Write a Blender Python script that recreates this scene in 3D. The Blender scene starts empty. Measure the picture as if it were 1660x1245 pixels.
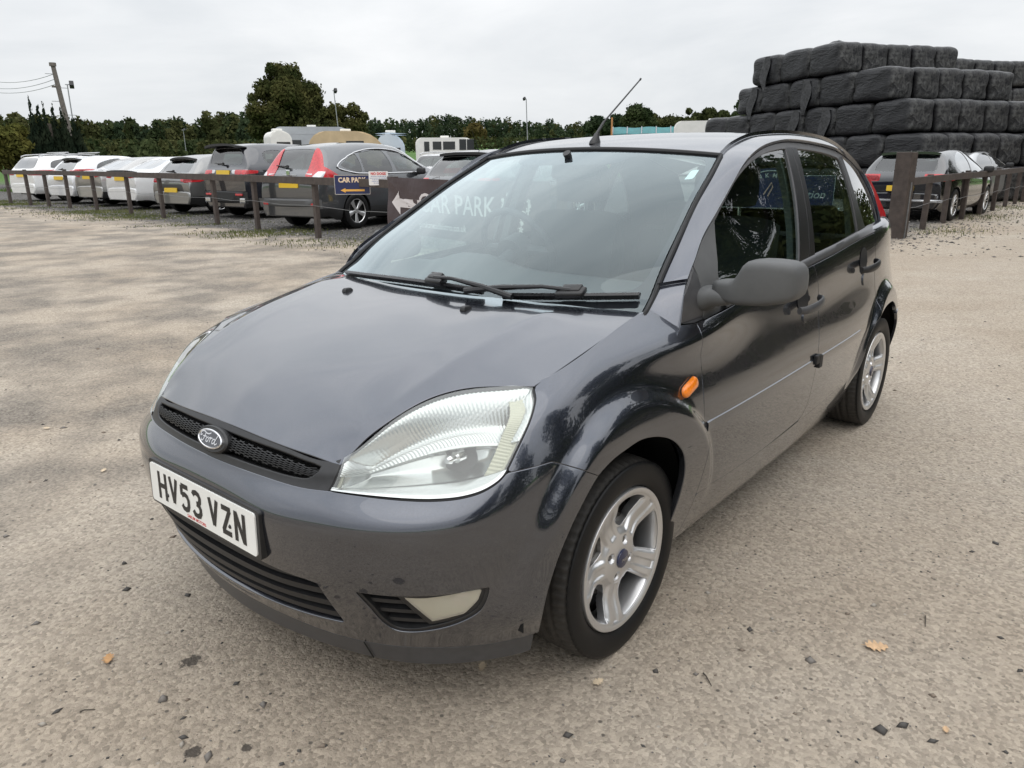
import bpy, bmesh, math, random
import numpy as np
from mathutils import Vector, Matrix

SC = bpy.context.scene
COL = SC.collection
R = math.radians
rng = np.random.default_rng(7)
random.seed(7)

# ---------------------------------------------------------------- camera, sky, sun, exposure
cam_d = bpy.data.cameras.new('camera'); cam = bpy.data.objects.new('camera', cam_d); COL.objects.link(cam)
CAM = (1.6191, 1.7415, 1.3446); YAW, PIT, ROL, FPX = 3.837530, -0.286779, -0.007487, 1208.23
fw = Vector((math.cos(PIT) * math.cos(YAW), math.cos(PIT) * math.sin(YAW), math.sin(PIT)))
rt = fw.cross(Vector((0, 0, 1))).normalized(); up = rt.cross(fw)
r2 = math.cos(ROL) * rt + math.sin(ROL) * up; u2 = -math.sin(ROL) * rt + math.cos(ROL) * up
cam.matrix_world = Matrix(((r2.x, u2.x, -fw.x, CAM[0]), (r2.y, u2.y, -fw.y, CAM[1]), (r2.z, u2.z, -fw.z, CAM[2]), (0, 0, 0, 1)))
cam_d.sensor_width = 36; cam_d.sensor_fit = 'HORIZONTAL'; cam_d.lens = FPX / 1660 * 36
cam_d.clip_start = .05; cam_d.clip_end = 3000
cam_d.dof.use_dof = False
SC.camera = cam

world = bpy.data.worlds.new('World'); SC.world = world; world.use_nodes = True
SUN_EL, SUN_AZ = 62, 62        # degrees; a high veiled sun
def build_world():
    nt = world.node_tree; nt.nodes.clear(); N = nt.nodes.new; L = nt.links.new
    out = N('ShaderNodeOutputWorld'); bg = N('ShaderNodeBackground'); L(bg.outputs[0], out.inputs[0])
    sky = N('ShaderNodeTexSky'); sky.sky_type = 'NISHITA'; sky.sun_disc = False
    sky.sun_elevation = R(SUN_EL); sky.sun_rotation = R(90 - SUN_AZ); sky.dust_density = 3; sky.air_density = 1
    tc = N('ShaderNodeTexCoord'); mp = N('ShaderNodeMapping'); mp.inputs['Scale'].default_value = (1, 1, 3.2); L(tc.outputs['Generated'], mp.inputs[0])
    n1 = N('ShaderNodeTexNoise'); n1.inputs['Scale'].default_value = 2.6; n1.inputs['Detail'].default_value = 7; n1.inputs['Roughness'].default_value = .55; n1.inputs['Distortion'].default_value = .35; L(mp.outputs[0], n1.inputs['Vector'])
    cr = N('ShaderNodeValToRGB'); L(n1.outputs['Fac'], cr.inputs[0])
    e = cr.color_ramp.elements
    e[0].position = .30; e[0].color = (6.6, 6.9, 7.2, 1); e[1].position = .70; e[1].color = (9.0, 9.1, 9.2, 1)
    mx = N('ShaderNodeMix'); mx.data_type = 'RGBA'; mx.inputs['Factor'].default_value = .93     # cloud cover hides nearly all of the blue
    L(sky.outputs[0], mx.inputs['A']); L(cr.outputs[0], mx.inputs['B'])
    # an overcast dome is brighter overhead than at the horizon
    sx = N('ShaderNodeSeparateXYZ'); L(tc.outputs['Generated'], sx.inputs[0]); mr = N('ShaderNodeMapRange'); mr.interpolation_type = 'SMOOTHSTEP'
    mr.inputs['From Min'].default_value = .12; mr.inputs['From Max'].default_value = .85; mr.inputs['To Min'].default_value = 1.0; mr.inputs['To Max'].default_value = 2.15; L(sx.outputs['Z'], mr.inputs['Value'])
    m2 = N('ShaderNodeMix'); m2.data_type = 'RGBA'; m2.blend_type = 'MULTIPLY'; m2.inputs['Factor'].default_value = 1; L(mx.outputs['Result'], m2.inputs['A']); L(mr.outputs[0], m2.inputs['B'])
    L(m2.outputs['Result'], bg.inputs[0]); bg.inputs[1].default_value = .10
build_world()
sun_d = bpy.data.lights.new('sun', 'SUN'); sun = bpy.data.objects.new('sun', sun_d); COL.objects.link(sun)
sun_d.energy = .65; sun_d.angle = R(75); sun_d.color = (1, .96, .9)
sun.rotation_euler = (R(90 - SUN_EL), 0, R(SUN_AZ + 90)); sun.location = (0, 0, 30)
VS = SC.view_settings
SC.display_settings.display_device = 'sRGB'
VS.view_transform = 'Standard'; VS.look = 'None'; VS.exposure = 0.16; VS.gamma = 1; VS.use_curve_mapping = False
SC.render.engine = 'CYCLES'
CY = SC.cycles
CY.use_denoising = True; CY.max_bounces = 10; CY.transparent_max_bounces = 24; CY.glossy_bounces = 4; CY.transmission_bounces = 6; CY.diffuse_bounces = 3
CY.caustics_reflective = False; CY.caustics_refractive = False; CY.sample_clamp_indirect = 6

# ---------------------------------------------------------------- object helpers
def empty(name, loc=(0, 0, 0), rz=0, label=None, cat=None, group=None):
    o = bpy.data.objects.new(name, None); COL.objects.link(o)
    o.location = loc; o.rotation_euler = (0, 0, rz); o.empty_display_size = .2
    tag(o, label, cat, group); return o
def tag(o, label=None, cat=None, group=None, kind=None):
    if label: o['label'] = label
    if cat: o['category'] = cat
    if group: o['group'] = group
    if kind: o['kind'] = kind
    return o
def link(name, me, mat=None, parent=None, **k):
    o = bpy.data.objects.new(name, me); COL.objects.link(o)
    if mat is not None:
        for m in (mat if isinstance(mat, (list, tuple)) else [mat]): me.materials.append(m)
    if parent is not None: o.parent = parent
    tag(o, **k); return o
def mesh_np(name, V, F, N=None, smooth=True):
    """numpy verts + a list of face index arrays (tris and/or quads), optional vertex normals"""
    me = bpy.data.meshes.new(name)
    V = np.asarray(V, np.float32)
    faces = [np.asarray(f, np.int32) for f in (F if isinstance(F, (list, tuple)) else [F]) if len(f)]
    nl = sum(f.size for f in faces); nf = sum(len(f) for f in faces)
    me.vertices.add(len(V)); me.vertices.foreach_set('co', V.ravel())
    me.loops.add(nl); me.polygons.add(nf)
    me.loops.foreach_set('vertex_index', np.concatenate([f.ravel() for f in faces]))
    tot = np.concatenate([np.full(len(f), f.shape[1]) for f in faces]).astype(np.int32)
    me.polygons.foreach_set('loop_start', np.r_[0, np.cumsum(tot)[:-1]].astype(np.int32))
    me.polygons.foreach_set('loop_total', tot)
    me.update(calc_edges=True); me.validate()
    if smooth: me.polygons.foreach_set('use_smooth', np.ones(nf, bool))
    if N is not None and len(me.vertices) == len(V):
        N = np.asarray(N, float); N = N / np.maximum(np.linalg.norm(N, axis=1, keepdims=True), 1e-9)
        me.normals_split_custom_set_from_vertices(N.tolist())
    return me
class MB:
    """collects primitive shapes into one mesh"""
    def __init__(s): s.bm = bmesh.new()
    def box(s, c, size, rot=None, bev=0.0, seg=2, taper=None):
        r = bmesh.ops.create_cube(s.bm, size=1); vs = r['verts']
        for v in vs:
            v.co = Vector((v.co.x * size[0], v.co.y * size[1], v.co.z * size[2]))
            if taper and v.co.z > 0: v.co.x *= taper[0]; v.co.y *= taper[1]
        if bev:
            es = list({e for v in vs for e in v.link_edges})
            rb = bmesh.ops.bevel(s.bm, geom=es, offset=bev, segments=seg, profile=.5, affect='EDGES')
            vs = list({v for f in rb['faces'] for v in f.verts} | {v for v in vs if v.is_valid})
        M = Matrix.Translation(c) @ (rot if rot is not None else Matrix.Identity(4))
        for v in vs: v.co = M @ v.co
        return s
    def cyl(s, a, b, r0, r1=None, n=16, cap=True):
        a, b = Vector(a), Vector(b); r1 = r0 if r1 is None else r1
        z = (b - a).normalized(); x = z.orthogonal().normalized(); y = z.cross(x)
        A = []; B = []
        for k in range(n):
            t = 2 * math.pi * k / n; d = math.cos(t) * x + math.sin(t) * y
            A.append(s.bm.verts.new(a + r0 * d)); B.append(s.bm.verts.new(b + r1 * d))
        for k in range(n): s.bm.faces.new((A[k], A[(k + 1) % n], B[(k + 1) % n], B[k]))
        if cap: s.bm.faces.new(A[::-1]); s.bm.faces.new(B)
        return s
    def tube(s, pts, r, n=8, cap=True):
        pts = [Vector(p) for p in pts]; rs = r if isinstance(r, (list, tuple)) else [r] * len(pts)
        rings = []; x = None
        for i, p in enumerate(pts):
            t = (pts[min(i + 1, len(pts) - 1)] - pts[max(i - 1, 0)]).normalized()
            x = t.orthogonal().normalized() if x is None else (x - t * x.dot(t)).normalized()
            y = t.cross(x)
            rings.append([s.bm.verts.new(p + rs[i] * (math.cos(2 * math.pi * k / n) * x + math.sin(2 * math.pi * k / n) * y)) for k in range(n)])
        for a, b in zip(rings, rings[1:]):
            for k in range(n): s.bm.faces.new((a[k], a[(k + 1) % n], b[(k + 1) % n], b[k]))
        if cap: s.bm.faces.new(rings[0][::-1]); s.bm.faces.new(rings[-1])
        return s
    def lathe(s, prof, c=(0, 0, 0), axis='Z', n=32, close=False):
        ring = []
        for (r, h) in prof:
            row = []
            for k in range(n):
                t = 2 * math.pi * k / n; a, b = r * math.cos(t), r * math.sin(t)
                p = {'Z': (a, b, h), 'Y': (a, h, b), 'X': (h, a, b)}[axis]
                row.append(s.bm.verts.new(Vector(p) + Vector(c)))
            ring.append(row)
        pairs = list(zip(ring, ring[1:])) + ([(ring[-1], ring[0])] if close else [])
        for a, b in pairs:
            for k in range(n):
                f = (a[k], a[(k + 1) % n], b[(k + 1) % n], b[k])
                s.bm.faces.new(f if axis != 'Y' else f[::-1])
        return s
    def prism(s, poly, h0, h1, place):
        """polygon (list of 2-D points) extruded from h0 to h1; place(a, b, h) -> 3-D point"""
        A = [s.bm.verts.new(place(a, b, h0)) for a, b in poly]; B = [s.bm.verts.new(place(a, b, h1)) for a, b in poly]
        n = len(poly)
        for k in range(n): s.bm.faces.new((A[k], A[(k + 1) % n], B[(k + 1) % n], B[k]))
        s.bm.faces.new(A[::-1]); s.bm.faces.new(B)
        return s
    def face(s, pts):
        s.bm.faces.new([s.bm.verts.new(p) for p in pts]); return s
    def loft(s, sections, cap=True, closed=True):
        rows = [[s.bm.verts.new(p) for p in sec] for sec in sections]; n = len(rows[0])
        for a, b in zip(rows, rows[1:]):
            for k in range(n if closed else n - 1): s.bm.faces.new((a[k], a[(k + 1) % n], b[(k + 1) % n], b[k]))
        if cap and closed: s.bm.faces.new(rows[0][::-1]); s.bm.faces.new(rows[-1])
        return s
    def mesh(s, name, smooth=False, angle=None):
        bmesh.ops.recalc_face_normals(s.bm, faces=s.bm.faces[:])
        if smooth:
            for f in s.bm.faces: f.smooth = True
            if angle is not None:
                ca = R(angle)
                for e in s.bm.edges:
                    if len(e.link_faces) == 2 and e.calc_face_angle(0) > ca: e.smooth = False
        me = bpy.data.meshes.new(name); s.bm.to_mesh(me); s.bm.free(); return me
    def build(s, name, mat, parent=None, smooth=False, angle=35, **k):
        return link(name, s.mesh(name, smooth, angle), mat, parent, **k)

# ---------------------------------------------------------------- materials
def rgb(c): return (c[0], c[1], c[2], 1)
MATS = {}
def pbr(name, col, rough=.5, metal=0, spec=.5, coat=0, coat_r=.03, noise=None, bump=None, emit=None, alpha=None, sheen=0, trans=0, ior=1.5):
    """noise = (scale, amount of brightness change, second colour or None); bump = (scale, strength, distance)"""
    m = bpy.data.materials.new(name); m.use_nodes = True; nt = m.node_tree; b = nt.nodes['Principled BSDF']
    I = b.inputs
    I['Base Color'].default_value = rgb(col); I['Roughness'].default_value = rough; I['Metallic'].default_value = metal
    I['Specular IOR Level'].default_value = spec; I['Coat Weight'].default_value = coat; I['Coat Roughness'].default_value = coat_r
    I['Transmission Weight'].default_value = trans; I['IOR'].default_value = ior
    if sheen: I['Sheen Weight'].default_value = sheen
    if emit: I['Emission Color'].default_value = rgb(emit[0]); I['Emission Strength'].default_value = emit[1]
    N = nt.nodes.new; L = nt.links.new
    tc = N('ShaderNodeTexCoord') if (noise or bump) else None
    if noise:
        n = N('ShaderNodeTexNoise'); n.inputs['Scale'].default_value = noise[0]; n.inputs['Detail'].default_value = 6; n.inputs['Roughness'].default_value = .6
        L(tc.outputs['Object'], n.inputs['Vector'])
        r = N('ShaderNodeValToRGB'); r.color_ramp.elements[0].position = .3; r.color_ramp.elements[1].position = .7
        c2 = noise[2] if len(noise) > 2 and noise[2] else tuple(min(1, c * (1 + noise[1])) for c in col)
        c1 = tuple(c * (1 - noise[1]) for c in col) if not (len(noise) > 2 and noise[2]) else col
        r.color_ramp.elements[0].color = rgb(c1); r.color_ramp.elements[1].color = rgb(c2)
        L(n.outputs['Fac'], r.inputs[0]); L(r.outputs[0], I['Base Color'])
        # wear also shows in the gloss
        mr = N('ShaderNodeMapRange'); mr.inputs['To Min'].default_value = max(0, rough - .06); mr.inputs['To Max'].default_value = min(1, rough + .06)
        L(n.outputs['Fac'], mr.inputs['Value']); L(mr.outputs[0], I['Roughness'])
    if bump:
        n = N('ShaderNodeTexNoise'); n.inputs['Scale'].default_value = bump[0]; n.inputs['Detail'].default_value = 4
        L(tc.outputs['Object'], n.inputs['Vector'])
        bp = N('ShaderNodeBump'); bp.inputs['Strength'].default_value = bump[1]; bp.inputs['Distance'].default_value = bump[2]
        L(n.outputs['Fac'], bp.inputs['Height']); L(bp.outputs[0], I['Normal'])
    MATS[name] = m; return m
def glass(name, tint=(.75, .82, .8), refl=1.0, rough=0.0, body=None, body_f=0.0, mirror=(1, 1, 1)):
    """thin pane: what lies behind, tinted, under a Fresnel mirror of both faces; body = film of dirt or haze on it"""
    m = bpy.data.materials.new(name); m.use_nodes = True; nt = m.node_tree; nt.nodes.clear(); N = nt.nodes.new; L = nt.links.new
    out = N('ShaderNodeOutputMaterial'); tr = N('ShaderNodeBsdfTransparent'); tr.inputs[0].default_value = rgb(tint)
    gl = N('ShaderNodeBsdfGlossy'); gl.inputs['Roughness'].default_value = rough; gl.inputs['Color'].default_value = rgb(mirror)
    fr = N('ShaderNodeFresnel'); ge = N('ShaderNodeNewGeometry'); io = N('ShaderNodeMath'); io.operation = 'MULTIPLY_ADD'; io.inputs[1].default_value = 1 / 1.5 - 1.5; io.inputs[2].default_value = 1.5
    L(ge.outputs['Backfacing'], io.inputs[0]); L(io.outputs[0], fr.inputs[0])      # the pane is a sheet: same mirror from both sides
    mt = N('ShaderNodeMath'); mt.operation = 'MULTIPLY'; mt.inputs[1].default_value = 1.75 * refl; mt.use_clamp = True; L(fr.outputs[0], mt.inputs[0])
    mx = N('ShaderNodeMixShader'); L(mt.outputs[0], mx.inputs[0])
    base = tr.outputs[0]
    if body:
        df = N('ShaderNodeBsdfDiffuse'); df.inputs[0].default_value = rgb(body)
        m2 = N('ShaderNodeMixShader'); m2.inputs[0].default_value = body_f; L(tr.outputs[0], m2.inputs[1]); L(df.outputs[0], m2.inputs[2]); base = m2.outputs[0]
    L(base, mx.inputs[1]); L(gl.outputs[0], mx.inputs[2]); L(mx.outputs[0], out.inputs[0])
    MATS[name] = m; return m
# ---------------------------------------------------------------- trimming panels out of smooth patches
class Patch:
    def __init__(s, fn, box, flip=False):
        s.fn, s.box, s.flip = fn, box, flip       # fn(us, vs) -> (nv, nu, 3); box = (u0, u1, v0, v1)
        s.lut = None
    def uv(s, pts):
        """parameters of the patch points nearest to the given 3-D points"""
        u0, u1, v0, v1 = s.box
        if s.lut is None:
            us, vs = np.linspace(u0, u1, 900), np.linspace(v0, v1, 110)
            s.lut = (us, vs, s.fn(us, vs))
        us, vs, S = s.lut; out = []
        for p in np.atleast_2d(pts):
            d = ((S - p) ** 2).sum(2); j, i = np.unravel_index(np.argmin(d), d.shape)
            i0, i1 = max(i - 1, 0), min(i + 1, len(us) - 1); j0, j1 = max(j - 1, 0), min(j + 1, len(vs) - 1)
            Ju = (S[j, i1] - S[j, i0]) / (us[i1] - us[i0]); Jv = (S[j1, i] - S[j0, i]) / (vs[j1] - vs[j0])
            q, *_ = np.linalg.lstsq(np.stack([Ju, Jv], 1), p - S[j, i], rcond=None)
            q = np.clip(q, -.02, .02)
            out.append((np.clip(us[i] + q[0], u0, u1), np.clip(vs[j] + q[1], v0, v1)))
        return np.array(out)

def spline_poly(pts, sharp=(), closed=True, n=8):
    """dense polyline through 2-D (or 3-D) points, smooth except at the indices in sharp"""
    P = np.asarray(pts, float); m = len(P); out = []
    rngk = range(m if closed else m - 1)
    for i in rngk:
        p1, p2 = P[i], P[(i + 1) % m]
        if i in sharp or (not closed and i == 0): p0 = 2 * p1 - p2 if i in sharp and (i + 1) % m in sharp else p1 - (p2 - p1)
        else: p0 = P[i - 1]
        j = (i + 1) % m
        if j in sharp or (not closed and j == m - 1): p3 = p2 + (p2 - p1)
        else: p3 = P[(i + 2) % m]
        a = max(np.linalg.norm(p1 - p0), 1e-9) ** .5; b = max(np.linalg.norm(p2 - p1), 1e-9) ** .5; c = max(np.linalg.norm(p3 - p2), 1e-9) ** .5
        m1 = ((p1 - p0) / a - (p2 - p0) / (a + b) + (p2 - p1) / b) * b
        m2 = ((p2 - p1) / b - (p3 - p1) / (b + c) + (p3 - p2) / c) * b
        for t in np.linspace(0, 1, n, endpoint=False):
            out.append((2 * t ** 3 - 3 * t ** 2 + 1) * p1 + (t ** 3 - 2 * t ** 2 + t) * m1 + (-2 * t ** 3 + 3 * t ** 2) * p2 + (t ** 3 - t ** 2) * m2)
    if not closed: out.append(P[-1])
    return np.array(out)

def sdf(Q, poly):
    """signed distance of 2-D points to a closed polygon, negative inside"""
    Q = np.asarray(Q, float); P = np.asarray(poly, float); A, B = P, np.roll(P, -1, 0)
    D = np.full(len(Q), 1e18); ins = np.zeros(len(Q), bool)
    for a, b in zip(A, B):
        e = b - a; l2 = e @ e
        if l2 < 1e-16: continue
        w = Q - a; t = np.clip((w @ e) / l2, 0, 1)
        d = w - t[:, None] * e; D = np.minimum(D, (d * d).sum(1))
        c = (a[1] <= Q[:, 1]) != (b[1] <= Q[:, 1])
        if c.any():
            xs = a[0] + (Q[c, 1] - a[1]) / (b[1] - a[1] + 1e-300) * e[0]
            k = np.where(c)[0][Q[c, 0] < xs]; ins[k] ^= True
    return np.where(ins, -1, 1) * np.sqrt(D)

def clip(m, d):
    """keep the part of the triangle mesh m = (attributes n x k, triangles) where d < 0"""
    A, T = m
    d = np.where(np.abs(d) < 2e-5, 2e-5, d)
    s = d < 0; c = s[T].sum(1)
    keep = [T[c == 3]]; new = []; base = len(A); tris = []
    for want, first in ((1, True), (2, False)):
        t = T[c == want]
        if not len(t): continue
        k = np.argmax(s[t] == first, 1); r = np.arange(len(t))
        a, b, e = t[r, k], t[r, (k + 1) % 3], t[r, (k + 2) % 3]
        tris.append((want, a, b, e))
    keys = []
    for want, a, b, e in tris:
        keys += [np.stack([np.minimum(a, b), np.maximum(a, b)], 1), np.stack([np.minimum(a, e), np.maximum(a, e)], 1)]
    if keys:
        K = np.concatenate(keys); uq, inv = np.unique(K, axis=0, return_inverse=True); inv = inv.ravel()
        w = d[uq[:, 0]] / (d[uq[:, 0]] - d[uq[:, 1]])
        A = np.concatenate([A, A[uq[:, 0]] * (1 - w)[:, None] + A[uq[:, 1]] * w[:, None]])
        o = 0
        for want, a, b, e in tris:
            n = len(a); p = base + inv[o:o + n]; q = base + inv[o + n:o + 2 * n]; o += 2 * n
            if want == 1: keep.append(np.stack([a, p, q], 1))
            else: keep += [np.stack([p, b, e], 1), np.stack([p, e, q], 1)]
    T = np.concatenate(keep)
    T = T[(T[:, 0] != T[:, 1]) & (T[:, 1] != T[:, 2]) & (T[:, 0] != T[:, 2])]
    u, inv = np.unique(T, return_inverse=True)
    return A[u], inv.reshape(-1, 3)

def cut(patch, poly, holes=(), res=.008, gap=.0, hole_gap=None):
    """triangles of the patch inside poly and outside the holes: V, N, UV, T"""
    u0, u1, v0, v1 = patch.box
    lo = np.maximum(poly.min(0) - res, (u0, v0)); hi = np.minimum(poly.max(0) + res, (u1, v1))
    nu, nv = max(3, int((hi[0] - lo[0]) / res) + 2), max(3, int((hi[1] - lo[1]) / res) + 2)
    us, vs = np.linspace(lo[0], hi[0], nu), np.linspace(lo[1], hi[1], nv)
    S = patch.fn(us, vs)
    N = np.cross(np.gradient(S, axis=1), np.gradient(S, axis=0))
    if patch.flip: N = -N
    N /= np.maximum(np.linalg.norm(N, axis=2, keepdims=True), 1e-12)
    UU, VV = np.meshgrid(us, vs)
    A = np.concatenate([S.reshape(-1, 3), N.reshape(-1, 3), UU.reshape(-1, 1), VV.reshape(-1, 1)], 1)
    i = np.arange(nu * nv).reshape(nv, nu); a, b, c, d = i[:-1, :-1].ravel(), i[:-1, 1:].ravel(), i[1:, 1:].ravel(), i[1:, :-1].ravel()
    T = np.concatenate([np.stack([a, b, c], 1), np.stack([a, c, d], 1)])
    if patch.flip: T = T[:, ::-1]
    m = clip((A, T), sdf(A[:, 6:8], poly) + gap)
    for h in holes:
        hg = gap if hole_gap is None else hole_gap
        m = clip(m, -sdf(m[0][:, 6:8], h) + hg)
    A, T = m
    return A[:, :3], A[:, 3:6], A[:, 6:8], T

def hem(V, N, T, bev=.0018, depth=.014):
    """round the cut edges over and fold them inwards"""
    N = N / np.maximum(np.linalg.norm(N, axis=1, keepdims=True), 1e-9)
    E = np.concatenate([T[:, [0, 1]], T[:, [1, 2]], T[:, [2, 0]]])
    key = np.sort(E, 1); uq, inv, cnt = np.unique(key, axis=0, return_inverse=True, return_counts=True)
    Bd = E[cnt[inv.ravel()] == 1]
    if not len(Bd): return V, N, [T]
    ids, inv = np.unique(Bd, return_inverse=True); Bi = inv.reshape(-1, 2)
    e = V[Bd[:, 1]] - V[Bd[:, 0]]; nn = N[Bd[:, 0]] + N[Bd[:, 1]]
    o = np.cross(e, nn); o /= np.maximum(np.linalg.norm(o, axis=1, keepdims=True), 1e-12)
    O = np.zeros((len(ids), 3)); np.add.at(O, Bi[:, 0], o); np.add.at(O, Bi[:, 1], o); O /= np.maximum(np.linalg.norm(O, axis=1, keepdims=True), 1e-9)
    Vb, Nb = V[ids], N[ids]; n0 = len(V); k = len(ids)
    r1 = Vb + O * bev * .7 - Nb * bev * .3; r2 = Vb + O * bev - Nb * bev; r3 = Vb + O * bev * .8 - Nb * depth
    V2 = np.concatenate([V, r1, r2, r3]); N2 = np.concatenate([N, Nb * .7 + O * .7, O, O])
    q = lambda A_, B_: np.stack([A_[:, 1], A_[:, 0], B_[:, 0], B_[:, 1]], 1)
    return V2, N2, [T, np.concatenate([q(Bd, Bi + n0), q(Bi + n0, Bi + n0 + k), q(Bi + n0 + k, Bi + n0 + 2 * k)])]

def panel(name, patch, poly, mat, parent, holes=(), res=.008, gap=.002, hole_gap=None, bev=.0018, depth=.014, off=None, mirror=False, **k):
    """one body panel; off = shift along the normal (number or function of UV)"""
    V, N, UV, T = cut(patch, poly, holes, res, gap, hole_gap)
    if off is not None:
        h = off(UV, V) if callable(off) else off
        V = V + N * (h[:, None] if np.ndim(h) else h)
        if callable(off):                                   # normals follow the relief
            fn = np.cross(V[T[:, 1]] - V[T[:, 0]], V[T[:, 2]] - V[T[:, 0]]); N = np.zeros_like(V)
            for c in range(3): np.add.at(N, T[:, c], fn)
    F = [T]
    if depth: V, N, F = hem(V, N, T, bev, depth)
    if mirror:
        V = V * [1, -1, 1]; N = N * [1, -1, 1]; F = [f[:, ::-1] for f in F]
    me = mesh_np(name, V, F, N)
    return link(name, me, mat, parent, **k)

def rbf(pts, lam=1e-5):
    """thin-plate height field z(x, y) through scattered points"""
    P = np.array(pts, float); X = P[:, :2]; n = len(P)
    def K(A, B):
        r2 = ((A[:, None] - B[None]) ** 2).sum(2); return .5 * r2 * np.log(r2 + 1e-12)
    Q = np.c_[np.ones(n), X]
    M = np.block([[K(X, X) + lam * np.eye(n), Q], [Q.T, np.zeros((3, 3))]])
    w = np.linalg.solve(M, np.r_[P[:, 2], 0, 0, 0])
    return lambda x, y: (K(np.c_[x.ravel(), y.ravel()], X) @ w[:n] + np.c_[np.ones(x.size), x.ravel(), y.ravel()] @ w[n:]).reshape(x.shape)
# ---------------------------------------------------------------- surface maths
def nat_matrix(t, s):
    """rows: weights of the knots t for a natural cubic spline evaluated at s"""
    t = np.asarray(t, float); n = len(t); h = np.diff(t)
    A = np.zeros((n, n)); B = np.zeros((n, n)); A[0, 0] = A[-1, -1] = 1
    for i in range(1, n - 1):
        A[i, i - 1] = h[i - 1]; A[i, i] = 2 * (h[i - 1] + h[i]); A[i, i + 1] = h[i]
        B[i, i - 1] = 6 / h[i - 1]; B[i, i + 1] = 6 / h[i]; B[i, i] = -6 / h[i - 1] - 6 / h[i]
    M2 = np.linalg.solve(A, B)
    s = np.asarray(s, float); k = np.clip(np.searchsorted(t, s, side='right') - 1, 0, n - 2)
    hk = h[k]; a = (t[k + 1] - s) / hk; b = (s - t[k]) / hk
    W = np.zeros((len(s), n)); r = np.arange(len(s))
    W[r, k] += a; W[r, k + 1] += b
    W += ((a ** 3 - a) * hk * hk / 6)[:, None] * M2[k] + ((b ** 3 - b) * hk * hk / 6)[:, None] * M2[k + 1]
    return W

def chord(P, axis):
    d = np.linalg.norm(np.diff(P, axis=axis), axis=2)
    d = d.mean(axis=1 - axis) if axis == 0 else d.mean(axis=0)
    return np.r_[0, np.cumsum(d + 1e-6)]

def tensor(P, nu, nv, lam_u=0.0, lam_v=0.0):
    """P[j][i] control points -> nv x nu surface points through (or, with lam, near) them"""
    P = np.asarray(P, float)
    tu, tv = chord(P, 1), chord(P, 0)
    def smooth(t, lam):
        n = len(t); D = np.zeros((n - 2, n))
        for i in range(1, n - 1):
            a, b = t[i] - t[i - 1], t[i + 1] - t[i]
            D[i - 1, i - 1] = 2 / (a * (a + b)); D[i - 1, i] = -2 / (a * b); D[i - 1, i + 1] = 2 / (b * (a + b))
        W = np.diag(np.gradient(t)[1:-1])
        return np.linalg.inv(np.eye(n) + lam * D.T @ W @ D)
    if lam_u: P = np.einsum('ab,jbk->jak', smooth(tu, lam_u), P)
    if lam_v: P = np.einsum('ab,bik->aik', smooth(tv, lam_v), P)
    Mu = nat_matrix(tu, np.linspace(0, tu[-1], nu)); Mv = nat_matrix(tv, np.linspace(0, tv[-1], nv))
    return np.einsum('vj,jik,ui->vuk', Mv, P, Mu, optimize=True)

def sstep(a, b, x):
    t = np.clip((x - a) / (b - a), 0, 1); return t * t * (3 - 2 * t)

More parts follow.
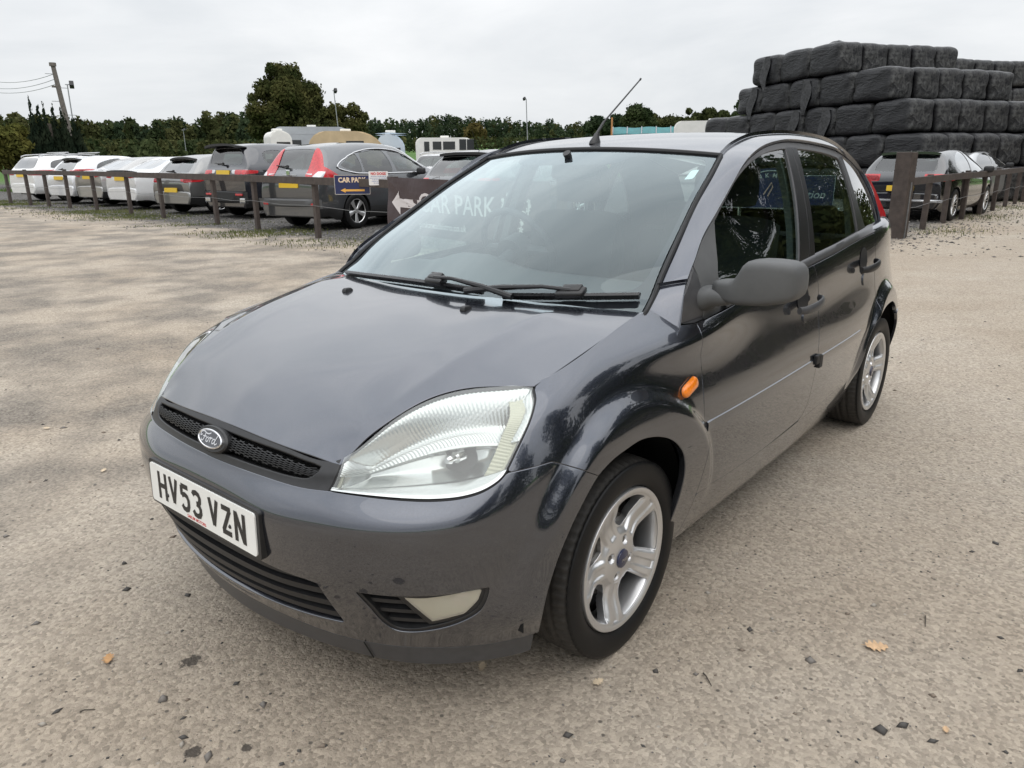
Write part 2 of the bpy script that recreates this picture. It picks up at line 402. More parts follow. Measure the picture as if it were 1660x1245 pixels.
# lower body: rows from the floor up, columns from the front centre line round the left side to the tail
BODY_ROWS = [
 # r0 bottom
 [(.70,0,.165),(.69,.15,.165),(.668,.28,.165),(.628,.42,.165),(.585,.525,.165),(.515,.62,.166),(.432,.690,.168),(.353,.744,.17),(.25,.762,.175),(0,.755,.18),(-.3,.755,.185),(-.7,.755,.187),(-1.4,.752,.190),(-2.1,.735,.195),(-2.486,.73,.20),(-2.8,.72,.21),(-3.0,.62,.215),(-3.07,.36,.22),(-3.09,0,.22)],
 # r1 splitter gap / sill
 [(.712,0,.222),(.704,.15,.222),(.687,.28,.222),(.655,.415,.222),(.604,.525,.222),(.532,.62,.222),(.452,.698,.223),(.353,.758,.225),(.25,.782,.23),(0,.775,.235),(-.3,.780,.24),(-.7,.785,.24),(-1.4,.785,.24),(-2.1,.758,.25),(-2.486,.75,.26),(-2.8,.74,.26),(-3.03,.635,.26),(-3.10,.37,.26),(-3.12,0,.26)],
 # r2
 [(.752,0,.29),(.745,.15,.29),(.725,.28,.29),(.682,.42,.29),(.63,.53,.29),(.56,.63,.29),(.482,.715,.29),(.39,.782,.29),(.27,.800,.295),(0,.795,.30),(-.3,.802,.305),(-.7,.808,.305),(-1.4,.808,.31),(-2.1,.778,.32),(-2.486,.772,.32),(-2.8,.76,.32),(-3.05,.65,.32),(-3.12,.38,.32),(-3.14,0,.32)],
 # r3
 [(.778,0,.44),(.777,.15,.44),(.774,.28,.44),(.733,.42,.44),(.683,.535,.44),(.607,.64,.44),(.522,.72,.44),(.42,.778,.44),(.28,.805,.44),(0,.808,.44),(-.3,.818,.445),(-.7,.829,.445),(-1.4,.831,.45),(-2.1,.812,.46),(-2.486,.793,.46),(-2.8,.765,.46),(-3.07,.67,.46),(-3.15,.4,.46),(-3.17,0,.46)],
 # r3b
 [(.7815,0,.527),(.7805,.15,.527),(.7795,.28,.527),(.7425,.42,.527),(.6925,.535,.527),(.6170,.644,.528),(.529,.727,.529),(.4225,.782,.530),(.28,.806,.53),(0,.811,.53),(-.3,.8235,.535),(-.7,.836,.535),(-1.4,.8385,.54),(-2.1,.821,.55),(-2.486,.794,.55),(-2.8,.762,.55),(-3.067,.67,.55),(-3.147,.4,.55),(-3.167,0,.55)],
 # r4
 [(.7805,0,.566),(.7795,.15,.566),(.7785,.28,.566),(.741,.42,.567),(.691,.535,.567),(.616,.643,.568),(.529,.725,.570),(.421,.781,.572),(.28,.805,.57),(0,.811,.575),(-.3,.826,.58),(-.7,.839,.58),(-1.4,.842,.585),(-2.1,.826,.595),(-2.486,.793,.60),(-2.8,.757,.60),(-3.06,.67,.60),(-3.14,.4,.60),(-3.16,0,.60)],
 # r5 under the lamps and grille
 [(.752,0,.622),(.748,.15,.623),(.735,.28,.626),(.703,.425,.631),(.648,.53,.627),(.572,.635,.628),(.50,.713,.64),(.42,.762,.665),(.28,.795,.67),(0,.802,.675),(-.3,.815,.68),(-.7,.827,.68),(-1.4,.830,.69),(-2.1,.815,.70),(-2.486,.788,.71),(-2.8,.742,.72),(-3.0,.65,.74),(-3.06,.4,.74),(-3.08,0,.74)],
 # r6
 [(.734,0,.668),(.730,.15,.667),(.716,.28,.664),(.683,.432,.662),(.602,.515,.705),(.518,.592,.740),(.452,.665,.755),(.386,.738,.742),(.27,.764,.755),(0,.770,.785),(-.3,.795,.80),(-.7,.802,.80),(-1.4,.803,.82),(-2.1,.788,.84),(-2.486,.770,.86),(-2.8,.712,.87),(-2.97,.625,.88),(-3.02,.4,.88),(-3.04,0,.88)],
 # r7 shoulder
 [(.718,0,.694),(.713,.15,.692),(.702,.28,.688),(.672,.430,.676),(.582,.490,.740),(.490,.552,.786),(.415,.622,.805),(.338,.710,.802),(.215,.726,.823),(0,.732,.858),(-.3,.776,.884),(-.7,.776,.925),(-1.4,.776,.973),(-2.1,.763,1.022),(-2.486,.755,1.045),(-2.75,.692,1.055),(-2.9,.60,1.06),(-2.96,.4,1.06),(-2.98,0,1.06)],
 # r8 bonnet edge / inner shoulder
 [(.703,0,.712),(.698,.15,.708),(.688,.28,.702),(.661,.428,.687),(.563,.468,.766),(.459,.512,.816),(.372,.575,.835),(.278,.690,.836),(.152,.692,.862),(0,.693,.894),(-.25,.692,.944),(-.7,.740,.950),(-1.4,.740,.992),(-2.1,.732,1.04),(-2.486,.715,1.062),(-2.72,.655,1.072),(-2.85,.57,1.075),(-2.9,.38,1.075),(-2.92,0,1.075)],
]

def flare(x, z):
    out = 0
    for cx, r0, h in ((0.0, .495, .026), (-2.486, .49, .030)):
        r = np.hypot(x - cx, z - .29)
        f = h * (1 - sstep(r0 - .062, r0, r))
        out = out + f * sstep(.26, .52, z)
    return out

_BR = np.array(BODY_ROWS, float)
_BP = np.concatenate([(_BR * [1, -1, 1])[:, :0:-1], _BR], 1)
BTU, BTV = chord(_BP, 1), chord(_BP, 0)
def _smooth(t, lam):
    n = len(t); D = np.zeros((n - 2, n))
    for i in range(1, n - 1):
        a, b = t[i] - t[i - 1], t[i + 1] - t[i]
        D[i - 1, i - 1] = 2 / (a * (a + b)); D[i - 1, i] = -2 / (a * b); D[i - 1, i + 1] = 2 / (b * (a + b))
    return np.linalg.inv(np.eye(n) + lam * D.T @ np.diag(np.gradient(t)[1:-1]) @ D)
_BP = np.einsum('ab,jbk->jak', _smooth(BTU, 2e-4), _BP)
_BP = np.einsum('ab,bik->aik', _smooth(BTV, 4e-6), _BP)
def body_fn(us, vs):
    S = np.einsum('vj,jik,ui->vuk', nat_matrix(BTV, vs), _BP, nat_matrix(BTU, us), optimize=True)
    x, ay = S[..., 0], np.abs(S[..., 1])
    S[..., 1] += np.sign(S[..., 1]) * flare(x, S[..., 2]) * sstep(.55, .70, ay) * np.where(x > .3, sstep(.56, .34, x), 1)
    return S
def body_grid(nu=1190, nv=124):
    return body_fn(np.linspace(0, BTU[-1], nu), np.linspace(0, BTV[-1], nv))

def glass_y(x, z):
    """half width of the side glass at station x, height z"""
    d = z - .95
    y = .770 - .116 * d - .43 * d * d
    y = y - .05 * np.clip((-1.6 - x), 0, 9) ** 2 - .055 * np.clip(x + .9, 0, 9) ** 2
    y = y - .045 * sstep(-1.1, -.75, x) * sstep(.97, 1.17, z)
    return y
def paint(name, col, metal=.75, rough=.32, coat=1.0, dirt=.25, dirt_col=(.22, .19, .16)):
    """car paint: flaked base under clear lacquer, with road dust thickening towards the sills"""
    m = pbr(name, col, rough, metal, coat=coat, coat_r=.02); nt = m.node_tree; N = nt.nodes.new; L = nt.links.new; b = nt.nodes['Principled BSDF']
    tc = N('ShaderNodeTexCoord'); n = N('ShaderNodeTexNoise'); n.inputs['Scale'].default_value = 900; n.inputs['Detail'].default_value = 1; L(tc.outputs['Object'], n.inputs['Vector'])
    mr = N('ShaderNodeMapRange'); mr.inputs['From Min'].default_value = .35; mr.inputs['From Max'].default_value = .7; mr.inputs['To Min'].default_value = .8; mr.inputs['To Max'].default_value = 1.25; L(n.outputs['Fac'], mr.inputs['Value'])
    mx = N('ShaderNodeMix'); mx.data_type = 'RGBA'; mx.blend_type = 'MULTIPLY'; mx.inputs['Factor'].default_value = 1; mx.inputs['A'].default_value = rgb(col); L(mr.outputs[0], mx.inputs['B'])
    # dust
    sx = N('ShaderNodeSeparateXYZ'); L(tc.outputs['Object'], sx.inputs[0])
    mh = N('ShaderNodeMapRange'); mh.inputs['From Min'].default_value = .62; mh.inputs['From Max'].default_value = .12; mh.inputs['To Min'].default_value = 0; mh.inputs['To Max'].default_value = dirt; L(sx.outputs['Z'], mh.inputs['Value'])
    n2 = N('ShaderNodeTexNoise'); n2.inputs['Scale'].default_value = 7; n2.inputs['Detail'].default_value = 8; n2.inputs['Roughness'].default_value = .7; L(tc.outputs['Object'], n2.inputs['Vector'])
    r2_ = N('ShaderNodeMapRange'); r2_.inputs['From Min'].default_value = .35; r2_.inputs['From Max'].default_value = .75; L(n2.outputs['Fac'], r2_.inputs['Value'])
    mu = N('ShaderNodeMath'); mu.operation = 'MULTIPLY'; L(mh.outputs[0], mu.inputs[0]); L(r2_.outputs[0], mu.inputs[1])
    ad = N('ShaderNodeMath'); ad.operation = 'ADD'; ad.inputs[1].default_value = .0; L(mu.outputs[0], ad.inputs[0])
    md = N('ShaderNodeMix'); md.data_type = 'RGBA'; L(ad.outputs[0], md.inputs['Factor']); L(mx.outputs['Result'], md.inputs['A']); md.inputs['B'].default_value = rgb(dirt_col)
    L(md.outputs['Result'], b.inputs['Base Color'])
    mm = N('ShaderNodeMath'); mm.operation = 'MULTIPLY_ADD'; mm.inputs[1].default_value = -metal; mm.inputs[2].default_value = metal; L(ad.outputs[0], mm.inputs[0]); L(mm.outputs[0], b.inputs['Metallic'])
    # fine smears in the lacquer
    n3 = N('ShaderNodeTexNoise'); n3.inputs['Scale'].default_value = 3.5; n3.inputs['Detail'].default_value = 9; L(tc.outputs['Object'], n3.inputs['Vector'])
    cr = N('ShaderNodeMapRange'); cr.inputs['From Min'].default_value = .4; cr.inputs['From Max'].default_value = .8; cr.inputs['To Min'].default_value = .015; cr.inputs['To Max'].default_value = .09; L(n3.outputs['Fac'], cr.inputs['Value']); L(cr.outputs[0], b.inputs['Coat Roughness']); b.inputs['Coat IOR'].default_value = 1.85
    return m
CAR = paint('grey_metallic_paint', (.052, .059, .078), .90, .25)
BLACKP = pbr('black_plastic', (.016, .016, .017), .42, noise=(60, .25))
DARKTRIM = pbr('dark_grey_trim', (.055, .055, .058), .38, noise=(40, .15), bump=(900, .15, .001))
MIRPL = pbr('mirror_plastic', (.085, .087, .088), .55, noise=(9, .14), bump=(1400, .25, .0006))
FRAMEG = pbr('window_frame_grey', (.10, .10, .105), .4, noise=(20, .1))
PILLAR = pbr('pillar_black', (.014, .014, .016), .3, noise=(25, .2))
RUBBER = pbr('rubber_seal', (.010, .010, .011), .6)
VOID = pbr('shadow_black', (.004, .004, .004), .9)
TYRE = pbr('tyre_rubber', (.020, .019, .018), .62, noise=(45, .35, (.045, .041, .036)), bump=(260, .3, .002))
TYREWALL = pbr('tyre_sidewall', (.006, .006, .0065), .5, spec=.3, noise=(30, .2))
ALLOY = pbr('alloy_silver', (.64, .64, .645), .33, .8, coat=.4)
ALLOYD = pbr('wheel_nut_metal', (.22, .22, .22), .4, .9)
DISC = pbr('brake_metal', (.12, .11, .10), .5, .8, noise=(40, .4))
CHROME = pbr('chrome', (.80, .80, .81), .08, 1)
REFL = pbr('lamp_reflector', (.55, .57, .56), .20, .9)
REFLY = pbr('lamp_surround', (.47, .47, .36), .35, .15)
LENS = glass('lamp_lens', (.97, .985, .97), .9, .01, (.70, .73, .70), .12)
FOGLENS = glass('fog_lens', (.9, .9, .86), .9, .04, (.70, .66, .56), .45)
WSG = glass('windscreen_glass', (.82, .92, .91), 1.25, mirror=(.86, .97, 1.0))
SIDEG = glass('side_glass', (.60, .74, .69), 1.0)
QUARTG = glass('quarter_glass', (.25, .29, .29), 1.3)
FRIT = pbr('windscreen_border', (.018, .016, .021), .7, spec=.1)
AMBER = pbr('amber_lens', (.85, .22, .015), .18, coat=.6, noise=(140, .2))
REDL = pbr('red_lens', (.42, .012, .018), .12, coat=.8)
CLOTH = pbr('seat_cloth', (.018, .019, .022), .9, noise=(90, .3))
DASH = pbr('dash_plastic', (.035, .037, .040), .65, noise=(50, .12), bump=(500, .2, .001))
TRIMG = pbr('cabin_grey', (.16, .165, .17), .7)
HEADLIN = pbr('headlining', (.42, .41, .38), .95)
WHITE = pbr('plate_white', (.80, .80, .77), .35, noise=(12, .04))
YELLOW = pbr('plate_yellow', (.72, .47, .03), .4)
INK = pbr('plate_black', (.012, .012, .013), .4)
REDINK = pbr('print_red', (.62, .05, .05), .5)
BADGEB = pbr('badge_blue', (.008, .014, .055), .2, coat=.8)
SATIN = pbr('badge_grey', (.03, .033, .045), .2, coat=.8)
# ---------------------------------------------------------------- lettering
def text_mesh(name, s, size, mat, extrude=.0006, bold=0.0, shear=0.0, xs=1.0):
    c = bpy.data.curves.new(name, 'FONT'); c.body = s; c.size = size; c.extrude = extrude; c.align_x = 'CENTER'; c.align_y = 'CENTER'; c.offset = bold; c.shear = shear; c.resolution_u = 3
    o = bpy.data.objects.new(name, c); COL.objects.link(o)
    dg = bpy.context.evaluated_depsgraph_get(); me = bpy.data.meshes.new_from_object(o.evaluated_get(dg))
    bpy.data.objects.remove(o); bpy.data.curves.remove(c)
    if xs != 1.0: me.transform(Matrix.Diagonal((xs, 1, 1, 1)))
    me.materials.clear(); me.materials.append(mat); return me
def frame_at(o, x, y):
    """matrix with local X = x, local Y = y, Z = x cross y, origin o"""
    x = Vector(x).normalized(); y = Vector(y); y = (y - x * y.dot(x)).normalized(); z = x.cross(y)
    return Matrix(((x.x, y.x, z.x, o[0]), (x.y, y.y, z.y, o[1]), (x.z, y.z, z.z, o[2]), (0, 0, 0, 1)))
PG = {  # strokes on a 50 x 79 cell (mm), stroke width 14, centre lines inset by 7
 'H': [[(7, 0), (7, 79)], [(43, 0), (43, 79)], [(7, 40), (43, 40)]],
 'V': [[(7, 79), (25, 7)], [(43, 79), (25, 7)]],
 'N': [[(7, 0), (7, 79)], [(43, 0), (43, 79)], [(9, 74), (41, 5)]],
 'Z': [[(4, 72), (46, 72)], [(42, 70), (8, 9)], [(4, 7), (46, 7)]],
 '5': [[(44, 72), (8, 72)], [(9, 72), (9, 44)], [(9, 44), (16, 48), (26, 50), (37, 46), (43, 36), (43, 22), (38, 11), (27, 7), (16, 9), (8, 17)]],
 '3': [[(7, 62), (12, 69), (24, 72), (36, 69), (42, 60), (41, 49), (34, 43), (24, 41)], [(24, 41), (36, 38), (43, 30), (43, 19), (37, 10), (25, 7), (13, 9), (6, 18)]],
 'R': [[(7, 0), (7, 79)], [(7, 72), (32, 72), (42, 65), (42, 50), (32, 42), (7, 42)], [(28, 42), (43, 0)]],
 'E': [[(7, 0), (7, 79)], [(7, 72), (45, 72)], [(7, 41), (40, 41)], [(7, 7), (45, 7)]],
}
def stroke_mesh(name, strokes, w, mat, h=.0008, scale=.001, cap=False):
    mb = MB()
    for k, st in enumerate(strokes):
        P = np.array(st, float); n = len(P); L_, R_ = [], []
        for i in range(n):
            t = P[min(i + 1, n - 1)] - P[max(i - 1, 0)]; t /= np.linalg.norm(t); nn = np.array([-t[1], t[0]])
            if 0 < i < n - 1:
                a = P[i] - P[i - 1]; b = P[i + 1] - P[i]; c = (a @ b) / (np.linalg.norm(a) * np.linalg.norm(b)); m = 1 / max(.5, math.sqrt((1 + c) / 2))
            else: m = 1
            L_.append(P[i] + nn * w / 2 * m); R_.append(P[i] - nn * w / 2 * m)
        z = (h + k * .00004) / scale
        for i in range(n - 1):
            mb.face([(*L_[i] * scale, z * scale), (*R_[i] * scale, z * scale), (*R_[i + 1] * scale, z * scale), (*L_[i + 1] * scale, z * scale)])
    me = mb.mesh(name); me.materials.append(mat); return me
def plate_text(s, gap=11, space=33):
    out = []; x = 0
    for ch in s:
        if ch == ' ': x += space - gap; continue
        out += [[(a + x, b) for a, b in st] for st in PG[ch]]; x += 50 + gap
    W_ = x - gap
    return [[(a - W_ / 2, b - 39.5) for a, b in st] for st in out]
def rrect(w, h, r, n=5):
    return [(sx * (w / 2 - r) + r * math.cos(a), sy * (h / 2 - r) + r * math.sin(a)) for sx, sy, a0 in ((1, 1, 0), (-1, 1, 90), (-1, -1, 180), (1, -1, 270)) for a in [R(a0 + 90 * k / n) for k in range(n + 1)]]
# ================================================================ the setting
def gz(x, y):
    """height of the yard: level round the car, rising gently away from it, then a field and a low hill"""
    d = np.hypot(np.asarray(x, float) - CAM[0], np.asarray(y, float) - CAM[1])
    return .45 * (1 - np.exp(-np.maximum(0, d - 4) / 35)) + .037 * (np.maximum(d - 62, 0) - np.maximum(d - 330, 0)) 
def gzf(x, y): return float(gz(x, y))

def ground_material():
    m = bpy.data.materials.new('ground_gravel'); m.use_nodes = True; nt = m.node_tree; N = nt.nodes.new; L = nt.links.new; b = nt.nodes['Principled BSDF']
    tc = N('ShaderNodeTexCoord'); P_ = tc.outputs['Object']
    def noise(s, det=6, rough=.6, dist=0):
        n = N('ShaderNodeTexNoise'); n.inputs['Scale'].default_value = s; n.inputs['Detail'].default_value = det; n.inputs['Roughness'].default_value = rough; n.inputs['Distortion'].default_value = dist; L(P_, n.inputs['Vector']); return n.outputs['Fac']
    def ramp(f, stops):
        r = N('ShaderNodeValToRGB'); e = r.color_ramp.elements
        while len(e) < len(stops): e.new(.5)
        for q, (p, c) in zip(e, stops): q.position = p; q.color = rgb(c) if not isinstance(c, (int, float)) else (c, c, c, 1)
        L(f, r.inputs[0]); return r.outputs[0]
    def mix(f, a, b_, mode='MIX'):
        x = N('ShaderNodeMix'); x.data_type = 'RGBA'; x.blend_type = mode
        for s, v in (('Factor', f), ('A', a), ('B', b_)):
            if isinstance(v, (int, float)): x.inputs[s].default_value = v
            elif isinstance(v, tuple): x.inputs[s].default_value = rgb(v)
            else: L(v, x.inputs[s])
        return x.outputs['Result']
    def math_(op, a, b_=None, clamp=False):
        x = N('ShaderNodeMath'); x.operation = op; x.use_clamp = clamp
        for i, v in enumerate((a, b_)):
            if v is None: continue
            if isinstance(v, (int, float)): x.inputs[i].default_value = v
            else: L(v, x.inputs[i])
        return x.outputs[0]
    sx = N('ShaderNodeSeparateXYZ'); L(P_, sx.inputs[0]); X, Y = sx.outputs['X'], sx.outputs['Y']
    # pale compacted dust with brown and grey drifts
    c = ramp(noise(.55, 7, .62, .4), [(.30, (.345, .286, .222)), (.50, (.395, .338, .272)), (.72, (.43, .380, .318))])
    c = mix(ramp(noise(2.6, 8, .7), [(.45, 0.0), (.80, .45)]), c, (.295, .243, .188))
    # fine aggregate: light and dark grains
    v = N('ShaderNodeTexVoronoi'); v.inputs['Scale'].default_value = 95; L(P_, v.inputs['Vector'])
    grain = ramp(v.outputs['Color'], [(0, .58), (.5, 1.0), (1, 1.38)])
    c = mix(.85, c, mix(1.0, c, grain, 'MULTIPLY'))
    v2 = N('ShaderNodeTexVoronoi'); v2.inputs['Scale'].default_value = 34; v2.inputs['Randomness'].default_value = 1; L(P_, v2.inputs['Vector'])
    spot = math_('MULTIPLY', ramp(v2.outputs['Distance'], [(.13, 1.0), (.24, 0.0)]), ramp(v2.outputs['Color'], [(.72, 0.0), (.80, 1.0)]))
    c = mix(math_('MULTIPLY', spot, .75), c, (.055, .050, .046))
    spot2 = math_('MULTIPLY', ramp(v2.outputs['Distance'], [(.10, 1.0), (.20, 0.0)]), ramp(v2.outputs['Color'], [(.12, 1.0), (.20, 0.0)]))
    c = mix(math_('MULTIPLY', spot2, .6), c, (.42, .39, .35))
    # rougher loose patch to the car's right, wheel track lines
    lp = math_('MULTIPLY', ramp(noise(1.3, 5, .6), [(.40, 0.0), (.62, 1.0)]), ramp(math_('ADD', math_('MULTIPLY', Y, -.22), math_('MULTIPLY', X, .05)), [(.18, 0.0), (.42, 1.0)]))
    loose = mix(ramp(noise(60, 3, .7), [(.40, 0.0), (.60, 1.0)]), (.095, .085, .075), (.255, .228, .195))
    c = mix(math_('MULTIPLY', lp, .8), c, loose)
    # oil drips in front of the bumper
    for (px_, py_, r_) in ((1.005, .705, .042), (.945, .445, .026), (.99, .21, .022), (1.03, .52, .016), (.90, .30, .015), (.82, -.12, .03)):
        dx = math_('SUBTRACT', X, px_); dy = math_('SUBTRACT', Y, py_)
        d = math_('SQRT', math_('ADD', math_('MULTIPLY', dx, dx), math_('MULTIPLY', dy, dy)))
        d = math_('ADD', d, math_('MULTIPLY', math_('SUBTRACT', noise(45, 3, .7), .5), r_ * 2.0))
        f = N('ShaderNodeMapRange'); f.inputs['From Min'].default_value = r_; f.inputs['From Max'].default_value = r_ * .75; L(d, f.inputs['Value'])
        c = mix(math_('MULTIPLY', f.outputs[0], .82), c, (.035, .030, .027))
    # damp smudge
    # darker stone chippings inside the car park
    ins = math_('MINIMUM', math_('MULTIPLY', math_('ADD', X, 6.35), -1.0), math_('MULTIPLY', math_('ADD', Y, 1.35), -1.0))
    ins = math_('ADD', ins, math_('MULTIPLY', math_('SUBTRACT', noise(1.1, 5, .7), .5), 1.2))
    fi = N('ShaderNodeMapRange'); fi.inputs['From Min'].default_value = -.25; fi.inputs['From Max'].default_value = .35; L(ins, fi.inputs['Value'])
    v3 = N('ShaderNodeTexVoronoi'); v3.inputs['Scale'].default_value = 30; L(P_, v3.inputs['Vector'])
    chips = ramp(v3.outputs['Color'], [(.1, (.038, .036, .035)), (.6, (.095, .090, .084)), (.88, (.21, .20, .19)), (1, (.33, .315, .295))])
    c = mix(fi.outputs[0], c, chips)
    # grass field beyond the yard
    dd = math_('SQRT', math_('ADD', math_('MULTIPLY', X, X), math_('MULTIPLY', Y, Y)))
    ff = N('ShaderNodeMapRange'); ff.inputs['From Min'].default_value = 56; ff.inputs['From Max'].default_value = 66; L(math_('ADD', dd, math_('MULTIPLY', noise(.2), 6)), ff.inputs['Value'])
    field = ramp(noise(.06, 6, .6), [(.35, (.055, .12, .022)), (.7, (.085, .165, .035))])
    c = mix(ff.outputs[0], c, field)
    L(c, b.inputs['Base Color']); b.inputs['Roughness'].default_value = .92; b.inputs['Specular IOR Level'].default_value = .25
    h = math_('ADD', math_('MULTIPLY', v.outputs['Distance'], -.35), math_('ADD', math_('MULTIPLY', noise(38, 6, .72), 1.1), math_('MULTIPLY', noise(170, 3, .7), .45)))
    bp = N('ShaderNodeBump'); bp.inputs['Strength'].default_value = .85; bp.inputs['Distance'].default_value = .012; L(h, bp.inputs['Height']); L(bp.outputs[0], b.inputs['Normal'])
    return m
GROUNDM = ground_material()
rr = np.r_[0, np.geomspace(.6, 1100, 110)]; ta = np.linspace(0, 2 * math.pi, 181)[:-1]
GX = CAM[0] + rr[:, None] * np.cos(ta); GY = CAM[1] + rr[:, None] * np.sin(ta); GZ = gz(GX, GY)
gi = np.arange(GX.size).reshape(GX.shape); gj = np.roll(gi, -1, 1)
link('ground', mesh_np('ground', np.stack([GX, GY, GZ], -1).reshape(-1, 3), [np.stack([gi[1:-1], gi[2:], gj[2:], gj[1:-1]], -1).reshape(-1, 4), np.stack([gi[0], gi[1], gj[1]], -1)]), GROUNDM, kind='structure')

# ---------------------------------------------------------------- loose stones and plants on the ground
def stones(name, XY, S, cols, z=None):
    """small angular pebbles joined into one mesh"""
    base = np.array([(1, 0, 0), (-1, 0, 0), (0, 1, 0), (0, -1, 0), (0, 0, 1), (0, 0, -.6)], float)
    bf = np.array([(0, 2, 4), (2, 1, 4), (1, 3, 4), (3, 0, 4), (2, 0, 5), (1, 2, 5), (3, 1, 5), (0, 3, 5)])
    n = len(XY); V = base[None] * (S[:, None, None] * (1 + .7 * (rng.random((n, 6, 1)) - .5))) * np.stack([1 + .5 * rng.random(n), .7 + .5 * rng.random(n), .45 + .4 * rng.random(n)], 1)[:, None]
    a = rng.random(n) * 6.283; ca, sa = np.cos(a)[:, None], np.sin(a)[:, None]
    V = np.stack([V[..., 0] * ca - V[..., 1] * sa, V[..., 0] * sa + V[..., 1] * ca, V[..., 2]], -1)
    V[..., 0] += XY[:, :1]; V[..., 1] += XY[:, 1:]; V[..., 2] += gz(XY[:, 0], XY[:, 1])[:, None] + S[:, None] * .12
    me = mesh_np(name, V.reshape(-1, 3), [(bf[None] + 6 * np.arange(n)[:, None, None]).reshape(-1, 3)], None, smooth=False)
    for c in cols: me.materials.append(c)
    me.polygons.foreach_set('material_index', np.repeat(rng.integers(0, len(cols), n), 8).astype(np.int32))
    return me
STM = [pbr('stone_%s' % k, c, .85) for k, c in (('pale', (.33, .30, .26)), ('grey', (.175, .16, .145)), ('dark', (.07, .065, .06)), ('brown', (.20, .16, .125)))]
def in_view_scatter(n, d0, d1, a0, a1):
    d = d0 + (d1 - d0) * rng.random(n) ** 1.3; a = np.radians(a0 + (a1 - a0) * rng.random(n))
    return np.stack([CAM[0] + d * np.cos(a), CAM[1] + d * np.sin(a)], 1)
xy = in_view_scatter(9000, 1.2, 9, 175, 285)
keep = ~((xy[:, 0] < .72) & (xy[:, 0] > -3.1) & (np.abs(xy[:, 1]) < .80)); xy = xy[keep]
link('gravel', stones('gravel', xy, np.where(rng.random(len(xy)) < .04, .006 + .006 * rng.random(len(xy)), .0016 + .0032 * rng.random(len(xy)) ** 2), STM), kind='stuff')
xy = np.stack([rng.uniform(-9.5, -4.9, 5200), rng.uniform(-29, -2.5, 5200)], 1)
x2 = np.stack([rng.uniform(-27, -10, 3200), rng.normal(-1.6, .9, 3200)], 1)
xy = np.concatenate([xy[rng.random(len(xy)) < np.exp(-((xy[:, 0] + 6.9) / 1.2) ** 2)], x2])
link('gravel', stones('gravel', xy, .008 + .022 * rng.random(len(xy)) ** 2, [STM[0], STM[1], STM[2], STM[1]]), kind='stuff')

def blades(name, XY, H, mat, lean=.5, w=.004):
    n = len(XY); a = rng.random(n) * 6.283; L_ = lean * H * rng.random(n); z = gz(XY[:, 0], XY[:, 1])
    dx, dy = np.cos(a), np.sin(a); W = w * (.6 + rng.random(n))
    b0 = np.stack([XY[:, 0] - dy * W, XY[:, 1] + dx * W, z - .005], 1); b1 = np.stack([XY[:, 0] + dy * W, XY[:, 1] - dx * W, z - .005], 1)
    m0 = np.stack([XY[:, 0] + dx * L_ * .4 - dy * W * .7, XY[:, 1] + dy * L_ * .4 + dx * W * .7, z + H * .6], 1); m1 = np.stack([XY[:, 0] + dx * L_ * .4 + dy * W * .7, XY[:, 1] + dy * L_ * .4 - dx * W * .7, z + H * .6], 1)
    t = np.stack([XY[:, 0] + dx * L_, XY[:, 1] + dy * L_, z + H], 1)
    V = np.stack([b0, b1, m1, m0, t], 1).reshape(-1, 3); i = 5 * np.arange(n)
    return link(name, mesh_np(name, V, [np.stack([i, i + 1, i + 2, i + 3], 1), np.stack([i + 3, i + 2, i + 4], 1)], None, smooth=False), mat, kind='stuff')
def leaf_mat(name, c1, c2, scale=2.0, trans=.25):
    m = bpy.data.materials.new(name); m.use_nodes = True; nt = m.node_tree; nt.nodes.clear(); N = nt.nodes.new; L = nt.links.new
    o = N('ShaderNodeOutputMaterial'); d = N('ShaderNodeBsdfDiffuse'); t = N('ShaderNodeBsdfTranslucent'); mx = N('ShaderNodeMixShader'); mx.inputs[0].default_value = trans
    tc = N('ShaderNodeTexCoord'); n = N('ShaderNodeTexNoise'); n.inputs['Scale'].default_value = scale; n.inputs['Detail'].default_value = 5; L(tc.outputs['Object'], n.inputs['Vector'])
    r = N('ShaderNodeValToRGB'); r.color_ramp.elements[0].position = .35; r.color_ramp.elements[0].color = rgb(c1); r.color_ramp.elements[1].position = .68; r.color_ramp.elements[1].color = rgb(c2); L(n.outputs['Fac'], r.inputs[0])
    L(r.outputs[0], d.inputs[0]); L(r.outputs[0], t.inputs[0]); L(d.outputs[0], mx.inputs[1]); L(t.outputs[0], mx.inputs[2]); L(mx.outputs[0], o.inputs[0]); return m
GRASSM = leaf_mat('verge_grass', (.085, .11, .035), (.20, .20, .085), 3)
fence_pts = np.array([(-7.02, -26.44), (-7.10, -24.96), (-7.22, -23.83), (-7.27, -22.39), (-7.25, -20.51), (-7.18, -18.29), (-7.08, -16.36), (-6.90, -13.59), (-6.76, -11.81), (-6.50, -9.49), (-6.18, -7.05), (-5.95, -5.30), (-5.72, -3.60)])
fx = lambda y: np.interp(y, fence_pts[:, 1], fence_pts[:, 0])
yy = rng.uniform(-30, -3.6, 42000); xx = fx(yy) + rng.normal(.25, .62, len(yy)); cl = np.sin(yy * 2.1 + xx) + np.sin(yy * .7 + 2) + np.sin(yy * 5.3 + xx * 3) * .7
k = (cl + rng.normal(0, .6, len(yy)) > .35) & (xx < -5.2) & ((yy < -10.5) | (rng.random(len(yy)) < .25)); blades('grass', np.stack([xx[k], yy[k]], 1), .012 + .05 * rng.random(k.sum()) ** 2, GRASSM, w=.006)
xx = rng.uniform(-28, -12.4, 6000); yy = -1.05 + rng.normal(0, .35, len(xx)) - .012 * (xx + 12); k = np.sin(xx * 1.7) + rng.normal(0, .7, len(xx)) > .4; blades('grass', np.stack([xx[k], yy[k]], 1), .02 + .05 * rng.random(k.sum()) ** 2, GRASSM)
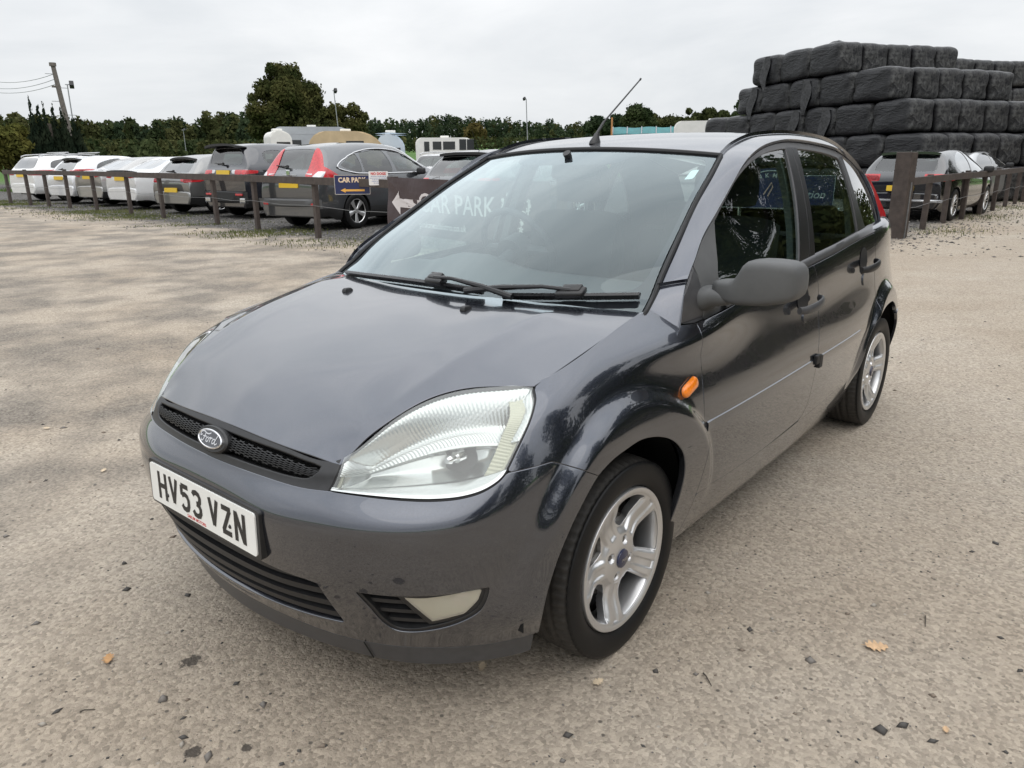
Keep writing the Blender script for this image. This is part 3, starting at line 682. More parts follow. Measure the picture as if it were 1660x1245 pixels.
xx = rng.uniform(-16, -10.5, 5000); yy = rng.uniform(-41, -31, 5000); blades('grass', np.stack([xx, yy], 1), .06 + .10 * rng.random(len(xx)), leaf_mat('lawn_grass', (.075, .13, .03), (.12, .19, .05)), w=.012)

# fallen leaves
LEAFM = [pbr('dry_leaf_tan', (.50, .33, .19), .7, noise=(60, .25)), pbr('dry_leaf_brown', (.40, .22, .09), .7, noise=(60, .25)), pbr('dry_leaf_pale', (.50, .40, .28), .75, noise=(60, .2))]
def oak_leaf(x, y, s, rz, mat, label, curl=.25):
    m = MB(); out = []
    for t in np.linspace(0, 1, 21):
        w = (.10 + .20 * math.sin(math.pi * t ** .8)) * (1 + .38 * math.cos(t * 2 * math.pi * 4.0)) * (1 if t < .97 else .3); out.append((t, w))
    bot = []
    rowsL = [(t - .0, w, curl * (t - .5) ** 2 + curl * w * .8) for t, w in out]; rowsC = [(t, 0, curl * (t - .5) ** 2) for t, w in out]; rowsR = [(t, -w, curl * (t - .5) ** 2 + curl * w * .5) for t, w in out]
    m.loft([rowsL, rowsC, rowsR], closed=False, cap=False); m.tube([(-.22, .02, .05), (0, 0, curl * .25)], .012, 5)
    me = m.mesh('fallen_leaf', True); me.transform(Matrix.Scale(s, 4))
    o = link('fallen_leaf', me, mat, None, label=label, cat='leaf', group='fallen leaves on the gravel'); o.location = (x, y, gzf(x, y) + .006); o.rotation_euler = (.08, .05, rz); return o
# ---------------------------------------------------------------- fences
WOODM = pbr('dark_stained_wood', (.040, .030, .026), .75, noise=(7, .45, (.085, .066, .056)), bump=(40, .5, .01))
WIREM = pbr('fence_wire', (.22, .22, .22), .45, .7)
def fence(label, pts, h, pw, rail_h, n_wire, tall=()):
    x0, y0 = pts[0]; root = empty('rail_fence', (x0, y0, gzf(x0, y0)), 0, label, 'fence', 'post and rail fences round the car park'); o = Vector((x0, y0, gzf(x0, y0)))
    for i, (x, y) in enumerate(pts):
        p = Vector((x, y, gzf(x, y))) - o; d = Vector(pts[min(i + 1, len(pts) - 1)]) - Vector(pts[max(i - 1, 0)]); a = math.atan2(d.y, d.x)
        hh = h * (1 + .03 * math.sin(i * 2.7)); ln = .012 * math.sin(i * 1.9)
        m = MB(); m.box((0, 0, hh / 2 - .1), (pw, pw * .8, hh + .2), bev=.006); b = m.build('post', WOODM, root); b.location = p; b.rotation_euler = (ln, ln * .7, a)
    for i in range(len(pts) - 1):
        a = Vector((*pts[i], gzf(*pts[i]) + rail_h)) - o; b = Vector((*pts[i + 1], gzf(*pts[i + 1]) + rail_h)) - o; d = (b - a); n = Vector((-d.y, d.x, 0)).normalized() * -1
        m = MB(); L_ = d.length; m.box((0, 0, 0), (L_ + .0, .045, .125), bev=.004); r = m.build('rail', WOODM, root); r.location = (a + b) / 2 + n * (pw * .4 + .024)
        r.rotation_euler = (0, -math.asin(d.z / L_), math.atan2(d.y, d.x))
        for k in range(n_wire):
            z = Vector((0, 0, -.42 - .3 * k)); sag = Vector((0, 0, -.03)); m = MB(); m.tube([a + z + n * .05, (a + b) / 2 + z + sag + n * .05, b + z + n * .05], .004, 5); m.build('wire', WIREM, root)
    return root
fence('long dark wooden rail fence in front of the row of parked cars', [tuple(p) for p in fence_pts], 1.06, .10, .985, 1)
fence('dark wooden rail fence running away to the right past the black bales', [(-12.30, -1.47), (-14.04, -1.41), (-15.64, -1.38), (-16.9, -1.27), (-18.5, -1.2), (-20.0, -1.15), (-21.8, -1.13), (-23.15, -1.08), (-24.4, -1.05), (-26.0, -1.0), (-27.6, -.95)], .97, .11, .90, 1)
gp = empty('gate_post', (-12.22, -1.42, gzf(-12.22, -1.42)), R(-8), 'thick square dark wooden gatepost behind the rear of the grey hatchback', 'post')
m = MB(); m.box((0, 0, .60), (.25, .25, 1.55), bev=.012); m.build('post_shaft', WOODM, gp)
m = MB(); m.box((0, .13, .45), (.03, .012, .9)); m.build('post_strap', pbr('weathered_metal', (.25, .26, .27), .5, .6, noise=(20, .3)), gp)

# ---------------------------------------------------------------- signs and banner
def sight(px, py, d):
    """surveyed point: d metres from the camera on the line of sight to photograph pixel (px, py); and metres per pixel there"""
    v = fw + r2 * ((px - 830) / FPX) - u2 * ((py - 622.5) / FPX); t = d / math.hypot(v.x, v.y); p = Vector(CAM) + v * t
    return p, t / FPX
def sign_frame(px, pdir, z): ...
SIGNB = pbr('sign_navy', (.010, .018, .085), .35, coat=.3); ORANGE = pbr('sign_orange', (.80, .42, .08), .5); CREAM = pbr('sign_cream', (.78, .60, .42), .5); SIGNW = pbr('sign_white', (.78, .76, .74), .5)
def board(name, c, w, h, face, label, mat, edge=None, cat='sign'):
    """flat board centred at c, facing the azimuth face (radians); local x along the board, y up"""
    e = empty(name, c, 0, label, cat); n = Vector((math.cos(face), math.sin(face), 0)); x = Vector((-n.y, n.x, 0)); e.matrix_world = Matrix.Translation(c) @ frame_at((0, 0, 0), x, (0, 0, 1))
    m = MB(); m.prism(rrect(w, h, .012), -.012, 0, lambda a, b, q: (a, b, q)); m.build('board', mat, e)
    if edge:
        m = MB(); R0 = rrect(w, h, .012); R1 = rrect(w - .018, h - .018, .010); n_ = len(R0)
        A = [m.bm.verts.new((*p, .0012)) for p in R0]; B = [m.bm.verts.new((*p, .0012)) for p in R1]
        for k in range(n_): m.bm.faces.new((A[k], A[(k + 1) % n_], B[(k + 1) % n_], B[k]))
        m.build('border', edge, e)
    return e
cp = board('car_park_sign', sight(571, 299.5, 12.45)[0], .56, .30, R(42), 'navy blue sign with orange arrow hung on the rail fence', SIGNB, pbr('sign_edge', (.45, .42, .38), .4))
t = link('lettering', text_mesh('lettering', 'CAR PARK', .102, CREAM, .0008, .004, xs=.90), None, cp); t.location = (0, .070, .002)
def arrow(L_, h, hw, hl): return [(-L_ / 2, 0), (-L_ / 2 + hl, hw), (-L_ / 2 + hl, h / 2), (L_ / 2, h / 2), (L_ / 2, -h / 2), (-L_ / 2 + hl, -h / 2), (-L_ / 2 + hl, -hw)]
m = MB(); m.face([(a, b, .0022) for a, b in arrow(.38, .030, .034, .08)]); o = m.build('arrow', ORANGE, cp); o.location = (0, -.085, 0)
m = MB(); m.box((0, .02, -.06), (.06, .10, .10)); m.build('bracket', WOODM, cp)
nd = board('notice', sight(613.5, 289, 11.95)[0], .295, .205, R(40), 'small white notice with red heading on the fence beside the blue sign', SIGNW)
t = link('heading', text_mesh('heading', 'NO DOGS', .052, REDINK, .0008, .002, xs=.95), None, nd); t.location = (0, .066, .002)
m = MB()
for k, (wd, y) in enumerate(((.23, .028), (.26, .002), (.19, -.022), (.21, -.046), (.15, -.070))):
    x = -wd / 2
    while x < wd / 2 - .01: q = .012 + .016 * ((math.sin(k * 7 + x * 90) + 1) / 2); m.face([(x, y - .005, .0015), (min(x + q, wd / 2), y - .005, .0015), (min(x + q, wd / 2), y + .005, .0015), (x, y + .005, .0015)]); x += q + .007
m.build('small_print', pbr('print_blue', (.30, .34, .50), .6), nd, kind='stuff')
m = MB(); m.box((0, 0, -.05), (.04, .12, .07)); m.build('bracket', WOODM, nd)

def banner():
    BROWN = pbr('banner_vinyl', (.055, .036, .040), .42, noise=(2.5, .12), bump=(3.5, .35, .05)); PRINT = pbr('banner_print', (.62, .58, .58), .5)
    y0, y1 = -7.10, -3.72; H_ = .80; ztop = 1.085; L_ = np.hypot(y1 - y0, fx(y1) - fx(y0))
    root = empty('car_park_banner', (fx(y0) + .12, y0, gzf(fx(y0), y0)), 0, 'dark brown vinyl banner with large white arrow tied along the rail fence', 'banner')
    o = Vector(root.location); a = Vector((fx(y0) + .10, y0, gzf(fx(y0), y0) + ztop)) - o; b = Vector((fx(y1) + .10, y1, gzf(fx(y1), y1) + ztop)) - o; d = (b - a).normalized(); n = Vector((d.y, -d.x, 0)).normalized()
    n = n if n.x > 0 else -n
    def P_(s, q, off=0):                                   # s metres from the left end, q metres below the top
        fold = .018 * math.sin(s * 2.6 + q * 3) * (.3 + q) + .014 * math.sin((s - q * 1.6) * 5.0) * math.exp(-s * .8) + .010 * math.exp(-((s - q * 1.35) / .05) ** 2) + .006 * math.sin(s * 9 + q * 2)
        return a + d * s + Vector((0, 0, -q - .015 * math.sin(math.pi * s / L_))) + n * (fold + off)
    nx, ny = 90, 22; me_v = [P_(L_ * i / nx, H_ * j / ny) for j in range(ny + 1) for i in range(nx + 1)]
    i = np.arange(len(me_v)).reshape(ny + 1, nx + 1); F = np.stack([i[1:, :-1], i[1:, 1:], i[:-1, 1:], i[:-1, :-1]], -1).reshape(-1, 4)
    link('vinyl', mesh_np('vinyl', np.array(me_v), [F]), BROWN, root)
    def flat(me, s0, q0, name):
        bm = bmesh.new(); bm.from_mesh(me); bmesh.ops.triangulate(bm, faces=bm.faces[:]); bmesh.ops.subdivide_edges(bm, edges=[e for e in bm.edges if e.calc_length() > .08], cuts=2)
        for v in bm.verts: v.co = P_(s0 + v.co.x, q0 - v.co.y, .004 + v.co.z)
        bm.to_mesh(me); bm.free(); me.materials.clear(); link(name, me, PRINT, root)
    m = MB(); m.face([(p, q, 0) for p, q in arrow(.72, .125, .17, .20)]); flat(m.mesh('arrow'), .47, .36, 'arrow')
    t = text_mesh('lettering', 'CAR PARK', .36, PRINT, 0, .004, xs=.98); flat(t, 1.62, .34, 'lettering')
    t = text_mesh('web_address', 'pinkmeadbistro.co.uk', .125, PRINT, 0, .001, xs=1.0); flat(t, 1.30, .64, 'web_address')
    # wreath of flowers round the name
    m = MB(); r0 = random.Random(3); cx, cq = 2.83, .36
    for k in range(26):
        t_ = R(12 + 336 * k / 26 + 96); rad = .205 + .035 * math.sin(k * 2.4); u, v = rad * 1.25 * math.cos(t_), rad * math.sin(t_)
        if -.10 < v < .02 or (v < -.02 and abs(u) > .13): continue
        n_ = 5 if k % 3 else 7; s = .022 + .016 * r0.random()
        for p in range(n_):
            aa = 6.283 * p / n_ + k; m.face([(u + s * math.cos(aa + q) * (1.3 if abs(q) < .1 else .75), v + s * math.sin(aa + q) * (1.3 if abs(q) < .1 else .75), 0.0001 * p) for q in (-.5, 0, .5)] + [(u, v, 0.0001 * p)])
    flat(m.mesh('wreath'), cx, cq, 'wreath')
    PK = {'P': [[(2, 0), (6, 20)], [(-3, 14), (3, 20), (10, 20), (13, 15), (9, 10), (4, 10)]], 'i': [[(0, 0), (2, 9)]], 'n': [[(0, 0), (2, 9)], [(1, 6), (5, 9), (7, 7), (6, 0)]], 'k': [[(0, 0), (4, 19)], [(8, 9), (2, 5), (8, 0)]],
          'm': [[(0, 0), (2, 9)], [(1, 6), (5, 9), (6, 7), (5, 0)], [(5, 6), (9, 9), (11, 7), (10, 0)]], 'e': [[(1, 4), (7, 6), (6, 9), (3, 9), (0, 4), (2, 0), (7, 1)]], 'a': [[(7, 8), (3, 9), (0, 4), (2, 0), (6, 5)], [(8, 9), (7, 0)]], 'd': [[(7, 8), (3, 9), (0, 4), (2, 0), (6, 5)], [(11, 19), (7, 0)]]}
    st = []; x = -44
    for ch in 'Pinkmead':
        st += [spline_poly(np.array([(u + x, v) for u, v in s], float), closed=False, n=3) if len(s) > 2 else [(u + x, v) for u, v in s] for s in PK[ch]]; x += {'P': 14, 'i': 5, 'n': 10, 'k': 11, 'm': 14, 'e': 10, 'a': 11, 'd': 12}[ch]
    flat(stroke_mesh('logo_name', st, 2.6, PRINT, h=.0002, scale=.0058), cx - .0, cq + .05, 'logo_name')
    t = text_mesh('logo_line', 'BISTRO', .062, PRINT, 0, .001, xs=1.25); flat(t, cx - .02, cq + .115, 'logo_line')
    for s in (.02, L_ * .33, L_ * .66, L_ - .02):
        m = MB(); p = P_(s, .02); m.tube([p + n * .006, p - n * .10, p - n * .12 + Vector((0, 0, .05)), p + n * .004 + Vector((0, 0, .03))], .005, 6); m.build('tie', WIREM, root)
banner()
# signboards seen through the cabin
def posts(e, w, h, z0):
    for s in (-1, 1): m = MB(); m.box((s * w * .38, -h / 2 - z0 / 2 + .06, -.05), (.06, z0 + .12, .06)); m.build('leg', WOODM, e)
rs = empty('round_top_sign', (0, 0, 0), 0, 'navy signboard with a rounded top seen through the front side window', 'sign'); c = Vector((-11.4, -3.32, gzf(-11.4, -3.3) + .80)); n = Vector((math.cos(R(26)), math.sin(R(26)), 0))
rs.matrix_world = Matrix.Translation(c) @ frame_at((0, 0, 0), (-n.y, n.x, 0), (0, 0, 1))
RSO = [(-.42, -.32), (.42, -.32)] + [(.50 * math.cos(t), -.02 + .36 * math.sin(t)) for t in np.linspace(R(0), R(180), 24)]
m = MB(); m.prism(RSO, -.03, 0, lambda a, b, q: (a, b, q)); m.build('board', SIGNB, rs)
RIM = pbr('sign_rim', (.45, .50, .52), .5)
m = MB(); m.tube([(.46 * math.cos(t), -.03 + .325 * math.sin(t), .003) for t in np.linspace(R(4), R(176), 40)], .008, 6); m.build('border', RIM, rs)
for i, ch in enumerate('PINKMEAD'):
    t = R(160 - i * 20); lt = link('letter', text_mesh('letter', ch, .10, RIM, .0008, .002), None, rs); lt.location = (.37 * math.cos(t), -.03 + .245 * math.sin(t), .002); lt.rotation_euler = (0, 0, t - R(90))
m = MB(); m.tube([(-.10, -.10, .004), (.02, .10, .004), (.04, .02, .004), (-.03, -.13, .004)], .012, 6); m.build('emblem', pbr('sign_pink', (.52, .36, .33), .6), rs)
posts(rs, .9, .64, .50)
rc = board('reception_sign', (-13.7, -3.55, gzf(-13.7, -3.5) + .66), 1.15, .60, R(22), 'square blue signboard with pale italic lettering seen through the rear side window', SIGNB, RIM)
t = link('lettering', text_mesh('lettering', 'Reception', .21, RIM, .0008, .002, shear=.25), None, rc); t.location = (-.02, -.07, .002)
m = MB(); m.tube([(-.55, -.36, .05), (.62, -.36, .05), (.70, -.33, .05)], .022, 8); m.build('foot_rail', RIM, rc); posts(rc, 1.1, .6, .40)
# ---------------------------------------------------------------- trees
BARK = pbr('bark', (.055, .045, .035), .9, noise=(6, .4), bump=(12, .8, .05))
def leaf_cloud(blobs, n, size, seed, flat=.75, upright=0.0, shell=.55):
    """n leaf-sized quads spread through ellipsoidal blobs (x, y, z, rx, ry, rz)"""
    g = np.random.default_rng(seed); B = np.array(blobs, float); vol = (B[:, 3] * B[:, 4] * B[:, 5]) ** .72; k = g.choice(len(B), n, p=vol / vol.sum())
    d = g.normal(size=(n, 3)); d /= np.linalg.norm(d, axis=1, keepdims=True); r = shell + (1 - shell) * g.random(n) ** .6; r = np.where(g.random(n) < .12, r * g.random(n), r) * (1 + .16 * g.normal(size=n) * (g.random(n) < .4))
    C = B[k, :3] + d * r[:, None] * B[k, 3:6]
    nrm = d + g.normal(size=(n, 3)) * flat; nrm /= np.linalg.norm(nrm, axis=1, keepdims=True)
    t = np.cross(nrm, g.normal(size=(n, 3))); t /= np.maximum(np.linalg.norm(t, axis=1, keepdims=True), 1e-6)
    if upright: t = t * (1 - upright) + np.array([(0, 0, 1.)]) * upright; t /= np.linalg.norm(t, axis=1, keepdims=True)
    b = np.cross(nrm, t); s = size * (.55 + .9 * g.random(n))[:, None]
    V = np.stack([C - t * s, C + b * s * .55, C + t * s, C - b * s * .55], 1).reshape(-1, 3)
    return V, np.arange(4 * n).reshape(-1, 4)
def trunk(name, root, base_r, h, limbs, seed, lean=(0, 0)):
    g = random.Random(seed); m = MB(); top = Vector((lean[0], lean[1], h))
    m.tube([(0, 0, -.3), (base_r * .1, 0, h * .15), top * .5 + Vector((.1, 0, 0)), top], [base_r * 1.35, base_r, base_r * .8, base_r * .45], 10)
    for (x, y, z) in limbs:
        s = top * (.35 + .5 * g.random()); e = Vector((x, y, z)); m.tube([s, s.lerp(e, .5) + Vector((0, 0, -.06 * (e - s).length)), e], [base_r * .42, base_r * .25, base_r * .07], 7)
    return m.build(name, BARK, root, smooth=True)
def tree(name, loc, blobs, n, size, mat, label, seed, base_r=.3, th=None, group=None, flat=.75, upright=0, cat='tree', limbs=True):
    x, y = loc; root = empty(name, (x, y, gzf(x, y)), 0, label, cat, group)
    th = th or max(b[2] for b in blobs) * .55
    trunk('trunk', root, base_r, th, [(b[0] * .9, b[1] * .9, b[2]) for b in blobs[:14]] if limbs else [], seed)
    V, F = leaf_cloud(blobs, n, size, seed, flat, upright); link('crown', mesh_np('crown', V, [F], None, smooth=False), mat, root); return root
def ray_at(px, d):
    p, k = sight(px, 266, d); f = Vector((p.x - CAM[0], p.y - CAM[1], 0)).normalized(); return np.array([p.x, p.y]), np.array([f.y, -f.x]), np.array([f.x, f.y])
def px_blobs(c_px, d, L_, seed, zb, depth=1.0, sq=1.0):
    """crown blobs surveyed at distance d, in metres round the trunk's foot; depth filled in at random"""
    g = random.Random(seed); (c, s, f) = ray_at(c_px, d); out = []
    for px, py, r in L_:
        for q in range(2):
            rr_ = r * sight(px, py, d)[1]; p, k = sight(px, py, d + g.uniform(-1, 1) * depth * rr_ * 1.2); out.append((p.x - c[0], p.y - c[1], p.z - zb + g.uniform(-.2, .2) * rr_, rr_, rr_, rr_ * .85 * sq))
    return c, out
OAKM = leaf_mat('oak_leaves', (.040, .052, .020), (.105, .100, .038), .5)
c, b = px_blobs(470, 74, [(452, 124, 20), (440, 112, 10), (470, 122, 20), (432, 146, 20), (466, 150, 26), (500, 148, 22), (415, 182, 17), (450, 185, 28), (488, 182, 26), (520, 190, 17), (545, 182, 18), (572, 178, 12), (588, 190, 10), (420, 210, 18), (455, 215, 28), (500, 215, 26), (540, 212, 24), (575, 208, 18), (410, 160, 9), (515, 165, 10)], 5, gzf(*ray_at(470, 74)[0]))
tree('oak_tree', c, b, 34000, .15, OAKM, 'large broad oak tree rising behind the grey people carrier and caravans', 11, .42, 5.5)
DIST = [leaf_mat('far_leaves_%d' % i, a, b_, .25) for i, (a, b_) in enumerate((((.032, .048, .022), (.075, .090, .040)), ((.040, .050, .020), (.105, .105, .045)), ((.028, .045, .026), (.060, .080, .042)), ((.09, .075, .028), (.16, .125, .05))))]
# dark conifers on the left
CONM = leaf_mat('conifer_needles', (.010, .017, .011), (.030, .040, .024), 1.2, .1)
zc = gzf(*ray_at(90, 54)[0]); c, s_, f_ = ray_at(90, 54)
bl = []; g = random.Random(4)
for px, top, hw in ((52, 215, 18), (72, 212, 20), (92, 214, 20), (110, 222, 18), (47, 164, 10), (60, 172, 10), (69, 170, 9), (84, 173, 12), (98, 178, 10), (104, 190, 12), (118, 197, 13), (128, 212, 12), (136, 232, 9), (55, 200, 14), (75, 205, 16), (96, 208, 15), (115, 225, 14), (45, 225, 10)):
    p_, k_ = sight(px, top, 54); zt = p_.z - zc; w = hw * k_; dep = g.uniform(-.8, .8)
    for q in range(9):
        t = q / 8; bl.append((p_.x - c[0] + f_[0] * dep, p_.y - c[1] + f_[1] * dep, zt * (.08 + .86 * t), w * (1.05 - .85 * t ** 1.5), w * (1.05 - .85 * t ** 1.5), zt * .12))
tree('conifer', c, bl, 26000, .11, CONM, 'dark many-pointed evergreen clump behind the white cars at far left', 21, .3, 3.5, flat=.6, upright=.75, limbs=False)
c, b = px_blobs(18, 50, [(-20, 225, 26), (10, 222, 22), (28, 212, 14), (20, 240, 22), (36, 235, 14), (0, 250, 25), (35, 255, 14)], 8, gzf(*ray_at(18, 50)[0]))
tree('bushy_tree', c, b, 9000, .11, leaf_mat('yellow_green_leaves', (.060, .070, .020), (.17, .155, .045), .8), 'yellowing bushy tree at the left edge beside the dark evergreen', 22, .18, 2)
for i, (px, d, L_, mi, lb) in enumerate((
  (770, 205, [(770, 212, 13), (762, 220, 10), (779, 218, 10), (770, 226, 11)], 3, 'round yellowing tree standing alone in front of the far wood'),
  (1033, 95, [(1030, 182, 14), (1045, 186, 12), (1018, 196, 12), (1050, 202, 14), (1033, 205, 16)], 0, 'tall tree peeping over the car roof right of the aerial'),
  (1070, 100, [(1060, 190, 6), (1065, 200, 10), (1085, 202, 14), (1100, 198, 12), (1115, 205, 14)], 1, 'lower olive trees over the car roof in the middle'),
  (1150, 105, [(1130, 192, 10), (1150, 190, 14), (1172, 192, 12), (1160, 204, 16), (1117, 180, 5)], 1, 'olive tree above the white caravan over the roof'),
  (1212, 85, [(1205, 172, 12), (1218, 166, 14), (1195, 188, 10), (1225, 188, 18), (1208, 196, 14)], 0, 'grey green tree directly left of the stacked bales'),
  (970, 130, [(968, 200, 12), (955, 208, 10), (985, 205, 12), (1000, 196, 12), (990, 212, 14)], 2, 'dark small tree behind the aerial'))):
    c, b = px_blobs(px, d, L_, 30 + i, gzf(*ray_at(px, d)[0])); tree('broadleaf_tree', c, b, 6000, .0022 * d, DIST[mi], lb, 40 + i, .25, 3, 'trees along the far side')
# the far wood that closes the view: one mass
def wood(name, d0, spec, n, size, mats, seed):
    g = np.random.default_rng(seed); Bs = []
    for px, top, w in spec:
        d = d0 * (1 + .10 * g.normal()); c, s, f = ray_at(px, d); z0 = gzf(*c); p_, k_ = sight(px, top, d); zt = p_.z
        h = max(zt - z0, 2.5); r = w * k_
        for q in range(3):
            t = (.9, .6, .3)[q]; Bs.append((c[0] + s[0] * g.normal() * r * .4, c[1] + s[1] * g.normal() * r * .4, z0 + h * t * .9, r * (1.0 if q else .75), r * (1.0 if q else .75), h * .24))
    V, F = leaf_cloud(Bs, n, size, seed, .9); me = mesh_np(name, V, [F], None, smooth=False)
    for m in mats: me.materials.append(m)
    cid = (np.repeat(np.arange(len(F)), 1)); 
    lut = np.random.default_rng(seed + 1).integers(0, len(mats), 4096); ctr = V.reshape(-1, 4, 3).mean(1); key = (np.floor(ctr[:, 0] / (size * 9)) * 73 + np.floor(ctr[:, 1] / (size * 9)) * 19).astype(int) % 4096
    me.polygons.foreach_set('material_index', lut[key].astype(np.int32)); return link(name, me, None, kind='stuff')
g = np.random.default_rng(9); sp1 = []
prof_x = [-80, 0, 120, 150, 180, 215, 250, 290, 320, 345, 380, 420, 600, 640, 700, 735, 760, 800, 850, 900, 960, 1000, 1100, 1200, 1300, 1700]
prof_y = [190, 192, 194, 200, 204, 196, 203, 193, 204, 190, 184, 190, 196, 200, 194, 186, 192, 198, 197, 201, 205, 205, 200, 200, 200, 200]
for px in np.arange(-80, 470, 7): sp1.append((px, np.interp(px, prof_x, prof_y) + g.normal() * 3.5, 11 + 5 * g.random()))
wood('far_wood', 120, sp1, 60000, .28, DIST[:3] + [DIST[1]], 51)
sp2 = []
for px in np.arange(420, 1700, 6): sp2.append((px, np.interp(px, prof_x, prof_y) + g.normal() * 3.0, 8 + 5 * g.random()))
wood('far_wood', 300, sp2, 52000, .60, DIST[:3] + [DIST[2]], 52)
# hedge at the edge of the field
wood('hedge', 95, [(px, 236 + 4 * g.normal(), 8) for px in np.arange(100, 480, 4)], 12000, .26, DIST[:2], 54)
wood('hedge', 150, [(px, 247 + g.normal(), 5) for px in np.arange(600, 1010, 4)], 5000, .35, DIST[:2], 53)
# trees beside the yard, to the left of the grey car: they darken its doors and side windows
SIDEM = leaf_mat('side_tree_leaves', (.022, .034, .013), (.075, .085, .032), .7)
g = random.Random(12)
SPOTS = ((-9.5, 7.0, 7.5, 2.8), (-14.5, 6.2, 9.0, 3.2), (-20, 7.5, 10.5, 3.8), (-27, 7.0, 11, 4.2), (-35, 7.5, 11, 4.5), (-12.5, 11.5, 10, 3.8), (-5.5, 11.5, 9.0, 3.8), (1.5, 14, 9, 4.0), (8, 15, 8.0, 4.0))
SIDEL = ['slim leafy tree nearest the grey car outside the right of the picture'] + ['leafy tree, %s along the yard edge outside the right of the picture' % q for q in ('second', 'third', 'fourth', 'fifth and furthest')] + ['broad tree standing back behind the slim one beside the yard', 'broad tree level with the grey car across the yard', 'broad tree across the yard from the car bonnet', 'broad tree across the yard, behind the viewer']
for i, (x, y, h, w) in enumerate(SPOTS):
    b = []
    for q in range(15):
        t = g.random(); a = g.uniform(0, 6.28); rad = w * (.75 - .45 * t) * math.sqrt(g.random()); s = w * g.uniform(.26, .42); b.append((rad * math.cos(a), rad * math.sin(a), h * (.18 + .72 * t), s, s, s * .8))
    for q in range(5): a = q * 1.26 + i; b.append((w * .55 * math.cos(a), w * .55 * math.sin(a), h * .16, w * .4, w * .4, h * .15))
    tree('roadside_tree', (x, y), b, 7000, .16, SIDEM, SIDEL[i], 70 + i, .22, h * .5, 'trees beside the yard')
hb = []  # hedge added out of view to darken the reflection in the doors
for t in np.linspace(0, 1, 34): hb.append((-6.5 - 26 * t, 5.6 + 1.2 * t + .3 * math.sin(t * 40), .75, 1.0, .8, .85 + .25 * math.sin(t * 23)))
hx0, hy0 = -6.5, 5.6; hr = empty('hedge', (hx0, hy0, gzf(hx0, hy0)), 0, 'low dark hedge added outside the right of the picture to darken the door reflections', 'hedge')
V, F = leaf_cloud([(a - hx0, b_ - hy0, *r_) for a, b_, *r_ in hb], 16000, .10, 91, .8); link('foliage', mesh_np('foliage', V, [F], None, smooth=False), SIDEM, hr)
m = MB()
for t in np.linspace(0, 1, 34): m.tube([(-26 * t, 1.2 * t, -.1), (-26 * t, 1.2 * t + .1, .9)], .03, 5)
m.build('stems', BARK, hr)['kind'] = 'stuff'

# ---------------------------------------------------------------- poles
POLEM = pbr('pole_wood', (.14, .125, .11), .85, noise=(8, .3)); POLEG = pbr('pole_steel', (.30, .31, .32), .5, .5)
def up_at(px, py, d): return sight(px, py, d)[0]
a, b = up_at(119, 240, 58), up_at(85, 103, 58); root = empty('telegraph_pole', (a.x, a.y, gzf(a.x, a.y)), 0, 'leaning wooden telegraph pole with wires above the dark evergreen', 'pole'); o = Vector(root.location); dn = (a - b).normalized()
foot = a + dn * ((a.z - o.z) / -dn.z); m = MB(); m.tube([foot - o, b - o], [.20, .13], 10); m.build('shaft', POLEM, root, smooth=True)
m = MB(); m.cyl(b - o - Vector((0, 0, .15)), b - o + Vector((0, 0, .05)), .2, .2, 10).box(b - o + Vector((0, 0, -1.35)), (.5, .12, .12)); m.build('cap', POLEM, root)
for k in range(4):
    p = b.lerp(a, .12 + .16 * k) - o; m = MB(); sd = Vector((ray_at(90, 58)[1][0], ray_at(90, 58)[1][1], 0)) * (.55 if k % 2 else -.55); m.cyl(p, p + sd, .02, .02, 6); m.build('step_peg', POLEG, root)
WIRE2 = pbr('overhead_wire', (.25, .26, .27), .6)
for k, (px, py) in enumerate(((-60, 118), (-60, 130), (-60, 136))):
    e = up_at(px, py, 75); s_ = b + Vector((0, 0, -.6 - .3 * k)); pts = [s_.lerp(e, t) + Vector((0, 0, -1.0 * 4 * t * (1 - t) * .6)) - o for t in np.linspace(0, 1, 14)]; m = MB(); m.tube(pts, .018, 5); m.build('wire', WIRE2, root)
def flood(px0, py0, px1, py1, d, label, hx=1, head=.42, r=.05):
    a, b = up_at(px1, py1, d), up_at(px0, py0, d); root = empty('floodlight_pole', (a.x, a.y, gzf(a.x, a.y)), 0, label, 'lamp post', 'floodlights on poles'); o = Vector(root.location)
    m = MB(); m.tube([Vector((a.x, a.y, o.z)) - o, b - o], [r, r * .7], 8); m.build('shaft', POLEG, root, smooth=True)
    sd = Vector((ray_at(px0, d)[1][0], ray_at(px0, d)[1][1], 0)); m = MB(); m.box(b - o + sd * hx * head * .55, (head, head * .6, head * .75), rot=Matrix.Rotation(YAW + .5, 4, 'Z') @ Matrix.Rotation(R(25), 4, 'Y'), bev=.03); m.build('lamp_head', BLACKP, root)
    m = MB(); m.tube([b - o + sd * -.12, b - o + sd * hx * head * .4], .03, 6); m.build('arm', POLEG, root)
flood(109, 137, 118, 200, 56, 'thin pole with a black floodlight right of the leaning telegraph pole')
flood(541, 147, 552, 215, 70, 'floodlight pole in front of the oak tree', .6, .4)
flood(853, 160, 857, 235, 60, 'slim pale floodlight pole against the sky left of the aerial', -1, .26, .045)
flood(297, 211, 302, 245, 80, 'short lamp pole above the grey hatchback roof', .6, .3, .04)
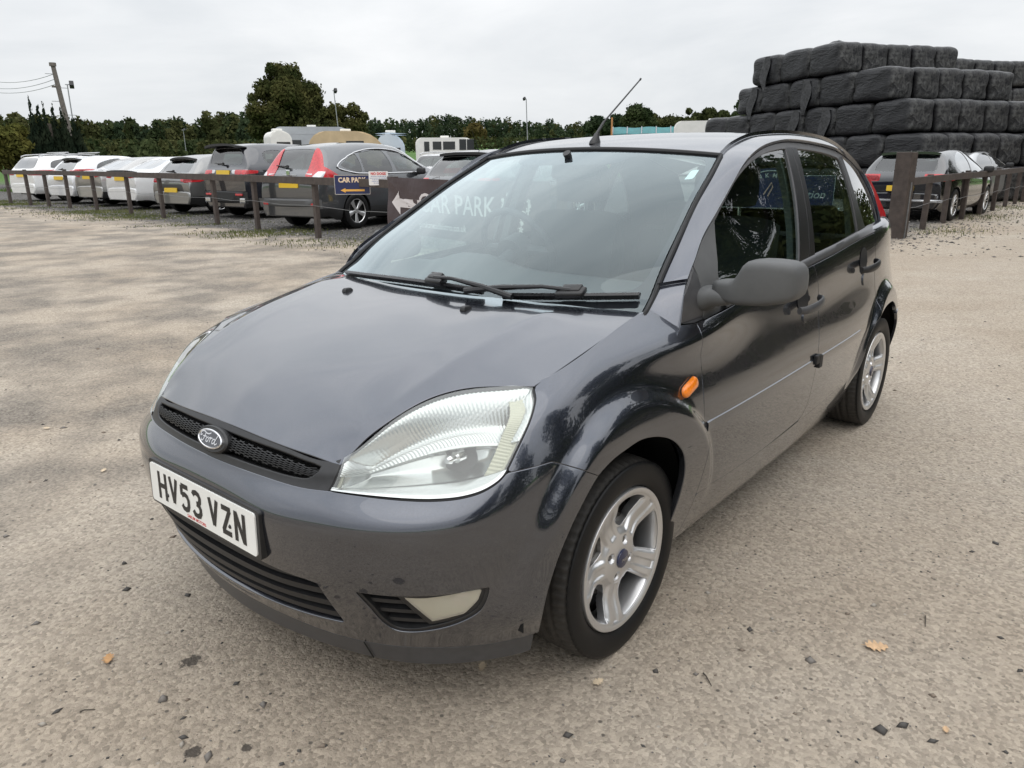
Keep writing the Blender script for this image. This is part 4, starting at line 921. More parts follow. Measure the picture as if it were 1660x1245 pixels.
# ================================================================ the grey hatchback in front
CARROOT = empty('hatchback_car', (-1.2, 0, 0), 0, 'dark grey five-door hatchback parked across the foreground, bonnet towards the viewer, white front plate', 'car')
_off = Vector((1.2, 0, 0))
def fix(o):                    # children are modelled in the car's own frame (front axle = origin)
    o.location = o.location + _off; return o
BODY = Patch(body_fn, (0, BTU[-1], 0, BTV[-1])); UC = BTU[-1] / 2; VT = BTV[-1]
def buv(pts): return BODY.uv(np.array(pts, float))
def mir(uv): q = np.array(uv)[::-1].copy(); q[:, 0] = 2 * UC - q[:, 0]; return q
def sides(name, patch, poly, mat, **k):
    a = fix(panel(name, patch, poly, mat, CARROOT, **k)); b = fix(panel(name, patch, poly, mat, CARROOT, mirror=True, **k)); return a, b

HLB = [(.697, .425, .637), (.655, .514, .633), (.612, .583, .629), (.571, .64, .629), (.527, .689, .635), (.487, .72, .648), (.454, .736, .667), (.436, .739, .683), (.383, .738, .738), (.335, .732, .785), (.300, .715, .813), (.281, .695, .832)]
hl = buv(HLB); h_in = buv([(.661, .428, .687)])[0]; h_out = buv([(.279, .690, .836)])[0]
HLcurve = spline_poly(hl, closed=False, n=5)
HL = np.concatenate([HLcurve, [(h_out[0], VT + .02), (h_in[0], VT + .02)]])
GB = buv([(.697, .425, .637), (.719, .356, .6335), (.738, .225, .633), (.747, .10, .632), (.748, 0, .631)])
GBfull = np.concatenate([GB, mir(GB)[1:]])                 # left lamp tip -> centre -> right lamp tip
GRILLE = np.concatenate([spline_poly(GBfull, closed=False, n=4), [(mir([h_in])[0][0], VT + .02), (h_in[0], VT + .02)]])
BW = buv([(.438, .741, .680), (.386, .767, .682), (.330, .785, .683), (.277, .813, .658), (.203, .835, .618)])
FARCH = spline_poly(np.concatenate([buv([(.352, .766, .228), (.374, .796, .325), (.362, .809, .406), (.336, .824, .488), (.293, .831, .552), (.218, .834, .618), (.15, .835, .643), (.078, .835, .652), (.001, .834, .655), (-.089, .837, .637), (-.159, .841, .605), (-.219, .843, .547), (-.241, .841, .485), (-.246, .833, .426), (-.244, .815, .344)]),
     [(buv([(-.24, .79, .20)])[0][0], -.03), (buv([(.345, .75, .2)])[0][0], -.03)]]), sharp=(15, 16), n=5)
RARCH = spline_poly(np.concatenate([buv([(-2.075, .77, .27), (-2.068, .785, .36), (-2.075, .80, .44), (-2.10, .815, .52), (-2.15, .83, .59), (-2.225, .84, .635), (-2.33, .84, .660), (-2.45, .84, .665), (-2.57, .84, .655), (-2.69, .82, .61), (-2.79, .80, .52), (-2.83, .78, .42), (-2.84, .77, .30)]),
     [(buv([(-2.84, .74, .2)])[0][0], -.03), (buv([(-2.08, .735, .2)])[0][0], -.03)]]), sharp=(13, 14), n=5)
vgap = BTV[1]
# front bumper
fogp = buv([(.696, .488, .405), (.66, .553, .402), (.619, .614, .404), (.562, .678, .409), (.519, .717, .416), (.495, .734, .416), (.495, .730, .395), (.504, .713, .352), (.535, .668, .312), (.568, .617, .287), (.601, .564, .275), (.622, .535, .281), (.645, .517, .309), (.669, .506, .354)])
FOG = spline_poly(fogp, sharp=(0, 5), n=4)
LG = np.concatenate([buv([(.731, .405, .410), (.738, .383, .415), (.758, .311, .424), (.771, .24, .430), (.778, .1, .431)])]); LG = np.concatenate([LG, mir(LG)])
LGb = buv([(.677, .425, .280), (.715, .289, .277), (.736, .15, .275), (.742, 0, .274)])
LG = np.concatenate([spline_poly(LG, closed=False, n=3), mir(LGb)[:-1][::-1][::-1] if False else spline_poly(np.concatenate([mir(LGb)[::-1][::-1], LGb[::-1][1:]])[np.argsort(np.concatenate([mir(LGb), LGb[::-1][1:]])[:, 0])], closed=False, n=3)])
a_in = buv([(.342, .74, .222)])[0]
BUMP_left = np.concatenate([[(a_in[0] + .05, vgap)], [(buv([(.16, .835, .60)])[0][0], buv([(.16, .835, .60)])[0][1])], BW[::-1][0:], ])
BUMP = np.concatenate([BUMP_left, HLcurve[::-1][np.argmax(HLcurve[::-1][:, 0] < BW[0][0]):][0:0] if False else np.zeros((0, 2))])
k0 = int(np.argmin(((HLcurve - BW[0]) ** 2).sum(1)))
top = np.concatenate([BUMP_left, HLcurve[:k0][::-1], spline_poly(GB, closed=False, n=4)])
BUMP = np.concatenate([top, mir(top)])
fix(panel('front_bumper', BODY, BUMP, CAR, CARROOT, holes=[FARCH, mir(FARCH), FOG, mir(FOG), LG], res=.0075, gap=.0022, hole_gap=.0, bev=.003, depth=.022))
SPL = np.array([(a_in[0] - .012, vgap), (a_in[0] - .012, -.02), (2 * UC - a_in[0] + .012, -.02), (2 * UC - a_in[0] + .012, vgap)])
fix(panel('front_splitter', BODY, SPL, DARKTRIM, CARROOT, res=.012, gap=.002, bev=.003, depth=.03))
sp = MB(); q = [Vector(v) for v in body_fn(np.array([buv([(.62, .45, .166)])[0][0]]), np.array([.0, vgap]))[:, 0]]
sp.tube([q[0] + Vector((.003, .002, 0)), q[1] + Vector((.003, .002, 0))], .0016, 6)
fix(sp.build('splitter_joint', VOID, CARROOT))

# wings
jn = [(-.25, .692, .944), (-.27, .73, .93), (-.290, .765, .905), (-.292, .775, .889)]
ds = [(-.377, .782, .897), (-.376, .795, .86), (-.379, .807, .812), (-.385, .808, .766), (-.374, .826, .649), (-.370, .835, .555), (-.366, .828, .45), (-.362, .823, .363)]
DS = buv(ds); kb = int(np.argmin(((HLcurve - hl[7]) ** 2).sum(1)))
uA = buv([(-.25, .692, .944)])[0][0]; uDs = buv([(-.36, .79, .24)])[0][0]
WING = np.concatenate([BW[::-1], HLcurve[kb:], [(h_out[0], VT + .02), (uA, VT + .02)], [buv([(-.29, .765, .905)])[0], DS[0]], spline_poly(DS, closed=False, n=4), [(uDs, -.02), (buv([(-.2, .77, .2)])[0][0], -.02), buv([(.1, .83, .55)])[0]]])
sides('front_wing', BODY, WING, CAR, holes=[FARCH], res=.0075, gap=.0022, hole_gap=0, bev=.0025, depth=.02)

# doors
BS = buv([(-1.362, .798, .969), (-1.385, .81, .91), (-1.395, .815, .865), (-1.378, .828, .73), (-1.343, .839, .618), (-1.328, .83, .45), (-1.315, .825, .41), (-1.29, .824, .378), (-1.25, .822, .362)])
SILL = buv([(-.362, .823, .363), (-.591, .817, .347), (-.89, .819, .345), (-1.25, .822, .355), (-1.427, .821, .358), (-1.75, .81, .358), (-2.06, .785, .352)])
BELT = buv([(-.377, .782, .897), (-.55, .795, .912), (-.85, .803, .935), (-1.122, .804, .954), (-1.358, .803, .971), (-1.70, .80, .997), (-1.967, .787, 1.014), (-2.225, .785, 1.030)])
BSp = spline_poly(BS, closed=False, n=4)
FD = np.concatenate([spline_poly(DS[::-1], closed=False, n=4), BELT[1:4], BSp, SILL[1:3][::-1]])
sides('front_door', BODY, FD, CAR, res=.0075, gap=.0022, bev=.0022, depth=.016)
RS = buv([(-2.225, .785, 1.030), (-2.235, .795, .95), (-2.240, .80, .85), (-2.243, .805, .79), (-2.245, .825, .73), (-2.24, .843, .67), (-2.235, .84, .62)])
RD = np.concatenate([BSp[::-1], BELT[5:7], spline_poly(RS, closed=False, n=4), [buv([(-2.18, .83, .55)])[0], buv([(-2.05, .78, .34)])[0]], SILL[3:6][::-1]])
sides('rear_door', BODY, RD, CAR, holes=[RARCH], res=.0075, gap=.0022, hole_gap=0, bev=.0022, depth=.016)
SL = np.concatenate([SILL, [buv([(-2.3, .76, .34)])[0], (buv([(-2.3, .735, .2)])[0][0], -.02), (uDs, -.02)]])
sides('sill', BODY, SL, CAR, holes=[RARCH], res=.012, gap=.002, hole_gap=0, bev=.004, depth=.02)
uq = buv([(-2.225, .785, 1.030)])[0]
vb = buv([(-2.9, .70, .62)])[0]
QP = np.concatenate([spline_poly(RS[::-1], closed=False, n=4), [(uq[0], VT + .02), (buv([(-2.87, .64, 1.07)])[0][0], VT + .02), (buv([(-2.99, .67, .85)])[0]), buv([(-3.03, .675, .62)])[0], buv([(-2.85, .79, .60)])[0], buv([(-2.70, .80, .58)])[0], buv([(-2.4, .8, .5)])[0]]])
sides('rear_quarter', BODY, QP, CAR, holes=[RARCH], res=.010, gap=.002, hole_gap=0, bev=.003, depth=.02)
rb_l = [buv([(-2.86, .785, .59)])[0], buv([(-3.03, .675, .61)])[0]]
RBP = np.concatenate([[(buv([(-2.78, .74, .2)])[0][0], -.02)], [buv([(-2.74, .80, .56)])[0]], rb_l, [(BTU[-1], rb_l[1][1]), (BTU[-1], -.02)]])
sides('rear_bumper', BODY, RBP, CAR, holes=[RARCH], res=.016, gap=.002, hole_gap=0)
TG = np.array([(rb_l[1][0] + .01, rb_l[1][1] + .004), (rb_l[1][0] + .01, VT + .02), (BTU[-1] + .01, VT + .02), (BTU[-1] + .01, rb_l[1][1] + .004)])
sides('tailgate_lower', BODY, TG, CAR, res=.02, gap=0, depth=0)

# dark inner shell that closes every gap, with the openings left out
full = np.array([(0, .01), (2 * UC, .01), (2 * UC, VT), (0, VT)])
def grow(poly, d):
    c = poly.mean(0); v = poly - c; return c + v * (1 + d / np.maximum(np.linalg.norm(v, axis=1, keepdims=True), .05))
fix(panel('inner_shell', BODY, full, VOID, CARROOT, holes=[FARCH, mir(FARCH), RARCH, mir(RARCH), FOG, mir(FOG), LG, HL, mir(HL), GRILLE], res=.018, depth=0, off=-.020))
ub = MB().box((-1.25, 0, .30), (2.9, 1.16, .16)).box((.34, 0, .42), (.44, .86, .42)).box((.52, 0, .235), (.16, .80, .05)).box((-1.25, 0, .24), (1.75, 1.46, .05)).box((-2.9, 0, .42), (.3, 1.2, .3))  # plain boxes for the floor; low slabs added to block light under the car
fix(ub.build('underbody', VOID, CARROOT))
for cx in (0, -2.486):
    for sy in (1, -1):
        al = MB(); n = 20; A = []; B = []; Cc = []
        for k in range(n + 1):
            t = R(-4 + 188 * k / n); rr = (.385 + .03 * max(0, math.cos(t)) ** 3) if cx == 0 else .40
            p = (cx + rr * math.cos(t) * (1.06 if cx else 1), .29 + rr * math.sin(t))
            A.append(al.bm.verts.new((p[0], sy * .50, p[1]))); B.append(al.bm.verts.new((p[0], sy * (.765 if cx == 0 else .75), p[1])))
        for k in range(n): al.bm.faces.new((A[k], A[k + 1], B[k + 1], B[k]))
        al.bm.faces.new(A)
        fix(al.build('arch_liner', VOID, CARROOT, smooth=True))

# bonnet
BED = [(.661, .428, .687), (.614, .447, .730), (.563, .468, .766), (.511, .490, .795), (.459, .512, .816), (.413, .541, .829), (.372, .575, .835), (.326, .630, .837), (.278, .690, .836), (.215, .6915, .848), (.152, .692, .862), (.028, .693, .889), (-.081, .692, .912), (-.151, .690, .926), (-.219, .689, .939)]
LEAD = [(.703, 0, .712), (.702, .10, .711), (.697, .204, .706), (.688, .29, .701), (.675, .37, .695)]
CREASE = [(.596, .429, .752), (.506, .449, .802), (.406, .466, .847), (.319, .474, .876), (.236, .480, .898), (.17, .483, .913), (.103, .487, .926), (.044, .495, .937), (-.014, .505, .946)]
MID = [(.66, 0, .744), (.60, 0, .783), (.50, 0, .832), (.40, 0, .868), (.30, 0, .897), (.20, 0, .921), (.10, 0, .941), (0, 0, .954), (.5, .24, .826), (.3, .26, .893), (.1, .27, .935), (0, .28, .950)]
REAR = [(-.187, .619, .944), (-.150, .553, .948), (-.105, .42, .953), (-.065, .2, .958), (-.05, 0, .959)]
bp = []
for p in BED + LEAD + CREASE + MID + REAR:
    bp.append(p)
    if p[1] > 0: bp.append((p[0], -p[1], p[2]))
Bz = rbf(bp, 4e-5)
def bonnet_fn(us, vs):
    X, Y = np.meshgrid(us, vs)
    cx_ = [c[0] for c in CREASE][::-1]; cy_ = [c[1] for c in CREASE][::-1]
    d = np.abs(Y) - np.interp(X, cx_, cy_)
    k = sstep(.62, .42, X) * sstep(-.06, .03, X)
    return np.stack([X, Y, Bz(X, Y) + k * .10 * (.012 - np.sqrt(d * d + .0045 ** 2)) * np.exp(-(d / .07) ** 2)], -1)
BONNET = Patch(bonnet_fn, (-.35, .8, -.8, .8))
he = np.array([(p[0], p[1]) for p in LEAD + BED + REAR])
half = np.concatenate([spline_poly(np.array([(p[0], p[1]) for p in LEAD + BED[:1]]), closed=False, n=4), spline_poly(np.array([(p[0], p[1]) for p in BED]), closed=False, n=4, sharp=(8,)), spline_poly(np.array([(p[0], p[1]) for p in [BED[-1]] + REAR]), closed=False, n=4)])
BPOLY = np.concatenate([half, (half * [1, -1])[::-1]])
fix(panel('bonnet', BONNET, BPOLY, CAR, CARROOT, res=.008, gap=.0028, bev=.003, depth=.018))
fix(panel('bonnet_underside', BONNET, BPOLY, VOID, CARROOT, res=.03, gap=.03, depth=0, off=-.03))
for y in (.271, -.271):
    z = float(Bz(np.array([.065]), np.array([y]))[0]); j = MB()
    j.loft([[(.065 + dx * sx, y + dy * sy_, z + h) for sx, sy_ in ((-1, -1), (1, -1), (1, 1), (-1, 1))] for dx, dy, h in ((.016, .010, -.002), (.015, .009, .006), (.010, .006, .011))])
    fix(j.build('washer_jet', BLACKP, CARROOT, smooth=True, angle=50))

# grille
dgr = lambda k: GRILLE
def inset(d): return lambda UV, V: d
fix(panel('grille_back', BODY, GRILLE, VOID, CARROOT, res=.02, gap=.001, depth=0, off=-.045))
ml = buv([(.679, .386, .684), (.690, .384, .668), (.707, .362, .652), (.718, .319, .648), (.732, .218, .647), (.742, .08, .647), (.742, 0, .6465)])
mt = buv([(.712, 0, .7015), (.710, .08, .7005), (.704, .183, .698), (.692, .29, .692), (.682, .36, .687)])
Mh = np.concatenate([mt, ml[:-1]])
MESHP = np.concatenate([spline_poly(mt, closed=False, n=3), spline_poly(ml, closed=False, n=3, sharp=(0,))]); MESHP = np.concatenate([MESHP, mir(MESHP)])
fix(panel('grille_surround', BODY, GRILLE, BLACKP, CARROOT, holes=[MESHP], res=.006, gap=.003, hole_gap=0, bev=.004, depth=.03, off=-.001))
def surf(patch, u, v, off=0):
    S = patch.fn(np.array([u - 1e-3, u, u + 1e-3]), np.array([v - 1e-3, v, v + 1e-3]))
    n = np.cross(S[1, 2] - S[1, 0], S[2, 1] - S[0, 1]); n /= np.linalg.norm(n); n = -n if patch.flip else n
    return S[1, 1] + n * off, n
gm = MB(); lo, hi = MESHP.min(0), MESHP.max(0)
pu, sl = .036, .62                 # pitch of the bars and their slope
inside = lambda p: sdf(np.array([p]), MESHP)[0] < .001
for sgn in (1, -1):
    nb = int((hi[0] - lo[0] + .2) / pu)
    for k in range(nb):
        u_s = lo[0] - .1 + k * pu; pts = []
        for t in np.linspace(-.1, .1, 41):
            p = (u_s + t * 1.0 * sgn, (lo[1] + hi[1]) / 2 + t * sl)
            if inside(p): pts.append(p)
        if len(pts) < 2: continue
        w = .0024; dr = np.array([1.0 * sgn, sl]); dr /= np.hypot(*dr); nn = np.array([-dr[1], dr[0]])
        secs = []
        for p in pts[::2] + ([pts[-1]] if len(pts) % 2 == 0 else []):
            a, n_ = surf(BODY, *(np.array(p) + nn * w)); b, _ = surf(BODY, *(np.array(p) - nn * w))
            secs.append([a - n_ * .0035, b - n_ * .0035, b - n_ * .018, a - n_ * .018])
        if len(secs) >= 2: gm.loft(secs)
fix(gm.build('grille_mesh', BLACKP, CARROOT))
# badge
bc, bn = surf(BODY, *buv([(.734, 0, .674)])[0], .004); bn = Vector(bn)
BM = frame_at(bc, (0, 1, 0), bn.cross(Vector((0, 1, 0))))
badge = empty('badge'); badge.parent = CARROOT; badge.matrix_basis = Matrix.Translation(_off) @ BM
def ellipse(a, b, n=48): return [(a * math.cos(2 * math.pi * k / n), b * math.sin(2 * math.pi * k / n)) for k in range(n)]
pl = lambda a, b, h: (a, b, h)
m = MB(); m.loft([[(x, y, z) for x, y in ellipse(a, b)] for a, b, z in ((.072, .034, -.025), (.072, .034, -.002), (.068, .031, .002), (.058, .025, .002))], cap=True); m.build('badge_plinth', BLACKP, badge, smooth=True)
m = MB(); m.loft([[(x, y, z) for x, y in ellipse(a, b)] for a, b, z in ((.0575, .0245, .001), (.0570, .0240, .006), (.0535, .0215, .0075), (.0515, .0200, .006))], cap=True); m.build('badge_rim', CHROME, badge, smooth=True)
m = MB(); m.loft([[(x, y, z) for x, y in ellipse(a, b)] for a, b, z in ((.051, .0195, .005), (.0508, .0193, .0066))], cap=True); m.build('badge_field', SATIN, badge)
FORD = [[(-30, 4), (-36, 1), (-35, 9), (-26, 12), (-14, 9), (-4, 10), (2, 13)], [(-18, 9), (-20, 0), (-24, -8), (-30, -9), (-31, -5)], [(-26, 1), (-19, 2), (-12, 2)],
        [(-6, 2), (-11, -1), (-11, -7), (-6, -8), (-3, -4), (-4, 1), (-6, 2), (-1, 1), (3, 3)], [(4, 4), (4, -1), (3, -8)], [(4, -1), (8, 3), (12, 2)],
        [(22, 2), (17, 2), (13, -3), (15, -8), (20, -6), (24, 2)], [(30, 12), (26, 5), (23, -5), (26, -8), (33, -4)]]
def script(strokes, s, w, h, name, mat, parent):
    me = stroke_mesh(name, [spline_poly(np.array(st, float) if len(st) > 2 else np.array([st[0], ((st[0][0] + st[1][0]) / 2, (st[0][1] + st[1][1]) / 2), st[1]], float), closed=False, n=4) for st in strokes], w, mat, h=h, scale=.001 * s)
    return link(name, me, None, parent)
script(FORD, 1.18, 2.6, .0070, 'badge_script', CHROME, badge)

# number plate
pm = frame_at((.7925, 0, .5085), (0, 1, 0), (-.0357, 0, 1))
plate = empty('number_plate'); plate.parent = CARROOT; plate.matrix_basis = Matrix.Translation(_off) @ pm
m = MB(); m.prism(rrect(.545, .128, .012), -.03, -.004, pl); m.build('plate_holder', BLACKP, plate)
m = MB(); m.prism(rrect(.520, .111, .009), -.004, 0, pl); m.build('plate_panel', WHITE, plate)
link('plate_characters', stroke_mesh('plate_characters', plate_text('HV53 VZN'), 14, INK, h=.0004), None, plate)
o = link('plate_dealer_name', text_mesh('plate_dealer_name', 'SARUM MOTORS', .0125, REDINK, .0001, .0002), None, plate); o.location = (-.02, -.0478, .0004)
for sx_, sy_ in ((.147, -.012), (-.168, -.02)): m = MB(); m.cyl((sx_, sy_, 0), (sx_, sy_, .003), .006, .004, 10); m.build('plate_screw', INK, plate)

# lower grille with its slats
fix(panel('lower_grille_back', BODY, LG, VOID, CARROOT, res=.02, gap=-.02, depth=0, off=-.085))
lo, hi = LG.min(0), LG.max(0)
for k, f in enumerate((.13, .38, .63, .87)):
    v = lo[1] + (hi[1] - lo[1]) * f; us = [u for u in np.linspace(lo[0], hi[0], 90) if sdf(np.array([(u, v)]), LG)[0] < .004]
    m = MB(); secs = []
    for u in us[::2]:
        a, n_ = surf(BODY, u, v + .009); b, _ = surf(BODY, u, v - .005)
        secs.append([a - n_ * .012, b - n_ * .009, b - n_ * .06, a - n_ * .055])
    m.loft(secs); fix(m.build('grille_slat', BLACKP, CARROOT, smooth=True, angle=30))
# fog lamp recess
FL = buv([(.639, .584, .399), (.577, .622, .311), (.53, .685, .339), (.512, .712, .377), (.507, .724, .411), (.562, .673, .404)])
for s in (1, -1):
    mr = s < 0
    P_ = lambda *a, **k: fix(panel(*a, mirror=mr, **k))
    P_('fog_recess', BODY, FOG, VOID, CARROOT, res=.01, gap=-.004, depth=0, off=-.05)
    P_('fog_lamp_lens', BODY, FL, FOGLENS, CARROOT, res=.006, gap=.003, depth=.012, off=-.006)
    fl = P_('fog_lamp_bowl', BODY, FL, REFLY, CARROOT, res=.006, gap=.003, depth=0, off=lambda UV, V: -.012 - .03 * sstep(0, .05, -sdf(UV, FL)))
    c, n_ = surf(BODY, *FL[[1, 3, 4]].mean(0), -.03); c = np.array(c) * [1, s, 1]; n_ = np.array(n_) * [1, s, 1]
    m = MB(); m.cyl(c, c + n_ * .010, .030, .026, 24).cyl(c + n_ * .010, c + n_ * .018, .012, .009, 16); fix(m.build('fog_lamp_bulb', CHROME, CARROOT, smooth=True))
    FR = spline_poly(fogp, sharp=(0, 5), n=3)
    P_('fog_surround', BODY, FR, BLACKP, CARROOT, holes=[grow(FR, -.011), ], res=.005, gap=0, hole_gap=0, depth=.03, off=-.004, bev=.002)
    P_('fog_lamp_bezel', BODY, grow(FL, .012), BLACKP, CARROOT, holes=[FL], res=.004, gap=0, hole_gap=0, depth=.02, off=-.007, bev=.002)
    lo, hi = fogp.min(0), fogp.max(0)
    for f in (.22, .44, .66, .86):
        v = lo[1] + (hi[1] - lo[1]) * f; us = [u for u in np.linspace(lo[0], hi[0], 70) if sdf(np.array([(u, v)]), FOG)[0] < -.004 and sdf(np.array([(u, v)]), FL)[0] > .004 and u < FL[:, 0].min() + .085]
        if len(us) < 3: continue
        m = MB(); secs = []
        for u in us:
            a, n_ = surf(BODY, u, v + .004); b, _ = surf(BODY, u, v - .004)
            secs.append([np.array(x) * [1, s, 1] for x in (a - n_ * .016, b - n_ * .013, b - n_ * .04, a - n_ * .04)])
        m.loft(secs); fix(m.build('fog_slat', BLACKP, CARROOT))

# headlamps: clear cover, chrome bowls with flutes, pale surround, side lamp, bulb
cHL = np.concatenate([HLcurve, [(h_out[0], VT), (h_in[0], VT)]])
def lampuv(p): return buv(p)
for s in (1, -1):
    mr = s < 0
    P_ = lambda *a, **k: fix(panel(*a, mirror=mr, **k))
    hd = P_('headlamp', BODY, HL, BLACKP, CARROOT, res=.01, gap=.002, depth=0, off=-.075)
    hd2 = P_('headlamp_lens', BODY, HL, LENS, CARROOT, holes=(), res=.006, gap=.0065, bev=.002, depth=0, off=.0)
    hg = P_('headlamp_gasket', BODY, HL, RUBBER, CARROOT, holes=[grow(cHL, -.0075)], res=.004, gap=.0005, hole_gap=0, depth=.02, off=-.003)
    # outer pale strip (indicator) along the rear edge, ribbed
    e_out = lampuv([(.279, .690, .836), (.300, .715, .813), (.335, .732, .785), (.383, .738, .738), (.436, .739, .683), (.487, .72, .648)])
    e_in = lampuv([(.330, .655, .826), (.368, .690, .790), (.415, .702, .745), (.452, .705, .705), (.487, .705, .675), (.52, .685, .655)])
    IND = np.concatenate([spline_poly(e_out, closed=False, n=4), spline_poly(e_in[::-1], closed=False, n=4)])
    dirv = np.array(e_out[3] - e_out[1]); dirv /= np.hypot(*dirv)
    def ribs_ind(UV, V, dirv=dirv):
        t = UV @ dirv; return -.016 - .0022 * np.abs(((t / .0085) % 1) - .5) * 2
    P_('indicator_reflector', BODY, IND, REFLY, CARROOT, res=.0022, gap=.001, depth=.006, bev=.001, off=ribs_ind)
    # pale frame round the lamp
    inner = grow(cHL, -.015)
    P_('headlamp_frame', BODY, cHL, REFLY, CARROOT, holes=[inner], res=.004, gap=.006, hole_gap=0, depth=.03, bev=.002, off=-.013)
    ctr = cHL.mean(0)
    b1 = lampuv([(.520, .560, .735)])[0]; b2 = lampuv([(.42, .665, .755)])[0]
    # main bowl: deep, split by a level ledge; flutes above, smooth below
    vledge = lampuv([(.50, .60, .722)])[0][1]
    uc = lampuv([(.470, .625, .715)])[0]
    def bowl(UV, V, uc=uc, vledge=vledge):
        dd = np.clip(-sdf(UV, cHL), 0, .09)
        base = -.016 - .050 * sstep(.004, .075, dd)
        up_ = UV[:, 1] > vledge
        flute = np.where(up_, .0026 * np.abs(((UV[:, 0] + .35 * UV[:, 1]) / .0095 % 1) - .5) * 2 + .010, .0)
        rr = np.hypot((UV[:, 0] - uc[0]) * 1.0, (UV[:, 1] - (uc[1] - .012)) * 1.25)
        cup = np.where(~up_, -.020 * (1 - sstep(.0, .085, rr)), 0)
        low = np.where(UV[:, 1] < vledge - .062, .018 + .0012 * np.abs((UV[:, 0] / .006 % 1) - .5), 0)
        return base + flute + cup + low
    P_('headlamp_reflector', BODY, cHL, REFL, CARROOT, res=.0026, gap=.006, depth=0, off=bowl)
    c, n_ = surf(BODY, uc[0], uc[1] - .004, -.066); fwd = np.array([1.0, .0, 0]); c = np.array(c) * [1, s, 1]
    m = MB(); m.cyl(c, c + fwd * .020, .016, .014, 20).cyl(c + fwd * .020, c + fwd * .040, .0085, .0085, 14).cyl(c + fwd * .040, c + fwd * .050, .011, .007, 14); fix(m.build('headlamp_bulb', CHROME, CARROOT, smooth=True))
    # bulb shade arc and divider
    P_('lamp_ledge', BODY, np.array([(ctr[0] - .12, vledge - .002), (ctr[0] + .10, vledge - .002), (ctr[0] + .10, vledge + .003), (ctr[0] - .12, vledge + .003)]), REFL, CARROOT, res=.004, gap=0, depth=.03, off=-.03)

# black frame tie at lamp foot handled by the shell; windscreen
WE = np.array([(-.215, .694, .922), (-.250, .691, .946), (-.291, .684, .971), (-.354, .671, 1.019), (-.515, .639, 1.122), (-.707, .601, 1.235), (-.836, .578, 1.302), (-.965, .551, 1.366)])
wt = np.r_[0, np.cumsum(np.linalg.norm(np.diff(WE, axis=0), axis=1))]; WL = wt[-1]
WC = np.array([(.030, 0, .915), (-.87, 0, 1.395)])
def ws_fn(us, vs):
    E_ = nat_matrix(wt, np.clip(vs, -.02, WL + .02)) @ WE; f = np.clip(vs / WL, -.03, 1.03)
    Cn = WC[0] * (1 - f)[:, None] + WC[1] * f[:, None]; Cn[:, 2] += .022 * 4 * f * (1 - f)
    q = (us[None, :] / E_[:, 1:2]) if False else np.repeat(us[None, :], len(vs), 0)      # u = fraction of the half width
    w = np.abs(q) ** 2.1
    X = Cn[:, :1] + (E_[:, :1] - Cn[:, :1]) * w; Z = Cn[:, 2:] + (E_[:, 2:] - Cn[:, 2:]) * w
    return np.stack([X, q * E_[:, 1:2], Z], -1)
WS = Patch(ws_fn, (-1, 1, 0, WL))
wfull = np.array([(-.985, -.02), (.985, -.02), (.980, WL - .006), (-.980, WL - .006)])
def ws_uv(x): return x
clear = spline_poly(np.array([(.90, .118), (.94, .15), (.956, .274), (.956, .59), (.945, .80), (.91, .853), (.50, .857), (.40, .79), (0, .772), (-.40, .79), (-.50, .857), (-.91, .853), (-.945, .80), (-.956, .59), (-.956, .274), (-.94, .15), (-.90, .118), (-.335, .112), (0, .108), (.335, .112)]), n=3)
fix(panel('windscreen', WS, wfull, WSG, CARROOT, res=.016, gap=0, depth=0))
fix(panel('windscreen_border', WS, wfull, FRIT, CARROOT, holes=[clear], res=.010, gap=0, hole_gap=0, depth=0, off=-.0015))
fix(panel('windscreen_border_inside', WS, wfull, VOID, CARROOT, holes=[clear], res=.010, gap=0, hole_gap=0, depth=0, off=-.004))
for s in (1, -1):
    m = MB(); m.tube([Vector((p[0] + .002, s * (p[1] + .001), p[2] + .004)) for p in spline_poly(WE, closed=False, n=4)], .0075, 8); fix(m.build('windscreen_seal', RUBBER, CARROOT, smooth=True))
hp = ws_fn(np.linspace(-1, 1, 41), np.array([WL]))[0]
m = MB(); m.tube([Vector((p[0] - .003, p[1], p[2] + .003)) for p in hp], .0085, 8); fix(m.build('windscreen_seal', RUBBER, CARROOT, smooth=True))
stk = np.array([(.872, WL - .175), (.915, WL - .165), (.918, WL - .10), (.880, WL - .11)])
fix(panel('windscreen_sticker', WS, stk, pbr('sticker_white', (.62, .75, .74), .5), CARROOT, res=.01, gap=0, depth=0, off=-.006))
# cowl under the wipers
m = MB(); cw = [ws_fn(np.array([u]), np.array([.012]))[0, 0] for u in np.linspace(-.97, .97, 31)]
m.loft([[p + np.array([.10, 0, -.075]), p + np.array([.05, 0, -.030]), p + np.array([-.005, 0, -.004])] for p in cw], closed=False); fix(m.build('wiper_cowl', BLACKP, CARROOT, smooth=True))

